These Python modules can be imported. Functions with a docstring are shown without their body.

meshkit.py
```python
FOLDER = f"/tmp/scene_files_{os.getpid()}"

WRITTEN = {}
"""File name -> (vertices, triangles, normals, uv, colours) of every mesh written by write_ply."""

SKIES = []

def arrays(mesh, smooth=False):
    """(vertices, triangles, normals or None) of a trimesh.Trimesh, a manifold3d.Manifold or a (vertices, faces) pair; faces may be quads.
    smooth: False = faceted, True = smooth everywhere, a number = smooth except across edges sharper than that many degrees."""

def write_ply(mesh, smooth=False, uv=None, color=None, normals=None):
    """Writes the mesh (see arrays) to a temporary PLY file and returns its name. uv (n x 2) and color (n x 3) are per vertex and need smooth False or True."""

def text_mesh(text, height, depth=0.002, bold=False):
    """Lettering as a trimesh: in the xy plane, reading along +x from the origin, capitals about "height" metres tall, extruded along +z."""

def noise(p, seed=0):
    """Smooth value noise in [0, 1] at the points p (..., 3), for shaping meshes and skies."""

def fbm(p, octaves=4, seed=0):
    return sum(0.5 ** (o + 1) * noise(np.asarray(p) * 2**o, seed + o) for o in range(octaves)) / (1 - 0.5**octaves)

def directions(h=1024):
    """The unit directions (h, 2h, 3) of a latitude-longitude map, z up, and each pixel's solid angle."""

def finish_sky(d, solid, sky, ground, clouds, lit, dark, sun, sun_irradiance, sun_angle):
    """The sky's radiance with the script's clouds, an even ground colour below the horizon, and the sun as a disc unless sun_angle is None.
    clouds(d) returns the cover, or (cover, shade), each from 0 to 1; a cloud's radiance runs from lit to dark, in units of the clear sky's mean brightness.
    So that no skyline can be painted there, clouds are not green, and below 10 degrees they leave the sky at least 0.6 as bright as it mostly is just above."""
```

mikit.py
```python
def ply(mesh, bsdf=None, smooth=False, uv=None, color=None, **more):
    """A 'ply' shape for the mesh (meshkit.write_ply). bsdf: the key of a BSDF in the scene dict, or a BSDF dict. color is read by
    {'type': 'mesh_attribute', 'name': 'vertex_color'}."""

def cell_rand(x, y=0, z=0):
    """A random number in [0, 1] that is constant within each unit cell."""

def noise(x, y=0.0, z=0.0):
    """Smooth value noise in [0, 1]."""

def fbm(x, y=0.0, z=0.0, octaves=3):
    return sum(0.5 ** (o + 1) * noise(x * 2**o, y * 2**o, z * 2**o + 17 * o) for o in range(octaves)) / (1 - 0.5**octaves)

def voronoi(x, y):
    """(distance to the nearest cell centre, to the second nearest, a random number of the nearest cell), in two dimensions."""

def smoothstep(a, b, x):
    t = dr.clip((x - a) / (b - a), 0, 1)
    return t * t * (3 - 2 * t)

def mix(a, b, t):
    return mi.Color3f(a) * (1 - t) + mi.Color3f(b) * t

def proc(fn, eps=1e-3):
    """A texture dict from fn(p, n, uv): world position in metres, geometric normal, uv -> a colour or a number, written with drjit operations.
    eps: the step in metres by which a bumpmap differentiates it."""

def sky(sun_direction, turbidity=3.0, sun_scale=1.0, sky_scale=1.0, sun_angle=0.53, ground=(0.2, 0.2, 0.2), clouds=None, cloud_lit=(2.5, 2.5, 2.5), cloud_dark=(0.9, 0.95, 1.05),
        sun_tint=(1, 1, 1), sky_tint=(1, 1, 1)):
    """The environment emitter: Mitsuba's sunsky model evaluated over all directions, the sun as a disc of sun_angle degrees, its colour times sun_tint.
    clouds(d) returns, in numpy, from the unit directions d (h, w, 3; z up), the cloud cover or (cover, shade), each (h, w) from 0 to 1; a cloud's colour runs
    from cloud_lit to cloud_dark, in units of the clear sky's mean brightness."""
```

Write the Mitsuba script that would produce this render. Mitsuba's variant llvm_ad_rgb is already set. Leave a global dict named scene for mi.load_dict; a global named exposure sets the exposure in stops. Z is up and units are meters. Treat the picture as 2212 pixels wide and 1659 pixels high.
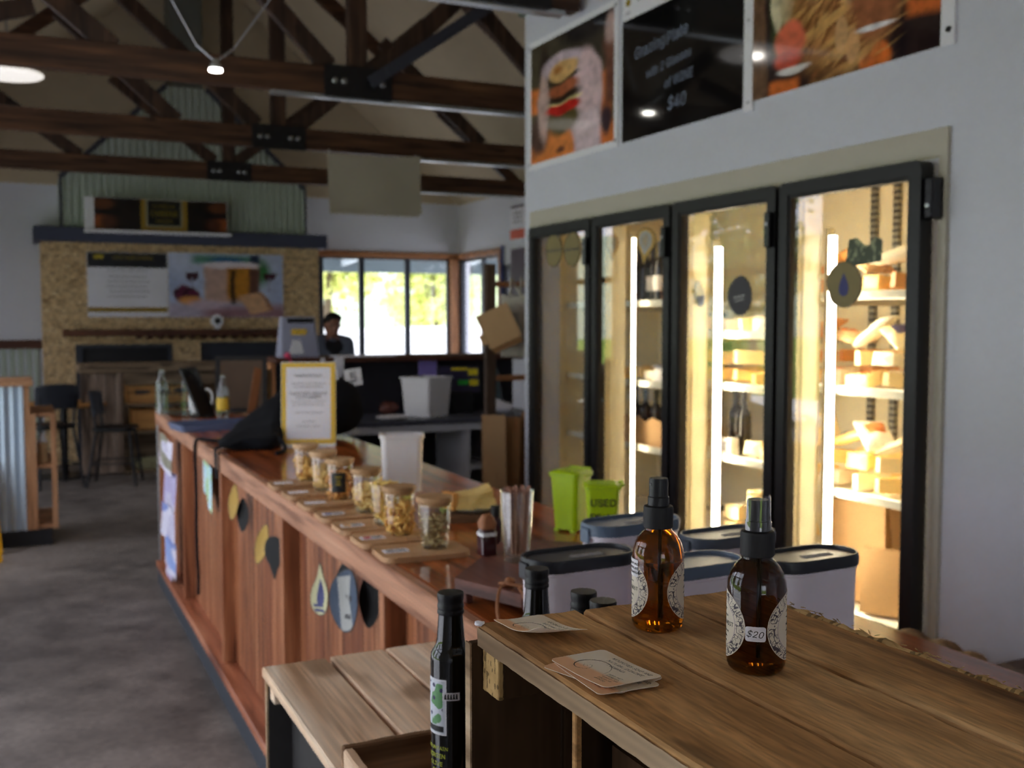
import math, random
import numpy as np, trimesh, manifold3d as m3, drjit as dr, mitsuba as mi
import mikit, meshkit
from mikit import noise, fbm, voronoi, cell_rand, smoothstep, mix, proc
from shapely.geometry import Polygon, Point, box as sbox
from shapely.ops import unary_union

scene, labels = {}, {}
S4 = mi.ScalarTransform4f

# ---------------------------------------------------------------- camera, sky, exposure
CAM = np.array([0.0, 0.0, 1.62])
_F = 2252.4
_yaw, _pit, _rol = np.radians([25.427, 3.609, -0.021])
_f = np.array([np.sin(_yaw) * np.cos(_pit), np.cos(_yaw) * np.cos(_pit), -np.sin(_pit)])
_r = np.array([np.cos(_yaw), -np.sin(_yaw), 0.0])
_u = np.cross(_r, _f)
_r, _u = _r * np.cos(_rol) + _u * np.sin(_rol), _u * np.cos(_rol) - _r * np.sin(_rol)
scene['camera'] = {'type': 'thinlens', 'fov': float(np.degrees(2 * np.arctan(1106 / _F))), 'fov_axis': 'x',
                   'aperture_radius': 0.0019, 'focus_distance': 0.87, 'near_clip': 0.05, 'far_clip': 500.0,
                   'to_world': S4().look_at(origin=CAM.tolist(), target=(CAM + _f).tolist(), up=_u.tolist())}
exposure = 4.5

def cloud_cover(d):
    n = meshkit.fbm(d * np.array([2.2, 2.2, 4.0]) + 5.3, 4, seed=3)
    return np.clip(0.75 + 0.6 * n, 0, 1), np.clip(1.6 * n - 0.45, 0, 0.6)
scene['sky'] = mikit.sky((-0.5, 0.35, 0.75), turbidity=4.0, sun_scale=0.0, sky_scale=1.0, ground=(0.2, 0.22, 0.16),
                         clouds=cloud_cover, cloud_lit=(1.50, 1.57, 1.78), cloud_dark=(0.94, 1.00, 1.20), sky_tint=(0.95, 1.0, 1.05))

# ---------------------------------------------------------------- helpers
def lin(r, g=None, b=None):
    c = np.array([r, g, b] if g is not None else r, float) / 255.0
    return [float(x) for x in np.where(c < 0.04045, c / 12.92, ((c + 0.055) / 1.055) ** 2.4)]
def rgb(c): return {'type': 'rgb', 'value': [float(x) for x in c]}
def mat(name, col, rough=0.6, metal=0.0, spec=0.4, two=True, bump=None, **k):
    b = {'type': 'principled', 'base_color': rgb(lin(col)) if isinstance(col, (tuple, list)) else (proc(col) if callable(col) else col),
         'roughness': rough if not callable(rough) else proc(rough), 'metallic': metal, 'specular': spec, **k}
    if bump: b = {'type': 'bumpmap', 'arbitrary': proc(bump[0], bump[2] if len(bump) > 2 else 1e-3), 'scale': bump[1], 'bsdf': b}
    if two: b = {'type': 'twosided', 'bsdf': b}
    scene['mat_' + name] = b
    return 'mat_' + name

used = set()
def numbered(full):
    k, n = full, 0
    while k in used:
        n += 1; k = f'{full}_{n:03d}'
    used.add(k)
    return k
def tag(k, label=None, cat=None, group=None, kind=None):
    d = labels.setdefault(k, {})
    if label: d['label'] = label
    if cat: d['category'] = cat
    if group: d['group'] = group
    if kind: d['kind'] = kind
    return k
def thing(name, label, cat, group=None):
    return tag(numbered(name), label, cat, group)
def obj(name, mesh, bsdf, parent=None, smooth=False, M=None, label=None, cat=None, group=None, kind=None, uv=None, color=None, more=None):
    k = numbered((parent + '__' if parent else '') + name)
    d = dict(mesh) if isinstance(mesh, dict) else mikit.ply(mesh, bsdf, smooth=smooth, uv=uv, color=color)
    if isinstance(mesh, dict) and bsdf: d['bsdf'] = {'type': 'ref', 'id': bsdf}
    if M is not None: d['to_world'] = S4(np.asarray(M, float).tolist())
    if more: d.update(more)
    scene[k] = d
    if label or cat or group or kind: tag(k, label, cat, group, kind)
    return k
def struct(name, mesh, bsdf, parent=None, **k):
    return obj(name, mesh, bsdf, parent, kind=None if parent else 'structure', **k)

def T(x=0, y=0, z=0):
    m = np.eye(4); m[:3, 3] = x, y, z; return m
def R(axis, deg):
    return trimesh.transformations.rotation_matrix(math.radians(deg), {'x': [1, 0, 0], 'y': [0, 1, 0], 'z': [0, 0, 1]}.get(axis, axis))
def Sc(x, y=None, z=None):
    return np.diag([x, x if y is None else y, x if z is None else z, 1.0])
def mv(mesh, *Ms):
    m = mesh.copy()
    for M in Ms[::-1]: m.apply_transform(M)
    return m
def cat_(ms): return trimesh.util.concatenate(list(ms))
def tm(man):
    q = man.to_mesh(); return trimesh.Trimesh(q.vert_properties[:, :3], q.tri_verts, process=False)
def cbox(x0, x1, y0, y1, z0, z1, b=0.0):
    """box between the bounds, its edges chamfered by b"""
    if b <= 0:
        m = trimesh.creation.box((x1 - x0, y1 - y0, z1 - z0)); m.apply_translation(((x0 + x1) / 2, (y0 + y1) / 2, (z0 + z1) / 2)); return m
    b = min(b, 0.49 * (x1 - x0), 0.49 * (y1 - y0), 0.49 * (z1 - z0))
    p = []
    for x, sx in ((x0, 1), (x1, -1)):
        for y, sy in ((y0, 1), (y1, -1)):
            for z, sz in ((z0, 1), (z1, -1)):
                p += [(x, y + sy * b, z + sz * b), (x + sx * b, y, z + sz * b), (x + sx * b, y + sy * b, z)]
    return tm(m3.Manifold.hull_points(np.array(p)))
def beam(a, b, w, h, up=(0, 0, 1), bev=0.0):
    """bar from a to b, w wide across and h high along up"""
    a, b = np.array(a, float), np.array(b, float); L = np.linalg.norm(b - a); z = (b - a) / L
    u = np.array(up, float); u -= z * (u @ z); u /= np.linalg.norm(u); x = np.cross(u, z)
    M = np.eye(4); M[:3, 0], M[:3, 1], M[:3, 2], M[:3, 3] = x, u, z, (a + b) / 2
    return mv(cbox(-w / 2, w / 2, -h / 2, h / 2, -L / 2, L / 2, bev), M)
def lathe(prof, n=32, closed=False):
    """profile [(r, z)...] turned round z"""
    P = np.array(prof, float); k = len(P); a = np.arange(n) * 2 * np.pi / n
    v = np.stack([P[:, None, 0] * np.cos(a), P[:, None, 0] * np.sin(a), np.broadcast_to(P[:, None, 1], (k, n))], -1).reshape(-1, 3)
    f = []
    rows = range(k) if closed else range(k - 1)
    for i in rows:
        j0, j1 = i * n, ((i + 1) % k) * n
        for q in range(n):
            r = (q + 1) % n
            f += [(j0 + q, j0 + r, j1 + r), (j0 + q, j1 + r, j1 + q)]
    m = trimesh.Trimesh(v, f, process=False); m.merge_vertices(); m.update_faces(m.nondegenerate_faces())
    return m
def tube(pts, r, sides=8, closed=False):
    p = np.array(pts, float); n = len(p)
    t = np.roll(p, -1, 0) - np.roll(p, 1, 0) if closed else np.gradient(p, axis=0)
    t /= np.linalg.norm(t, axis=1, keepdims=True) + 1e-12
    ref = np.array([0, 0, 1.0]) if abs(t[:, 2]).max() < 0.95 else np.array([0.31, 0.95, 0.05])
    a = np.cross(t, ref); a /= np.linalg.norm(a, axis=1, keepdims=True) + 1e-12; b = np.cross(t, a)
    ang = np.arange(sides) * 2 * np.pi / sides; rr = np.broadcast_to(r, (n,))[:, None, None]
    v = (p[:, None] + rr * (np.cos(ang)[None, :, None] * a[:, None] + np.sin(ang)[None, :, None] * b[:, None])).reshape(-1, 3)
    f = []
    for i in range(n if closed else n - 1):
        for j in range(sides):
            k0, k1, l = i * sides, ((i + 1) % n) * sides, (j + 1) % sides
            f += [(k0 + j, k0 + l, k1 + l), (k0 + j, k1 + l, k1 + j)]
    if not closed:
        for base, flip in ((0, True), ((n - 1) * sides, False)):
            for j in range(1, sides - 1):
                f.append((base, base + j + 1, base + j) if flip else (base, base + j, base + j + 1))
    m = trimesh.Trimesh(v, f, process=False); trimesh.repair.fix_normals(m); return m
def prism(poly, z0, z1):
    poly = poly if hasattr(poly, 'exterior') or hasattr(poly, 'geoms') else Polygon(poly)
    gs = getattr(poly, 'geoms', [poly])
    m = cat_([trimesh.creation.extrude_polygon(g, z1 - z0, engine='earcut') for g in gs]); m.apply_translation((0, 0, z0)); return m
# frames that carry a flat drawing (u right, v up) onto an upright wall: facing -X (seen from smaller x) and facing -Y
def wall_x(m, x): return mv(m, np.array([[0, 0, -1, x], [-1, 0, 0, 0], [0, 1, 0, 0], [0, 0, 0, 1.0]]))   # u = -y, v = z, w = -x
def wall_y(m, y): return mv(m, np.array([[1, 0, 0, 0], [0, 0, -1, y], [0, 1, 0, 0], [0, 0, 0, 1.0]]))    # u = x, v = z, w = -y
def text(s, h, depth=0.0006, bold=False, width=None, center=True):
    m = meshkit.text_mesh(s, h, depth, bold)
    b = m.bounds
    if width: m.apply_transform(Sc(width / (b[1, 0] - b[0, 0]), 1, 1)); b = m.bounds
    if center: m.apply_translation((-(b[0, 0] + b[1, 0]) / 2, -(b[0, 1] + b[1, 1]) / 2, 0))
    return m
def rrect(w, h, r, n=6):
    return sbox(-w / 2 + r, -h / 2 + r, w / 2 - r, h / 2 - r).buffer(r, quad_segs=n)
def quad_uv(w, h):
    """flat w x h sheet in the xy plane centred on the origin with its uv"""
    return (np.array([[-w / 2, -h / 2, 0], [w / 2, -h / 2, 0], [w / 2, h / 2, 0], [-w / 2, h / 2, 0]]), np.array([[0, 1, 2], [0, 2, 3]])), np.array([[0, 0], [1, 0], [1, 1], [0, 1.0]])
def jit(m, amp, freq, seed=0):
    v = np.array(m.vertices); o = [meshkit.noise(v * freq + 31.7 * (seed + i + 1), seed * 3 + i) - 0.5 for i in range(3)]
    return trimesh.Trimesh(v + np.stack(o, -1) * 2 * amp, m.faces, process=False)
def grid(nu, nv, fn):
    u, v = np.meshgrid(np.linspace(0, 1, nu), np.linspace(0, 1, nv), indexing='ij')
    P = np.array([fn(a, b) for a, b in zip(u.ravel(), v.ravel())], float)
    f = []
    for i in range(nu - 1):
        for j in range(nv - 1):
            a = i * nv + j; f += [(a, a + nv, a + nv + 1), (a, a + nv + 1, a + 1)]
    return trimesh.Trimesh(P, f, process=False), np.stack([u.ravel(), v.ravel()], -1)
def solid_sheet(m, t):
    """gives an open sheet the thickness t along its normals"""
    n = m.vertex_normals; v = np.vstack([m.vertices + n * t / 2, m.vertices - n * t / 2]); k = len(m.vertices)
    e = m.edges[trimesh.grouping.group_rows(m.edges_sorted, require_count=1)]
    f = [m.faces, m.faces[:, ::-1] + k, np.stack([e[:, 0], e[:, 0] + k, e[:, 1] + k], -1), np.stack([e[:, 0], e[:, 1] + k, e[:, 1]], -1)]
    return trimesh.Trimesh(v, np.vstack(f), process=False)
rng = random.Random(7)

# ---------------------------------------------------------------- materials
def wood(axis, dark, mid, light, cell=None, knots=True, fine=1.0, rough=False):
    d, m_, l = lin(dark), lin(mid), lin(light)
    def fn(p, n, uv):
        a, b, c = {'x': (p.x, p.y, p.z), 'y': (p.y, p.x, p.z), 'z': (p.z, p.x, p.y)}[axis]
        w = fbm(a * 1.3, b * 7, c * 7) * 0.35
        g = fbm(a * 2.2, b * 26 + w * 9, c * 26 + w * 5, 3)
        h = noise(a * 9 * fine, b * 240 * fine, c * 240 * fine)
        col = mix(mix(d, m_, smoothstep(0.18, 0.52, g)), l, smoothstep(0.48, 0.85, g))
        col = col * (0.82 + 0.36 * h)
        if knots:
            k = fbm(a * 5, b * 15, c * 15, 2)
            col = mix(col, mi.Color3f(d) * 0.6, smoothstep(0.68, 0.86, k) * (0.45 if rough else 0.75))
        if rough:
            sp = fbm(a * 9, b * 60, c * 60, 2); col = mix(col, mi.Color3f(d) * 0.55, smoothstep(0.66, 0.80, sp) * smoothstep(0.50, 0.68, fbm(a * 3.5, b * 9, c * 9, 2)) * 0.6)
            col = col * (0.78 + 0.44 * noise(a * 60, b * 500, c * 500)) * (0.85 + 0.3 * noise(a * 4 + b * 30, b * 4, 2.0))
        return col * (0.86 + 0.28 * fbm(a * 0.5, b * 3.1, c * 3.1, 2))
    return fn
def speckle(base, spread, f1, f2):
    c = lin(base)
    def fn(p, n, uv):
        return mi.Color3f(c) * (1 - spread + 2 * spread * (0.55 * fbm(p.x * f1, p.y * f1, p.z * f1) + 0.45 * noise(p.x * f2, p.y * f2, p.z * f2)))
    return fn
def floor_fn(p, n, uv):
    a = fbm(p.x * 0.9, p.y * 0.9, 3.1, 4); b = noise(p.x * 55, p.y * 55, 0.5); c = fbm(p.x * 7, p.y * 7, 1.7, 3)
    col = mix(lin(84, 77, 73), lin(132, 123, 116), smoothstep(0.3, 0.72, a * 0.6 + c * 0.4))
    return col * (0.78 + 0.44 * b)
mat('floor', floor_fn, 0.55, spec=0.35)
mat('white_wall', (214, 215, 222), 0.75, spec=0.25)
mat('cool_panel', speckle((196, 198, 206), 0.03, 3, 60), 0.42, spec=0.4)
mat('beige_trim', (178, 172, 156), 0.5)
mat('ceiling', speckle((190, 174, 146), 0.05, 1.2, 9), 0.85, spec=0.1)
mat('green_trim', (88, 100, 84), 0.5)
mat('black', (20, 20, 22), 0.42)
mat('black_gloss', (14, 14, 16), 0.2, spec=0.5)
mat('black_rubber', (24, 24, 26), 0.6)
mat('charcoal', (46, 50, 58), 0.6)
mat('slate', (62, 66, 84), 0.7)
mat('kick', (56, 60, 66), 0.6)
mat('alu_dark', (58, 62, 72), 0.4, 0.2)
mat('alu', (190, 196, 200), 0.32, 0.85)
mat('steel', (170, 172, 176), 0.3, 0.9)
mat('white_plastic', (222, 222, 226), 0.45)
mat('white_paper', (232, 230, 236), 0.8, spec=0.1)
mat('truss_wood_x', wood('x', (40, 24, 14), (72, 46, 28), (104, 70, 44)), 0.6)
mat('truss_wood_z', wood('z', (32, 22, 15), (54, 37, 25), (80, 56, 38)), 0.6)
mat('trim_wood', wood('x', (120, 72, 40), (164, 108, 66), (190, 134, 88), knots=False), 0.5)
mat('trim_wood_z', wood('z', (120, 72, 40), (164, 108, 66), (190, 134, 88), knots=False), 0.5)
scene['mat_pane'] = {'type': 'thindielectric', 'int_ior': 1.5}
def corr(v, pitch): return 0.5 + 0.5 * np.cos(v / pitch * 2 * np.pi)
mat('corrugated', speckle((186, 196, 184), 0.06, 2, 30), 0.4, 0.3)

# ---------------------------------------------------------------- the room
struct('floor', cbox(-1.6, 5.6, -3.2, 13.2, -0.12, 0.0), 'mat_floor')
EAVE, RIDGE, RX, LX, RTX, FY = 3.12, 5.86, 2.0, -1.4, 5.38, 13.0
def gable(holes=()):
    g = Polygon([(LX, 0), (RTX, 0), (RTX, EAVE), (RX, RIDGE), (LX, EAVE)])
    for h in holes: g = g.difference(sbox(*h))
    return g
struct('wall_far', wall_y(prism(gable([(3.46, 0.95, 5.255, 2.41)]), -0.14, 0), FY), 'mat_white_wall')
struct('wall_far_gable', wall_y(prism(gable().intersection(sbox(LX, EAVE + 0.01, RTX, 9)), 0.001, 0.012), FY), 'mat_ceiling')
struct('wall_back', wall_y(prism(gable([(-0.9, 0.6, 0.3, 2.1)]), -0.14, 0), -3.14), 'mat_white_wall')
sl = []
for xe in (LX, RTX):
    s = 1 if xe > RX else -1
    ex, ez = xe + s * 0.2, EAVE - 0.2 * (RIDGE - EAVE) / abs(xe - RX)
    p = np.array([[RX, RIDGE], [ex, ez], [ex, ez + 0.1], [RX, RIDGE + 0.1]])
    sl.append(wall_y(prism(Polygon(p if s > 0 else p), -16.2, 0.0), -3.2))
struct('ceiling', cat_(sl), 'mat_ceiling')
# the long window side: open folding doors between posts, lawn and trees beyond
bays = [(1.1, 3.2), (3.5, 5.6), (6.8, 8.9), (10.2, 11.25)]
g = sbox(-3.14, 0, FY, EAVE)
for a, b in bays: g = g.difference(sbox(a, 0.25, b, 2.72))
struct('wall_left', mv(prism(g, 0, 0.14), np.array([[0, 0, -1, LX], [1, 0, 0, 0], [0, 1, 0, 0], [0, 0, 0, 1.0]])), 'mat_white_wall')
w = numbered('door_1'); tag(w, kind='structure')
for a, b in bays:
    for q in (a, b): obj('jamb', cbox(LX - 0.12, LX - 0.02, q - 0.03, q + 0.03, 0.25, 2.72), 'mat_black', w)
    obj('transom', cbox(LX - 0.11, LX - 0.03, a + 0.03, b - 0.03, 2.02, 2.09), 'mat_black', w)
g = sbox(-FY, 0, -4.89, EAVE)
for a, b, z0, z1 in ((11.62, 12.92, 0.95, 2.40), (11.38, 11.52, 1.7, 2.25)): g = g.difference(sbox(-b, z0, -a, z1))
struct('wall_right', wall_x(prism(g, -0.14, 0), RTX), 'mat_white_wall')

# far windows
w = numbered('window_1'); tag(w, kind='structure')
for x in (3.50, 4.04, 4.665): obj('mullion', cbox(x - 0.035, x + 0.035, FY - 0.005, FY + 0.05, 0.95, 2.41), 'mat_alu_dark', w)
for a, b in ((3.535, 4.005), (4.075, 4.63), (4.70, 5.22)):
    obj('sash', cat_([cbox(a, b, FY + 0.005, FY + 0.045, 2.375, 2.41), cbox(a, b, FY + 0.005, FY + 0.045, 0.95, 0.99)]), 'mat_alu_dark', w)
    (v, f), uv = quad_uv(b - a, 1.385); obj('pane', wall_y(trimesh.Trimesh(v + [(a + b) / 2, 1.683, 0], f), FY + 0.025), 'mat_pane', w)
obj('jamb', cbox(5.22, 5.255, FY - 0.005, FY + 0.05, 0.95, 2.41), 'mat_alu_dark', w)
obj('header', cbox(3.36, 5.36, FY - 0.05, FY - 0.002, 2.405, 2.475, 0.004), 'mat_trim_wood', w)
obj('corner_post', cbox(5.25, 5.35, FY - 0.10, FY - 0.004, 0.93, 2.405, 0.006), 'mat_trim_wood_z', w)
obj('sill', cbox(3.40, 5.30, FY - 0.09, FY - 0.002, 0.91, 0.95, 0.004), 'mat_trim_wood', w)
w = numbered('window_2'); tag(w, kind='structure')
for y in (12.88, 12.20, 11.65): obj('mullion', cbox(RTX - 0.002, RTX + 0.05, y - 0.03, y + 0.03, 0.95, 2.40), 'mat_alu_dark', w)
for a, b in ((11.68, 12.17), (12.23, 12.85)):
    obj('sash', cat_([cbox(RTX + 0.005, RTX + 0.045, a, b, 2.36, 2.40), cbox(RTX + 0.005, RTX + 0.045, a, b, 0.95, 0.99)]), 'mat_alu_dark', w)
    (v, f), uv = quad_uv(b - a, 1.385); obj('pane', wall_x(trimesh.Trimesh(v + [-(a + b) / 2, 1.683, 0], f), RTX + 0.025), 'mat_pane', w)
obj('header', cbox(RTX - 0.05, RTX - 0.002, 11.55, 12.95, 2.40, 2.47, 0.004), 'mat_trim_wood', w)
obj('jamb_board', cbox(RTX - 0.05, RTX - 0.002, 11.55, 11.62, 0.93, 2.40, 0.004), 'mat_trim_wood_z', w)
w = numbered('window_3'); tag(w, kind='structure')
obj('frame', wall_x(prism(sbox(-11.54, 1.68, -11.36, 2.27).difference(sbox(-11.51, 1.71, -11.39, 2.22)), -0.05, 0.004), RTX), 'mat_black', w)
(v, f), uv = quad_uv(0.12, 0.48); obj('pane', wall_x(trimesh.Trimesh(v + [-11.45, 1.965, 0], f), RTX + 0.02), 'mat_pane', w)

# the cool room: white panel wall with an opening for the four glass doors
g = sbox(-4.89, 0, 1.5, 3.165).difference(sbox(-4.69, 0.335, -2.235, 2.045))
struct('wall_coolroom', wall_x(prism(g, -0.10, 0), 2.40), 'mat_cool_panel')
struct('trim_1', wall_x(prism(sbox(-4.81, 0.22, -2.16, 2.16).difference(sbox(-4.74, 0.30, -2.19, 2.08)), 0.0, 0.012), 2.40), 'mat_beige_trim')
struct('wall_coolroom_end', cbox(2.50, 5.36, 4.79, 4.89, 0, 3.165), 'mat_cool_panel')
struct('trim_2', cat_([cbox(2.375, 2.43, -1.5, 4.92, 3.165, 3.23), cbox(2.43, 5.36, 4.86, 4.92, 3.165, 3.23)]), 'mat_green_trim')
struct('ceiling_coolroom', cbox(2.50, 5.36, -1.5, 4.79, 3.06, 3.165), 'mat_cool_panel')
# ---------------------------------------------------------------- roof trusses
def truss(Y, label, webs, x0=LX, x1=RTX, strips=(), strut=None, king=True):
    t = thing('roof_truss', label, 'roof truss', 'timber roof trusses')
    obj('bottom_chord', cbox(x0, x1, Y - 0.045, Y + 0.045, 3.02, 3.19, 0.004), 'mat_truss_wood_x', t)
    top = EAVE - 0.02
    k = (RIDGE - EAVE) / (RX - LX)
    for s in (-1, 1):
        xe = LX if s < 0 else RTX
        if s > 0 and x1 < RTX: continue
        obj('top_chord', beam((xe - s * 0.02, Y, top + 0.02), (RX + s * 0.06, Y, RIDGE - 0.17), 0.07, 0.14), 'mat_truss_wood_x', t)
    if king: obj('king_post', cbox(1.94, 2.06, Y - 0.04, Y + 0.04, 3.19, RIDGE - 0.12, 0.004), 'mat_truss_wood_z', t)
    for a, b, w in webs:
        obj('web', beam((a[0], Y, a[1]), (b[0], Y, b[1]), 0.055, w, bev=0.004), 'mat_truss_wood_z', t)
    g = obj('gusset_plate', cbox(1.775, 2.215, Y - 0.062, Y - 0.047, 3.005, 3.20, 0.003), 'mat_black', t)
    for x in (1.84, 1.90, 2.09, 2.15):
        obj('bolt', mv(lathe([(0, 0), (0.019, 0), (0.019, 0.009), (0.013, 0.013), (0, 0.014)], 8), T(x, Y - 0.061, 3.10), R('x', 90)), 'mat_steel', g)
    for a, b in strips:
        obj('cable_tray', cbox(a, b, Y - 0.035, Y + 0.03, 2.995, 3.018, 0.003), 'mat_alu', t)
    if strut:
        obj('steel_strut', beam((strut[0], Y - 0.10, strut[1]), (strut[2], Y - 0.10, strut[3]), 0.03, 0.075), 'mat_alu_dark', t)
    return t
D = 0.115
truss(4.3, 'dark timber truss whose bottom chord ends at the pale cool room wall', [((2.16, 3.2), (3.2, 4.3), D), ((1.84, 3.2), (0.8, 4.3), D)], x1=2.37, strips=[(0.6, 2.30)])
truss(6.5, 'dark timber truss with the blue steel strut, nearest of those in full view',
      [((1.82, 3.19), (0.85, 4.16), D), ((2.14, 3.19), (3.35, 4.35), D), ((0.55, 3.17), (0.05, 3.58), D), ((-0.45, 3.0 + .17), (0.14, 3.36), D * .8), ((3.36, 3.19), (2.45, 4.05), D)],
      strips=[(1.45, 3.3)], strut=(2.06, 3.10, 3.0, 3.76))
truss(8.7, 'brown timber truss from which the blank canvas banner hangs',
      [((1.83, 3.2), (0.6, 4.28), D), ((2.16, 3.2), (3.3, 4.18), D), ((1.20, 3.18), (0.35, 3.93), D), ((3.83, 3.18), (2.9, 3.98), D)], strips=[(3.2, 4.4)])
truss(10.9, 'brown timber truss farthest away, just before the corrugated chimney',
      [((1.86, 3.2), (0.9, 3.95), D), ((2.06, 3.2), (3.1, 4.0), D), ((5.25, 3.16), (4.3, 3.9), D), ((0.6, 3.18), (-0.2, 3.75), D)], strips=[(3.2, 5.2)])

# the canvas banner under the second truss
t = thing('hanging_banner', 'plain beige canvas banner hanging below the roof trusses', 'banner')
bm, buv = grid(16, 12, lambda u, v: (2.39 + 0.80 * u + (0.014 if v < 0.5 else 0) * (1 - 2 * v), 8.60 - 0.05 * u + 0.012 * math.sin(u * 9) * (1 - v), 2.99 - 0.495 * (1 - v) + 0.02 * u - 0.012 * math.sin(u * math.pi) * v))
mat('canvas', speckle((176, 168, 150), 0.05, 4, 220), 0.95, spec=0.05)
obj('cloth', solid_sheet(bm, 0.004), 'mat_canvas', t, smooth=True)
obj('hem', cbox(2.40, 3.18, 8.565, 8.588, 2.495, 2.525, 0.004), 'mat_canvas', t)
for x in (2.40, 3.17): obj('cord', tube([(x, 8.585, 2.985), (x, 8.62, 3.03)], 0.004, 6), 'mat_white_plastic', t)

# hanging lamps
mat('glow_spot', (255, 255, 255), 0.5)
t = thing('spot_lamp', 'small lit spot lamp on two wire arms below the nearest truss', 'lamp')
bx, by, bz = 1.012, 5.85, 2.955
obj('bulb', mv(lathe([(0, -0.008), (0.032, -0.006), (0.036, 0.0), (0.03, 0.004), (0, 0.005)], 20), T(bx, by, bz)), 'mat_white_plastic', t, more={'emitter': {'type': 'area', 'radiance': rgb((3, 2.8, 2.5))}})
obj('socket', mv(lathe([(0, 0.0), (0.037, 0.006), (0.035, 0.02), (0.02, 0.045), (0.014, 0.06), (0, 0.062)], 16), T(bx, by, bz)), 'mat_alu', t)
for s in (-1, 1): obj('arm', tube([(bx + s * 0.012, by, bz + 0.055), (bx + s * 0.10, by, bz + 0.125)], 0.007, 6), 'mat_steel', t)
for s in (-1, 1): obj('wire', tube([(bx + s * 0.095, by, bz + 0.12), (bx + s * 0.55, by - 0.3, bz + 0.78)], 0.004, 6), 'mat_steel', t)
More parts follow.
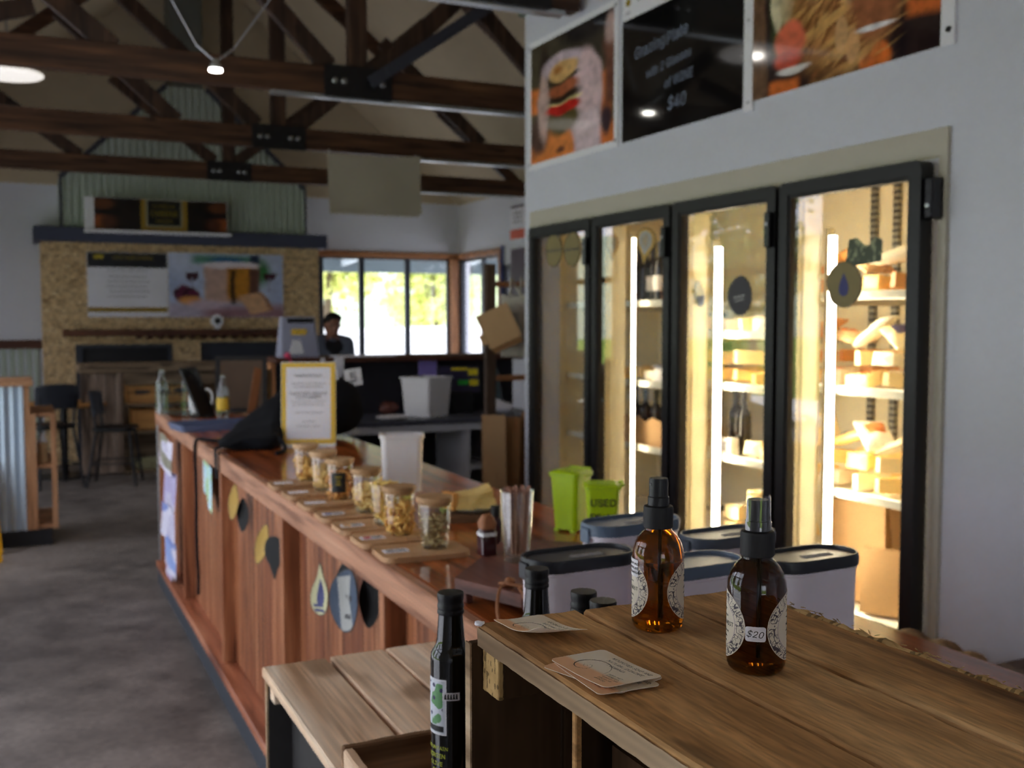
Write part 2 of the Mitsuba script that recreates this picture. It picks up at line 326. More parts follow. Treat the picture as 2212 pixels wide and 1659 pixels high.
def pendant(x, y, z, r, label, glow, bulb=False):
    t = thing('pendant_lamp', label, 'lamp', 'white disc pendant lamps')
    obj('diffuser', mv(lathe([(0, 0), (r * 0.93, 0.0), (r, 0.012), (r * 0.98, 0.024), (0, 0.026)], 48), T(x, y, z)), 'mat_white_plastic', t, more={'emitter': {'type': 'area', 'radiance': rgb(glow)}})
    obj('housing', mv(lathe([(0, 0.0265), (r * 0.93, 0.026), (r * 0.9, 0.04), (0.05, 0.055), (0, 0.056)], 32), T(x, y, z)), 'mat_white_plastic', t)
    obj('stem', mv(lathe([(0.008, 0.055), (0.008, 5.0 - z)], 10), T(x, y, z)), 'mat_steel', t)
    if bulb: obj('bulb', mv(lathe([(0, -0.022), (0.03, -0.02), (0.034, -0.002), (0, -0.001)], 20), T(x + 0.03, y, z)), 'mat_white_plastic', t, more={'emitter': {'type': 'area', 'radiance': rgb((3, 2.8, 2.5))}})
pendant(0.0, 8.8, 3.435, 0.25, 'round white disc pendant lamp far up the aisle between two roof trusses', (0.034, 0.032, 0.029))
pendant(0.50, 5.36, 3.27, 0.26, 'round white disc pendant lamp with a bright bulb, mirrored in the food posters', (0.034, 0.032, 0.029), True)

# ---------------------------------------------------------------- fireplace wall
mat('chip', None or (lambda p, n, uv: mix(mix(lin(150, 120, 82), lin(198, 168, 124), smoothstep(0.25, 0.6, fbm(p.x * 21, p.y * 21, p.z * 27, 2))), lin(226, 204, 164), smoothstep(0.55, 0.85, noise(p.x * 42 + 3, p.y * 30, p.z * 48))) * (0.8 + 0.4 * noise(p.x * 60, p.y * 60, p.z * 60))), 0.85, spec=0.1)
t = thing('fireplace', 'wide tan rough-textured fireplace with a dark slate ledge on top', 'fireplace')
b0, b1, bf = 0.27, 3.33, 12.45
holes = sbox(0.60, 0.0, 1.60, 1.325).union(sbox(1.93, 0, 2.84, 1.345))
body = wall_y(prism(sbox(b0, 0, b1, 2.46).difference(holes), -0.50, 0), bf)
obj('breast', body, 'mat_chip', t)
obj('ledge', cbox(0.20, 3.41, 12.33, 12.98, 2.455, 2.615, 0.006), 'mat_slate', t)
obj('firebox', cbox(0.60, 1.60, 12.52, 12.94, 0.05, 1.32), 'mat_black', t)
obj('firebox_surround', wall_y(prism(sbox(0.59, 0.05, 1.61, 1.33).difference(sbox(0.66, 0.12, 1.56, 1.29)), 0, 0.02), bf), 'mat_charcoal', t)
obj('firebox', cbox(1.93, 2.84, 12.50, 12.94, 0.0, 1.343), 'mat_charcoal', t)
mat('mantel_wood', wood('x', (48, 24, 14), (78, 42, 26), (104, 62, 40)), 0.6)
m = thing('mantel_shelf', 'dark red-brown timber mantel shelf across the fireplace', 'shelf')
obj('board', cbox(0.46, 2.86, 12.22, 12.449, 1.425, 1.495, 0.006), 'mat_mantel_wood', m)
for i in range(14):
    obj('dentil', cbox(1.22 + i * 0.118, 1.27 + i * 0.118, 12.38, 12.449, 1.385, 1.4245, 0.003), 'mat_mantel_wood', m)
# corrugated chimney hood
t = thing('chimney_hood', 'grey-green corrugated steel chimney rising from the slate ledge', 'chimney')
def corrugate(poly, y, pitch=0.076, amp=0.025):
    """corrugated sheet within an outline in x, z: upright waves"""
    x0, z0, x1, z1 = poly.bounds; n = int((x1 - x0) / pitch * 8); ms = []
    xs = np.linspace(x0, x1, n + 1)
    def span(x):
        c = poly.intersection(sbox(x - 1e-4, z0 - 1, x + 1e-4, z1 + 1)); return (c.bounds[1], c.bounds[3]) if not c.is_empty else (z0, z0)
    top = [span(min(max(x, x0 + 2e-4), x1 - 2e-4)) for x in xs]
    yy = y + amp * np.cos(xs / pitch * 2 * np.pi)
    v = np.concatenate([np.stack([xs, yy, [a for a, _ in top]], -1), np.stack([xs, yy, [b for _, b in top]], -1)])
    k = n + 1; i = np.arange(n)
    f = np.vstack([np.stack([i, i + 1, i + 1 + k], -1), np.stack([i, i + 1 + k, i + k], -1)])
    return trimesh.Trimesh(v, f, process=False)
hood = Polygon([(0.48, 2.615), (3.17, 2.615), (3.17, 3.16), (2.05, 4.235), (1.60, 4.235), (0.48, 3.16)])
obj('front_sheet', corrugate(hood, 12.46), 'mat_corrugated', t, smooth=True)
for x in (0.47, 3.165): obj('side_sheet', cbox(x, x + 0.015, 12.47, 12.98, 2.615, 3.16), 'mat_corrugated', t)
obj('edge_trim', cat_([beam((0.48, 12.44, 2.615), (0.48, 12.44, 3.16), 0.03, 0.03, (0, 1, 0)), beam((3.17, 12.44, 2.615), (3.17, 12.44, 3.16), 0.03, 0.03, (0, 1, 0)), beam((0.48, 12.44, 3.16), (1.60, 12.44, 4.235), 0.05, 0.03, (0, 1, 0)), beam((3.17, 12.44, 3.16), (2.05, 12.44, 4.235), 0.05, 0.03, (0, 1, 0))]), 'mat_alu_dark', t)
mat('flue_grey', speckle((112, 116, 108), 0.05, 2, 20), 0.5, 0.3)
obj('flue', cbox(1.66, 2.02, 12.5, 12.92, 4.1, 5.6, 0.01), 'mat_flue_grey', t)

# wainscot beside the fireplace
t = thing('wall_cladding', 'corrugated steel wainscot with a timber cap rail beside the fireplace', 'wall cladding')
obj('sheet', corrugate(sbox(LX + 0.02, 0, 0.26, 1.28), FY - 0.02, 0.085), 'mat_corrugated', t, smooth=True)
obj('rail', cbox(LX + 0.02, 0.265, FY - 0.06, FY - 0.001, 1.28, 1.375, 0.006), 'mat_mantel_wood', t)

# printed boards
def ell(u, v, cu, cv, ru, rv, s=0.12, rot=0.0):
    c, q = math.cos(rot), math.sin(rot); du, dv = u - cu, v - cv
    return 1 - smoothstep(1 - s, 1 + s, dr.sqrt(dr.square((c * du + q * dv) / ru) + dr.square((c * dv - q * du) / rv)))
def rec(u, v, a, b, c, d, s=0.01): return smoothstep(a - s, a + s, u) * (1 - smoothstep(b - s, b + s, u)) * smoothstep(c - s, c + s, v) * (1 - smoothstep(d - s, d + s, v))
def over(col, c, m): return mix(col, lin(c), m)
def warp(uv, k=0.02, f=9.0):
    return uv.x + k * (noise(uv.x * f, uv.y * f, 1.3) - 0.5) * 2, uv.y + k * (noise(uv.x * f, uv.y * f, 7.7) - 0.5) * 2
def mottle(c, uv, f=26.0, k=0.35): return c * (1 - k + 2 * k * fbm(uv.x * f, uv.y * f, 3.0, 3))
def ledge_print(p, n, uv):
    u, v = uv.x, uv.y; uu = dr.abs(u - 0.5) * 2
    c = mix(lin(14, 9, 7), lin(34, 18, 10), noise(u * 9, v * 5))
    c = over(c, (96, 52, 24), ell(uu, v, 0.88, 0.80, 0.16, 0.16, 0.5)); c = over(c, (150, 76, 30), ell(uu, v, 0.93, 0.25, 0.13, 0.20, 0.6)); c = over(c, (80, 40, 20), ell(uu, v, 0.80, 0.24, 0.12, 0.2, 0.6))
    c = over(c, (10, 9, 10), rec(uu, v, 0.6, 1.0, 0.48, 0.6, 0.04))
    c = over(c, (150, 118, 34), rec(u, v, 0.34, 0.69, -0.1, 1.1, 0.004)); c = over(c, (150, 146, 120), rec(u, v, 0.375, 0.655, 0.13, 1.1, 0.004)); c = over(c, (12, 14, 16), rec(u, v, 0.39, 0.64, 0.18, 0.97, 0.004))
    return c
def board(name, label, cat, w, h, place, fn, frame=0.012, rough=0.35, thick=0.012, group=None, back='mat_white_plastic', **k):
    """a flat printed panel: print over a slab"""
    t = thing(name, label, cat, group)
    (v, f), uv = quad_uv(w, h); v = v + [0, 0, thick + 0.001]
    mat('print_' + t, fn, rough, **k)
    obj('print', place(trimesh.Trimesh(v, f, process=False)), 'mat_print_' + t, t, uv=uv)
    obj('panel', place(prism(rrect(w + 2 * frame, h + 2 * frame, 0.002), 0, thick)), back, t)
    return t
def put_y(cx, cz, y, tilt=0): return lambda m: mv(m, T(cx, y, cz), R('x', tilt), np.array([[1, 0, 0, 0], [0, 0, -1, 0], [0, 1, 0, 0], [0, 0, 0, 1.0]]))
def put_x(cy, cz, x): return lambda m: mv(m, T(x, cy, cz), np.array([[0, 0, -1, 0], [-1, 0, 0, 0], [0, 1, 0, 0], [0, 0, 0, 1.0]]))
mat('gold_ink', (150, 128, 30), 0.6); mat('ink', (30, 28, 30), 0.7); mat('grey_ink', (140, 138, 142), 0.7); mat('white_ink', (235, 235, 235), 0.7)
P = put_y(1.50, 2.755, 12.18)
t = board('ledge_sign', 'long dark barrel-photo sign with a gold-framed cheese panel on the slate ledge', 'sign', 1.40, 0.345, P, ledge_print, frame=0.004)
for s, h, dz in (('AUTHENTIC', 0.03, 0.10), ('CHEESE', 0.055, 0.02), ('MAKERS', 0.032, -0.06)):
    obj('lettering', P(mv(text(s, h), T(0.02, dz, 0.0135))), 'mat_gold_ink', t)
obj('ledge_tray', cat_([cbox(0.70, 2.24, 12.08, 12.30, 2.55, 2.575), cbox(0.70, 0.80, 12.17, 12.2, 2.575, 2.93)]), 'mat_white_plastic', t)
def cheese_print(p, n, uv):
    u, v = warp(uv, 0.012, 7)
    c = mix(lin(196, 202, 220), lin(150, 164, 200), noise(u * 4, v * 2 + 4))
    c = over(c, (80, 130, 110), rec(u, v, 0.2, 0.75, 0.84, 0.98, 0.05)); c = over(c, (44, 100, 140), ell(u, v, 0.50, 0.90, 0.14, 0.05, 0.5)); c = over(c, (54, 120, 60), ell(u, v, 0.8, 0.72, 0.08, 0.2, 0.6))
    c = over(c, (30, 44, 70), rec(u, v, 0.70, 0.79, 0.62, 1.0, 0.02))
    c = over(c, (176, 164, 180), rec(u, v, -1, 2, -1, 0.22, 0.06)); c = over(c, (150, 110, 118), rec(u, v, 0.3, 1.1, -1, 0.16, 0.08))
    c = over(c, (190, 156, 142), rec(u, v, 0.30, 0.78, 0.22, 0.80, 0.02)); c = over(c, (224, 212, 216), ell(u, v, 0.54, 0.82, 0.25, 0.06, 0.2))
    c = over(c, (178, 118, 34), rec(u, v, 0.50, 0.72, 0.28, 0.78, 0.015)); c = over(c, (40, 22, 14), rec(u, v, 0.53, 0.57, 0.2, 0.74, 0.02)); c = over(c, (96, 60, 48), rec(u, v, 0.70, 0.79, 0.25, 0.76, 0.02))
    a = u * 0.93 + v * 0.36; b = v * 0.93 - u * 0.36
    c = over(c, (206, 160, 120), rec(a, b, 0.67, 0.87, -0.22, 0.09, 0.012)); c = over(c, (160, 104, 50), rec(a, b, 0.87, 0.90, -0.22, 0.09, 0.01))
    for gx, gy in ((0.20, 0.70), (0.88, 0.70)):
        c = over(c, (58, 12, 28), ell(u, v, gx, gy, 0.055, 0.13, 0.12) * (1 - smoothstep(gy - 0.01, gy + 0.01, v))); c = over(c, (150, 150, 176), rec(u, v, gx - 0.006, gx + 0.006, 0.4, 0.63, 0.004))
    for i, (gx, gy) in enumerate(((0.08, 0.38), (0.13, 0.44), (0.18, 0.40), (0.10, 0.32), (0.16, 0.34), (0.21, 0.35))): c = over(c, (88, 22, 52) if i % 2 else (60, 16, 40), ell(u, v, gx, gy, 0.05, 0.07, 0.3))
    c = over(c, (206, 140, 70), ell(u, v, 0.18, 0.26, 0.10, 0.07, 0.3)); c = over(c, (190, 168, 180), ell(u, v, 0.32, 0.20, 0.16, 0.07, 0.5))
    return mottle(c, uv, 22, 0.2)
def info_print(p, n, uv):
    u, v = uv.x, uv.y
    c = over(mi.Color3f(lin(218, 216, 222)), (22, 24, 30), rec(u, v, -1, 2, 0.77, 2, 0.003)); c = over(c, (140, 112, 34), rec(u, v, -1, 2, 0.07, 0.145, 0.004))
    return over(c, (170, 146, 30), rec(u, v, 0.08, 0.20, 0.90, 0.96, 0.01))
P = put_y(1.15, 1.995, 12.43)
t = board('info_board', 'white information board with a dark header and gold stripe on the fireplace', 'sign', 0.84, 0.71, P, info_print, frame=0.004)
for s, h, dx, dz in (('HERITAGE CHEESE', 0.034, 0.06, 0.30), ('OUR STORY AND CHEESE', 0.026, 0, 0.16)): obj('lettering', P(mv(text(s, h), T(dx, dz, 0.0135))), 'mat_gold_ink' if h > 0.03 else 'mat_grey_ink', t)
for i in range(5): obj('text_line', P(mv(prism(sbox(-0.2 - 0.02 * (i % 3), -0.005, 0.2 + 0.03 * (i % 2), 0.005), 0, 0.0006), T(0, 0.09 - i * 0.055, 0.0132))), 'mat_grey_ink', t)
board('photo_board', 'colour photo board of a cut cheese wheel with red wine on the fireplace', 'photo board', 1.30, 0.73, put_y(2.235, 2.00, 12.43), cheese_print, frame=0.004)
t = thing('security_camera', 'white round camera with a black lens standing on the mantel shelf', 'camera')
obj('shell', mv(lathe([(0, -0.05), (0.055, -0.05), (0.072, -0.03), (0.076, 0.0), (0.066, 0.02), (0.04, 0.026), (0, 0.026)], 24), T(2.10, 12.33, 1.592), R('x', 90)), 'mat_white_plastic', t, smooth=35)
obj('lens', mv(lathe([(0, 0.0265), (0.036, 0.0265), (0.034, 0.034), (0, 0.038)], 20), T(2.10, 12.33, 1.592), R('x', 90)), 'mat_black_gloss', t)
obj('foot', cbox(2.07, 2.13, 12.30, 12.36, 1.4955, 1.54, 0.004), 'mat_white_plastic', t)
# ---------------------------------------------------------------- the service counter
mat('counter_front', wood('z', (84, 46, 28), (146, 88, 56), (182, 124, 86), knots=False), 0.45, spec=0.4)
mat('counter_front_dark', wood('z', (64, 34, 20), (122, 68, 42), (158, 102, 66), knots=False), 0.45, spec=0.4)
mat('counter_rail', wood('y', (110, 60, 40), (164, 100, 70), (190, 130, 96), knots=False), 0.4)
mat('counter_top', wood('y', (92, 42, 18), (146, 74, 34), (176, 100, 50), knots=False), 0.13, spec=0.55, clearcoat=1.0, clearcoat_gloss=0.98)
mat('counter_edge', wood('y', (132, 84, 60), (186, 134, 104), (208, 160, 130), knots=False), 0.35)
c = thing('counter_base', 'long red-brown timber counter base with upright ribs and a slate kickboard', 'counter')
CY0, CY1 = 0.95, 6.68
obj('carcass', cbox(0.85, 1.40, CY0 + 0.03, CY1 - 0.02, 0.1, 0.97), 'mat_counter_front_dark', c)
obj('kickboard', cbox(0.75, 1.38, CY0 + 0.03, CY1 - 0.02, 0.0, 0.1), 'mat_kick', c)
obj('bottom_rail', cbox(0.742, 0.86, CY0 + 0.01, CY1 - 0.02, 0.1, 0.135, 0.004), 'mat_counter_rail', c)
ribs = [1.28, 2.335, 3.38, 4.52, 5.66, 6.66]
for y in ribs: obj('rib', cbox(0.772, 0.849, y, y + 0.038, 0.1352, 0.9745, 0.002), 'mat_counter_front', c)
edges = [CY0 + 0.03] + ribs
for i in range(len(ribs)):
    a, b = (edges[i] + (0.038 if i else 0)), edges[i + 1]
    n = max(1, round((b - a) / 0.098)) if i in (1, 2, 3, 0) else 2
    for k in range(n):
        y0, y1 = a + (b - a) * k / n, a + (b - a) * (k + 1) / n
        obj('front_board', cbox(0.826, 0.849, y0 + 0.0015, y1 - 0.0015, 0.1352, 0.9745, 0.004), 'mat_counter_front' if rng.random() < 0.6 else 'mat_counter_front_dark', c)
obj('end_strip', cbox(0.765, 0.80, CY1 - 0.018, CY1 + 0.03, 0.11, 0.972, 0.004), 'mat_alu', c)
t = thing('countertop', 'glossy orange-brown timber countertop running along the whole counter', 'countertop')
obj('front_edge', cbox(0.757, 0.7845, CY0, CY1, 0.975, 1.05, 0.004), 'mat_counter_edge', t)
obj('slab', cbox(0.785, 1.448, CY0, CY1, 0.975, 1.05, 0.005), 'mat_counter_top', t)

# printed tags hanging on the counter front
def tag_shape(kind):
    if kind == 'drop': pts = [(0, 0.078), (0.013, 0.045), (0.032, 0.01), (0.036, -0.022), (0.026, -0.048), (0, -0.060), (-0.026, -0.048), (-0.036, -0.022), (-0.032, 0.01), (-0.013, 0.045)]
    elif kind == 'leaf': pts = [(0.004, 0.072), (0.024, 0.04), (0.032, 0.0), (0.022, -0.04), (-0.004, -0.070), (-0.024, -0.035), (-0.03, 0.005), (-0.018, 0.045)]
    elif kind == 'wide': pts = [(0.01, 0.072), (0.04, 0.035), (0.046, -0.01), (0.034, -0.05), (0.0, -0.072), (-0.034, -0.048), (-0.05, 0.0), (-0.034, 0.05)]
    else: pts = [(-0.05, 0.02), (-0.03, 0.058), (0.0, 0.07), (0.034, 0.05), (0.052, 0.0), (0.04, -0.044), (0.008, -0.07), (-0.03, -0.058), (-0.045, -0.025)]
    p = np.array(pts + pts[:1]); tt = np.linspace(0, 1, len(p))
    from scipy.interpolate import CubicSpline
    cs = CubicSpline(tt, p, bc_type='periodic'); return Polygon(cs(np.linspace(0, 1, 49)[:-1]))
def card_tag(name, label, kind, place, face, marks=(), size=1.0, bend=0.0, cat='tag', group=None, edge='mat_black'):
    """a shaped card; marks: (outline, material) printed on its face"""
    t = thing(name, label, cat, group)
    def put(poly, z0, z1):
        m = prism(poly, z0, z1)
        if bend:
            m = trimesh.Trimesh(*trimesh.remesh.subdivide_to_size(m.vertices, m.faces, 0.02), process=False); v = np.array(m.vertices); v[:, 2] += bend * v[:, 0] * v[:, 0] * 40 + bend * np.maximum(0, -v[:, 1]) ; m = trimesh.Trimesh(v, m.faces, process=False)
        return place(mv(m, Sc(*((size, size) if np.isscalar(size) else size), 1)))
    sh = tag_shape(kind)
    obj('card', put(sh, 0, 0.002), edge, t); obj('face', put(sh.buffer(-0.002), 0.0022, 0.0027), face, t)
    for poly, m_ in marks: obj('mark', put(poly.intersection(sh.buffer(-0.003)), 0.0029, 0.0033), m_, t)
    return t
mat('tag_gold', (186, 150, 70), 0.6); mat('tag_cream', (196, 192, 150), 0.6); mat('tag_blue', (64, 78, 100), 0.55); mat('tag_grey', (168, 168, 164), 0.6); mat('tag_navy', (52, 54, 110), 0.5); mat('tag_olive', (128, 116, 74), 0.6); mat('tag_dark', (56, 54, 58), 0.5)
drop = Polygon([(0.03 * math.sin(a) * math.sin(a / 2) ** 1.5 * 0.62, 0.034 * math.cos(a)) for a in np.linspace(0.05, 2 * math.pi - 0.05, 40)])
def px_(y, z, x, turn=0.0, roll=0.0):
    return lambda m: mv(m, T(x, y, z), R('z', turn), np.array([[0, 0, -1, 0], [-1, 0, 0, 0], [0, 1, 0, 0], [0, 0, 0, 1.0]]), R('z', roll))
card_tag('hanging_tag', 'gold leaf-shaped tag on the counter front below the far paddle boards, farther of two', 'leaf', px_(4.16, 0.895, 0.765, 30), 'mat_tag_gold', size=1.0, bend=0.2)
card_tag('hanging_tag', 'gold leaf-shaped tag on the counter front, nearer of two, over a dark gap', 'leaf', px_(3.64, 0.83, 0.765, 30, -12), 'mat_tag_gold', size=1.05, bend=0.2)
card_tag('hanging_tag', 'cream drop-shaped tag with a blue mark on the counter front', 'drop', px_(2.79, 0.865, 0.745, 24, 4), 'mat_tag_cream', [(drop.buffer(0.002), 'mat_tag_navy'), (sbox(-0.02, -0.05, 0.02, -0.043), 'mat_tag_navy'), (sbox(-0.024, -0.038, 0.012, -0.031), 'mat_tag_navy')], size=1.05, bend=0.15)
card_tag('hanging_tag', 'blue-grey rounded tag with pale print on the counter front beside the cream drop tag', 'wide', px_(2.535, 0.905, 0.745, 24), 'mat_tag_blue', [(Polygon([(-0.03, 0.05), (0.012, 0.06), (0.006, 0.0), (0.034, -0.06), (-0.01, -0.07), (-0.024, -0.01)]), 'mat_tag_grey'), (sbox(-0.008, 0.0, 0.014, 0.012), 'mat_tag_dark'), (sbox(-0.004, -0.04, 0.018, -0.03), 'mat_tag_dark')], size=1.12, bend=0.15)
for y, s in ((4.135, 0.95), (3.585, 1.1), (2.73, 1.0), (2.50, 1.05)):
    k = card_tag('dark_tag', {4.135: 'black back tag half hidden behind the farther gold leaf tag', 3.585: 'black back tag half hidden behind the nearer gold leaf tag', 2.73: 'black back tag half hidden behind the cream drop tag', 2.50: 'black back tag half hidden behind the blue-grey tag'}[y], 'drop' if y in (3.585,) else 'leaf', px_(y, {4.135: .845, 3.585: .80, 2.73: .885, 2.50: .91}[y], 0.79, 40, 180 if y == 3.585 else 0), 'mat_black_rubber', size=s)
# papers pinned to the far end of the counter front
def paper_print(seed, tint):
    def fn(p, n, uv):
        u, v = uv.x, uv.y
        c = mix(lin(226, 224, 236), lin(196, 192, 214), noise(u * 3, v * 3, seed))
        ln = smoothstep(0.55, 0.7, noise(u * 40, v * 26 + seed, 2)) * smoothstep(0.35, 0.5, noise(u * 4, v * 5, seed + 9)); c = over(c, (150, 140, 178), ln * 0.6)
        pic = smoothstep(0.56, 0.62, noise(u * 2.2, v * 3.1, seed + 20)); return over(c, tint, pic * 0.8)
    return fn
papers = [(6.28, 5.72, 0.78, 0.965, 3, (120, 116, 74)), (6.18, 5.70, 0.58, 0.785, 5, (170, 160, 200)), (6.20, 5.68, 0.40, 0.59, 8, (96, 120, 190)), (6.22, 5.74, 0.22, 0.42, 12, (120, 150, 210)), (6.26, 5.98, 0.15, 0.235, 14, (186, 150, 190))]
for i, (y0, y1, z0, z1, sd, tint) in enumerate(papers):
    t = thing('pinned_paper', ['white printed sheet pinned topmost at the far end of the counter front', 'white printed sheet pinned second from the top at the far end of the counter', 'white sheet with a blue picture pinned in the middle of the column of papers', 'white sheet with blue print pinned fourth from the top at the far counter end', 'small torn white sheet pinned lowest at the far end of the counter front'][i], 'paper', 'papers pinned to the counter end')
    gm, guv = grid(8, 8, lambda u, v: (0.758 - 0.012 * abs(math.sin(u * 4 + i)) * (1 - v) - 0.014 * (4 - i) % 0.03, y0 + (y1 - y0) * u + 0.01 * math.sin(v * 5 + i), z0 + (z1 - z0) * v + 0.01 * math.sin(u * 6 + i * 2)))
    mat('paper_' + str(i), paper_print(sd, tint), 0.8, spec=0.1)
    obj('sheet', gm, 'mat_paper_' + str(i), t, smooth=True, uv=guv)
def bluecard(p, n, uv): return mix(mix(lin(150, 198, 214), lin(198, 222, 230), noise(uv.x * 4, uv.y * 5, 2)), lin(170, 200, 150), smoothstep(0.6, 0.75, noise(uv.x * 5, uv.y * 4, 8)))
mat('bluecard', bluecard, 0.7)
t = thing('pinned_paper', 'pale blue card with a torn lower edge pinned below the counter rim', 'paper')
gm, guv = grid(8, 6, lambda u, v: (0.80 - 0.02 * u, 5.16 - 0.36 * u, 0.785 - 0.05 * (1 if u > 0.5 else 0) * (1 - v) + (0.945 - 0.785) * v))
obj('sheet', gm, 'mat_bluecard', t, uv=guv)

# ---------------------------------------------------------------- cool room interior and glass doors
mat('cream', speckle((236, 226, 196), 0.03, 2, 30), 0.6, spec=0.2)
mat('cream_post', (232, 222, 190), 0.35, spec=0.4)
struct('wall_coolroom_inner', cat_([cbox(3.14, 3.2, 1.98, 4.78, 0.28, 2.32), cbox(2.51, 3.14, 1.95, 2.0, 0.28, 2.32), cbox(2.51, 3.14, 4.76, 4.785, 0.28, 2.32), cbox(2.51, 3.14, 2.0, 4.76, 0.25, 0.3), cbox(2.51, 3.14, 2.0, 4.76, 2.28, 2.33), cbox(2.505, 2.56, 2.0, 4.76, 2.09, 2.28)]), 'mat_cream')
doors = [(2.205, 2.815), (2.835, 3.45), (3.47, 4.085), (4.105, 4.72)]
for i, (a, b) in enumerate(doors):
    t = numbered(f'door_{i + 2}')
    tag(t, ['black-framed glass cooler door with the blue-drop tag, nearest of four', 'black-framed glass cooler door with the dark leaf-shaped tag', 'black-framed glass cooler door with a gold drop tag and dark bottles behind', 'black-framed unlit glass cooler door next to the white wall end'][i], kind='structure')
    x0, x1, w_ = 2.335, 2.385, 0.042
    fr = prism(rrect(b - a, 1.77, 0.02, 5).difference(rrect(b - a - 2 * w_, 1.77 - 2 * w_, 0.004)), 0, 0.05)
    obj('frame', wall_x(mv(fr, T(-(a + b) / 2, 1.185, 0)), 2.385), 'mat_black', t)
    fr = prism(rrect(b - a - 2 * w_ + 0.003, 1.77 - 2 * w_ + 0.003, 0.004).difference(rrect(b - a - 2 * w_ - 0.02, 1.77 - 2 * w_ - 0.02, 0.004)), 0.01, 0.044)
    obj('gasket', wall_x(mv(fr, T(-(a + b) / 2, 1.185, 0)), 2.385), 'mat_black_rubber', t)
    (v, f), uv = quad_uv(b - a - 2 * w_, 1.77 - 2 * w_)
    obj('pane', wall_x(trimesh.Trimesh(v + [-(a + b) / 2, 1.185, 0], f), 2.352), 'mat_pane', t)
    h = obj('hinge', cbox(2.345, 2.40, a - 0.034, a - 0.001, 1.90, 2.02, 0.006) if i == 0 else cbox(2.315, 2.336, a + 0.006, a + 0.036, 1.86, 1.98, 0.004), 'mat_black_gloss', t)
    obj('screw', mv(lathe([(0, 0), (0.008, 0), (0.007, 0.003), (0, 0.004)], 10), T(2.344 if i == 0 else 2.3145, a - 0.017 if i == 0 else a + 0.021, 1.94), R('y', -90)), 'mat_steel', h)
# posts between the bays and their light strips
for i, y in enumerate((2.79, 3.43, 4.065, 4.745)):
    t = thing('divider_post', ['cream divider post behind the nearest glass door', 'cream divider post behind the second glass door, lit by a strip', 'cream divider post beside the dark bottles in the cooler', 'cream divider post at the far end of the cooler'][i], 'post', 'cooler divider posts')
    obj('post', cbox(2.392, 2.505, y, y + 0.05, 0.305, 2.09, 0.003), 'mat_cream_post', t)
    for q in (0.028,): obj('rail', cbox(2.392 + q, 2.396 + q, y - 0.004, y - 0.0002, 0.305, 2.085), 'mat_cream', t)
def strip_face(x, y, z0, z1, r):
    a = np.radians(np.linspace(-150, -20, 9)); k = len(a); v = np.array([[x + r * np.cos(q), y + r * np.sin(q) + r * 0.2, z] for z in (z0, z1) for q in a])
    i = np.arange(k - 1); return trimesh.Trimesh(v, np.vstack([np.stack([i, i + 1, i + 1 + k], -1), np.stack([i, i + 1 + k, i + k], -1)]), process=False)
for y, x, z0, z1, r, e, lab in ((2.772, 2.528, 0.62, 1.90, 0.020, (3.0, 2.55, 1.72), 'bright white upright light strip inside the nearest cooler bay'), (3.412, 2.528, 0.62, 1.90, 0.020, (3.0, 2.55, 1.72), 'bright white upright light strip inside the second cooler bay'), (4.05, 2.535, 0.62, 1.98, 0.010, (1.5, 1.28, 0.88), 'thin white upright light strip beside the dark bottles in the cooler')):
    t = thing('light_strip', lab, 'light')
    obj('tube', strip_face(x, y, z0, z1, r), 'mat_white_plastic', t, more={'emitter': {'type': 'area', 'radiance': rgb(e)}}, smooth=False)
    obj('holder', cbox(x - r, x + r, y + r * 0.3, y + r * 0.3 + 0.008, z0 - 0.03, z1 + 0.03, 0.002), 'mat_cream_post', t)
# shelves
mat('wire_white', (226, 224, 214), 0.35); mat('shelf_glass', (214, 214, 200), 0.12)
levels = [[1.70, 1.375, 1.015, 0.60], [1.557, 1.35, 1.06, 0.72], [1.69, 1.325, 1.03, 0.66], [1.69, 1.33, 1.03, 0.66]]
names = ['nearest', 'second', 'third', 'farthest']; order = ['top', 'second', 'third', 'lowest']
for i, (a, b) in enumerate(doors):
    ya, yb = (2.01 if i == 0 else a + 0.27), min(b + 0.262, 4.755)
    for k, z in enumerate(levels[i]):
        t = thing('cooler_shelf', f'white {order[k]} shelf in the {names[i]} cooler bay', 'shelf', 'cooler shelves')
        obj('board', cbox(2.585, 3.05, ya, yb, z - 0.012, z, 0.003), 'mat_wire_white', t)
        obj('front_edge', cbox(2.572, 2.584, ya, yb, z - 0.018, z + 0.012, 0.003), 'mat_shelf_glass', t)
        for y in (ya + 0.06, yb - 0.12): obj('bracket', cbox(2.60, 3.135, y, y + 0.012, z - 0.035, z - 0.0125), 'mat_beige_trim', t)
mat('slot_metal', lambda p, n, uv: mix(lin(60, 58, 54), lin(150, 146, 132), smoothstep(0.45, 0.55, dr.abs(p.z * 40 - dr.floor(p.z * 40) - 0.5) * 2)), 0.4, 0.5)
for y, lab in ((2.45, 'beside the near side wall'), (3.07, 'under the notched card, nearer the hinge'), (3.19, 'under the notched card, nearer the strip'), (3.82, 'of the second bay'), (4.40, 'of the dark-bottle bay')):
    t = thing('shelf_upright', 'slotted metal upright on the cooler back wall ' + lab, 'shelf upright', 'slotted uprights in the cooler')
    obj('strip', cbox(3.122, 3.138, y - 0.014, y + 0.014, 0.32, 2.16), 'mat_slot_metal', t)

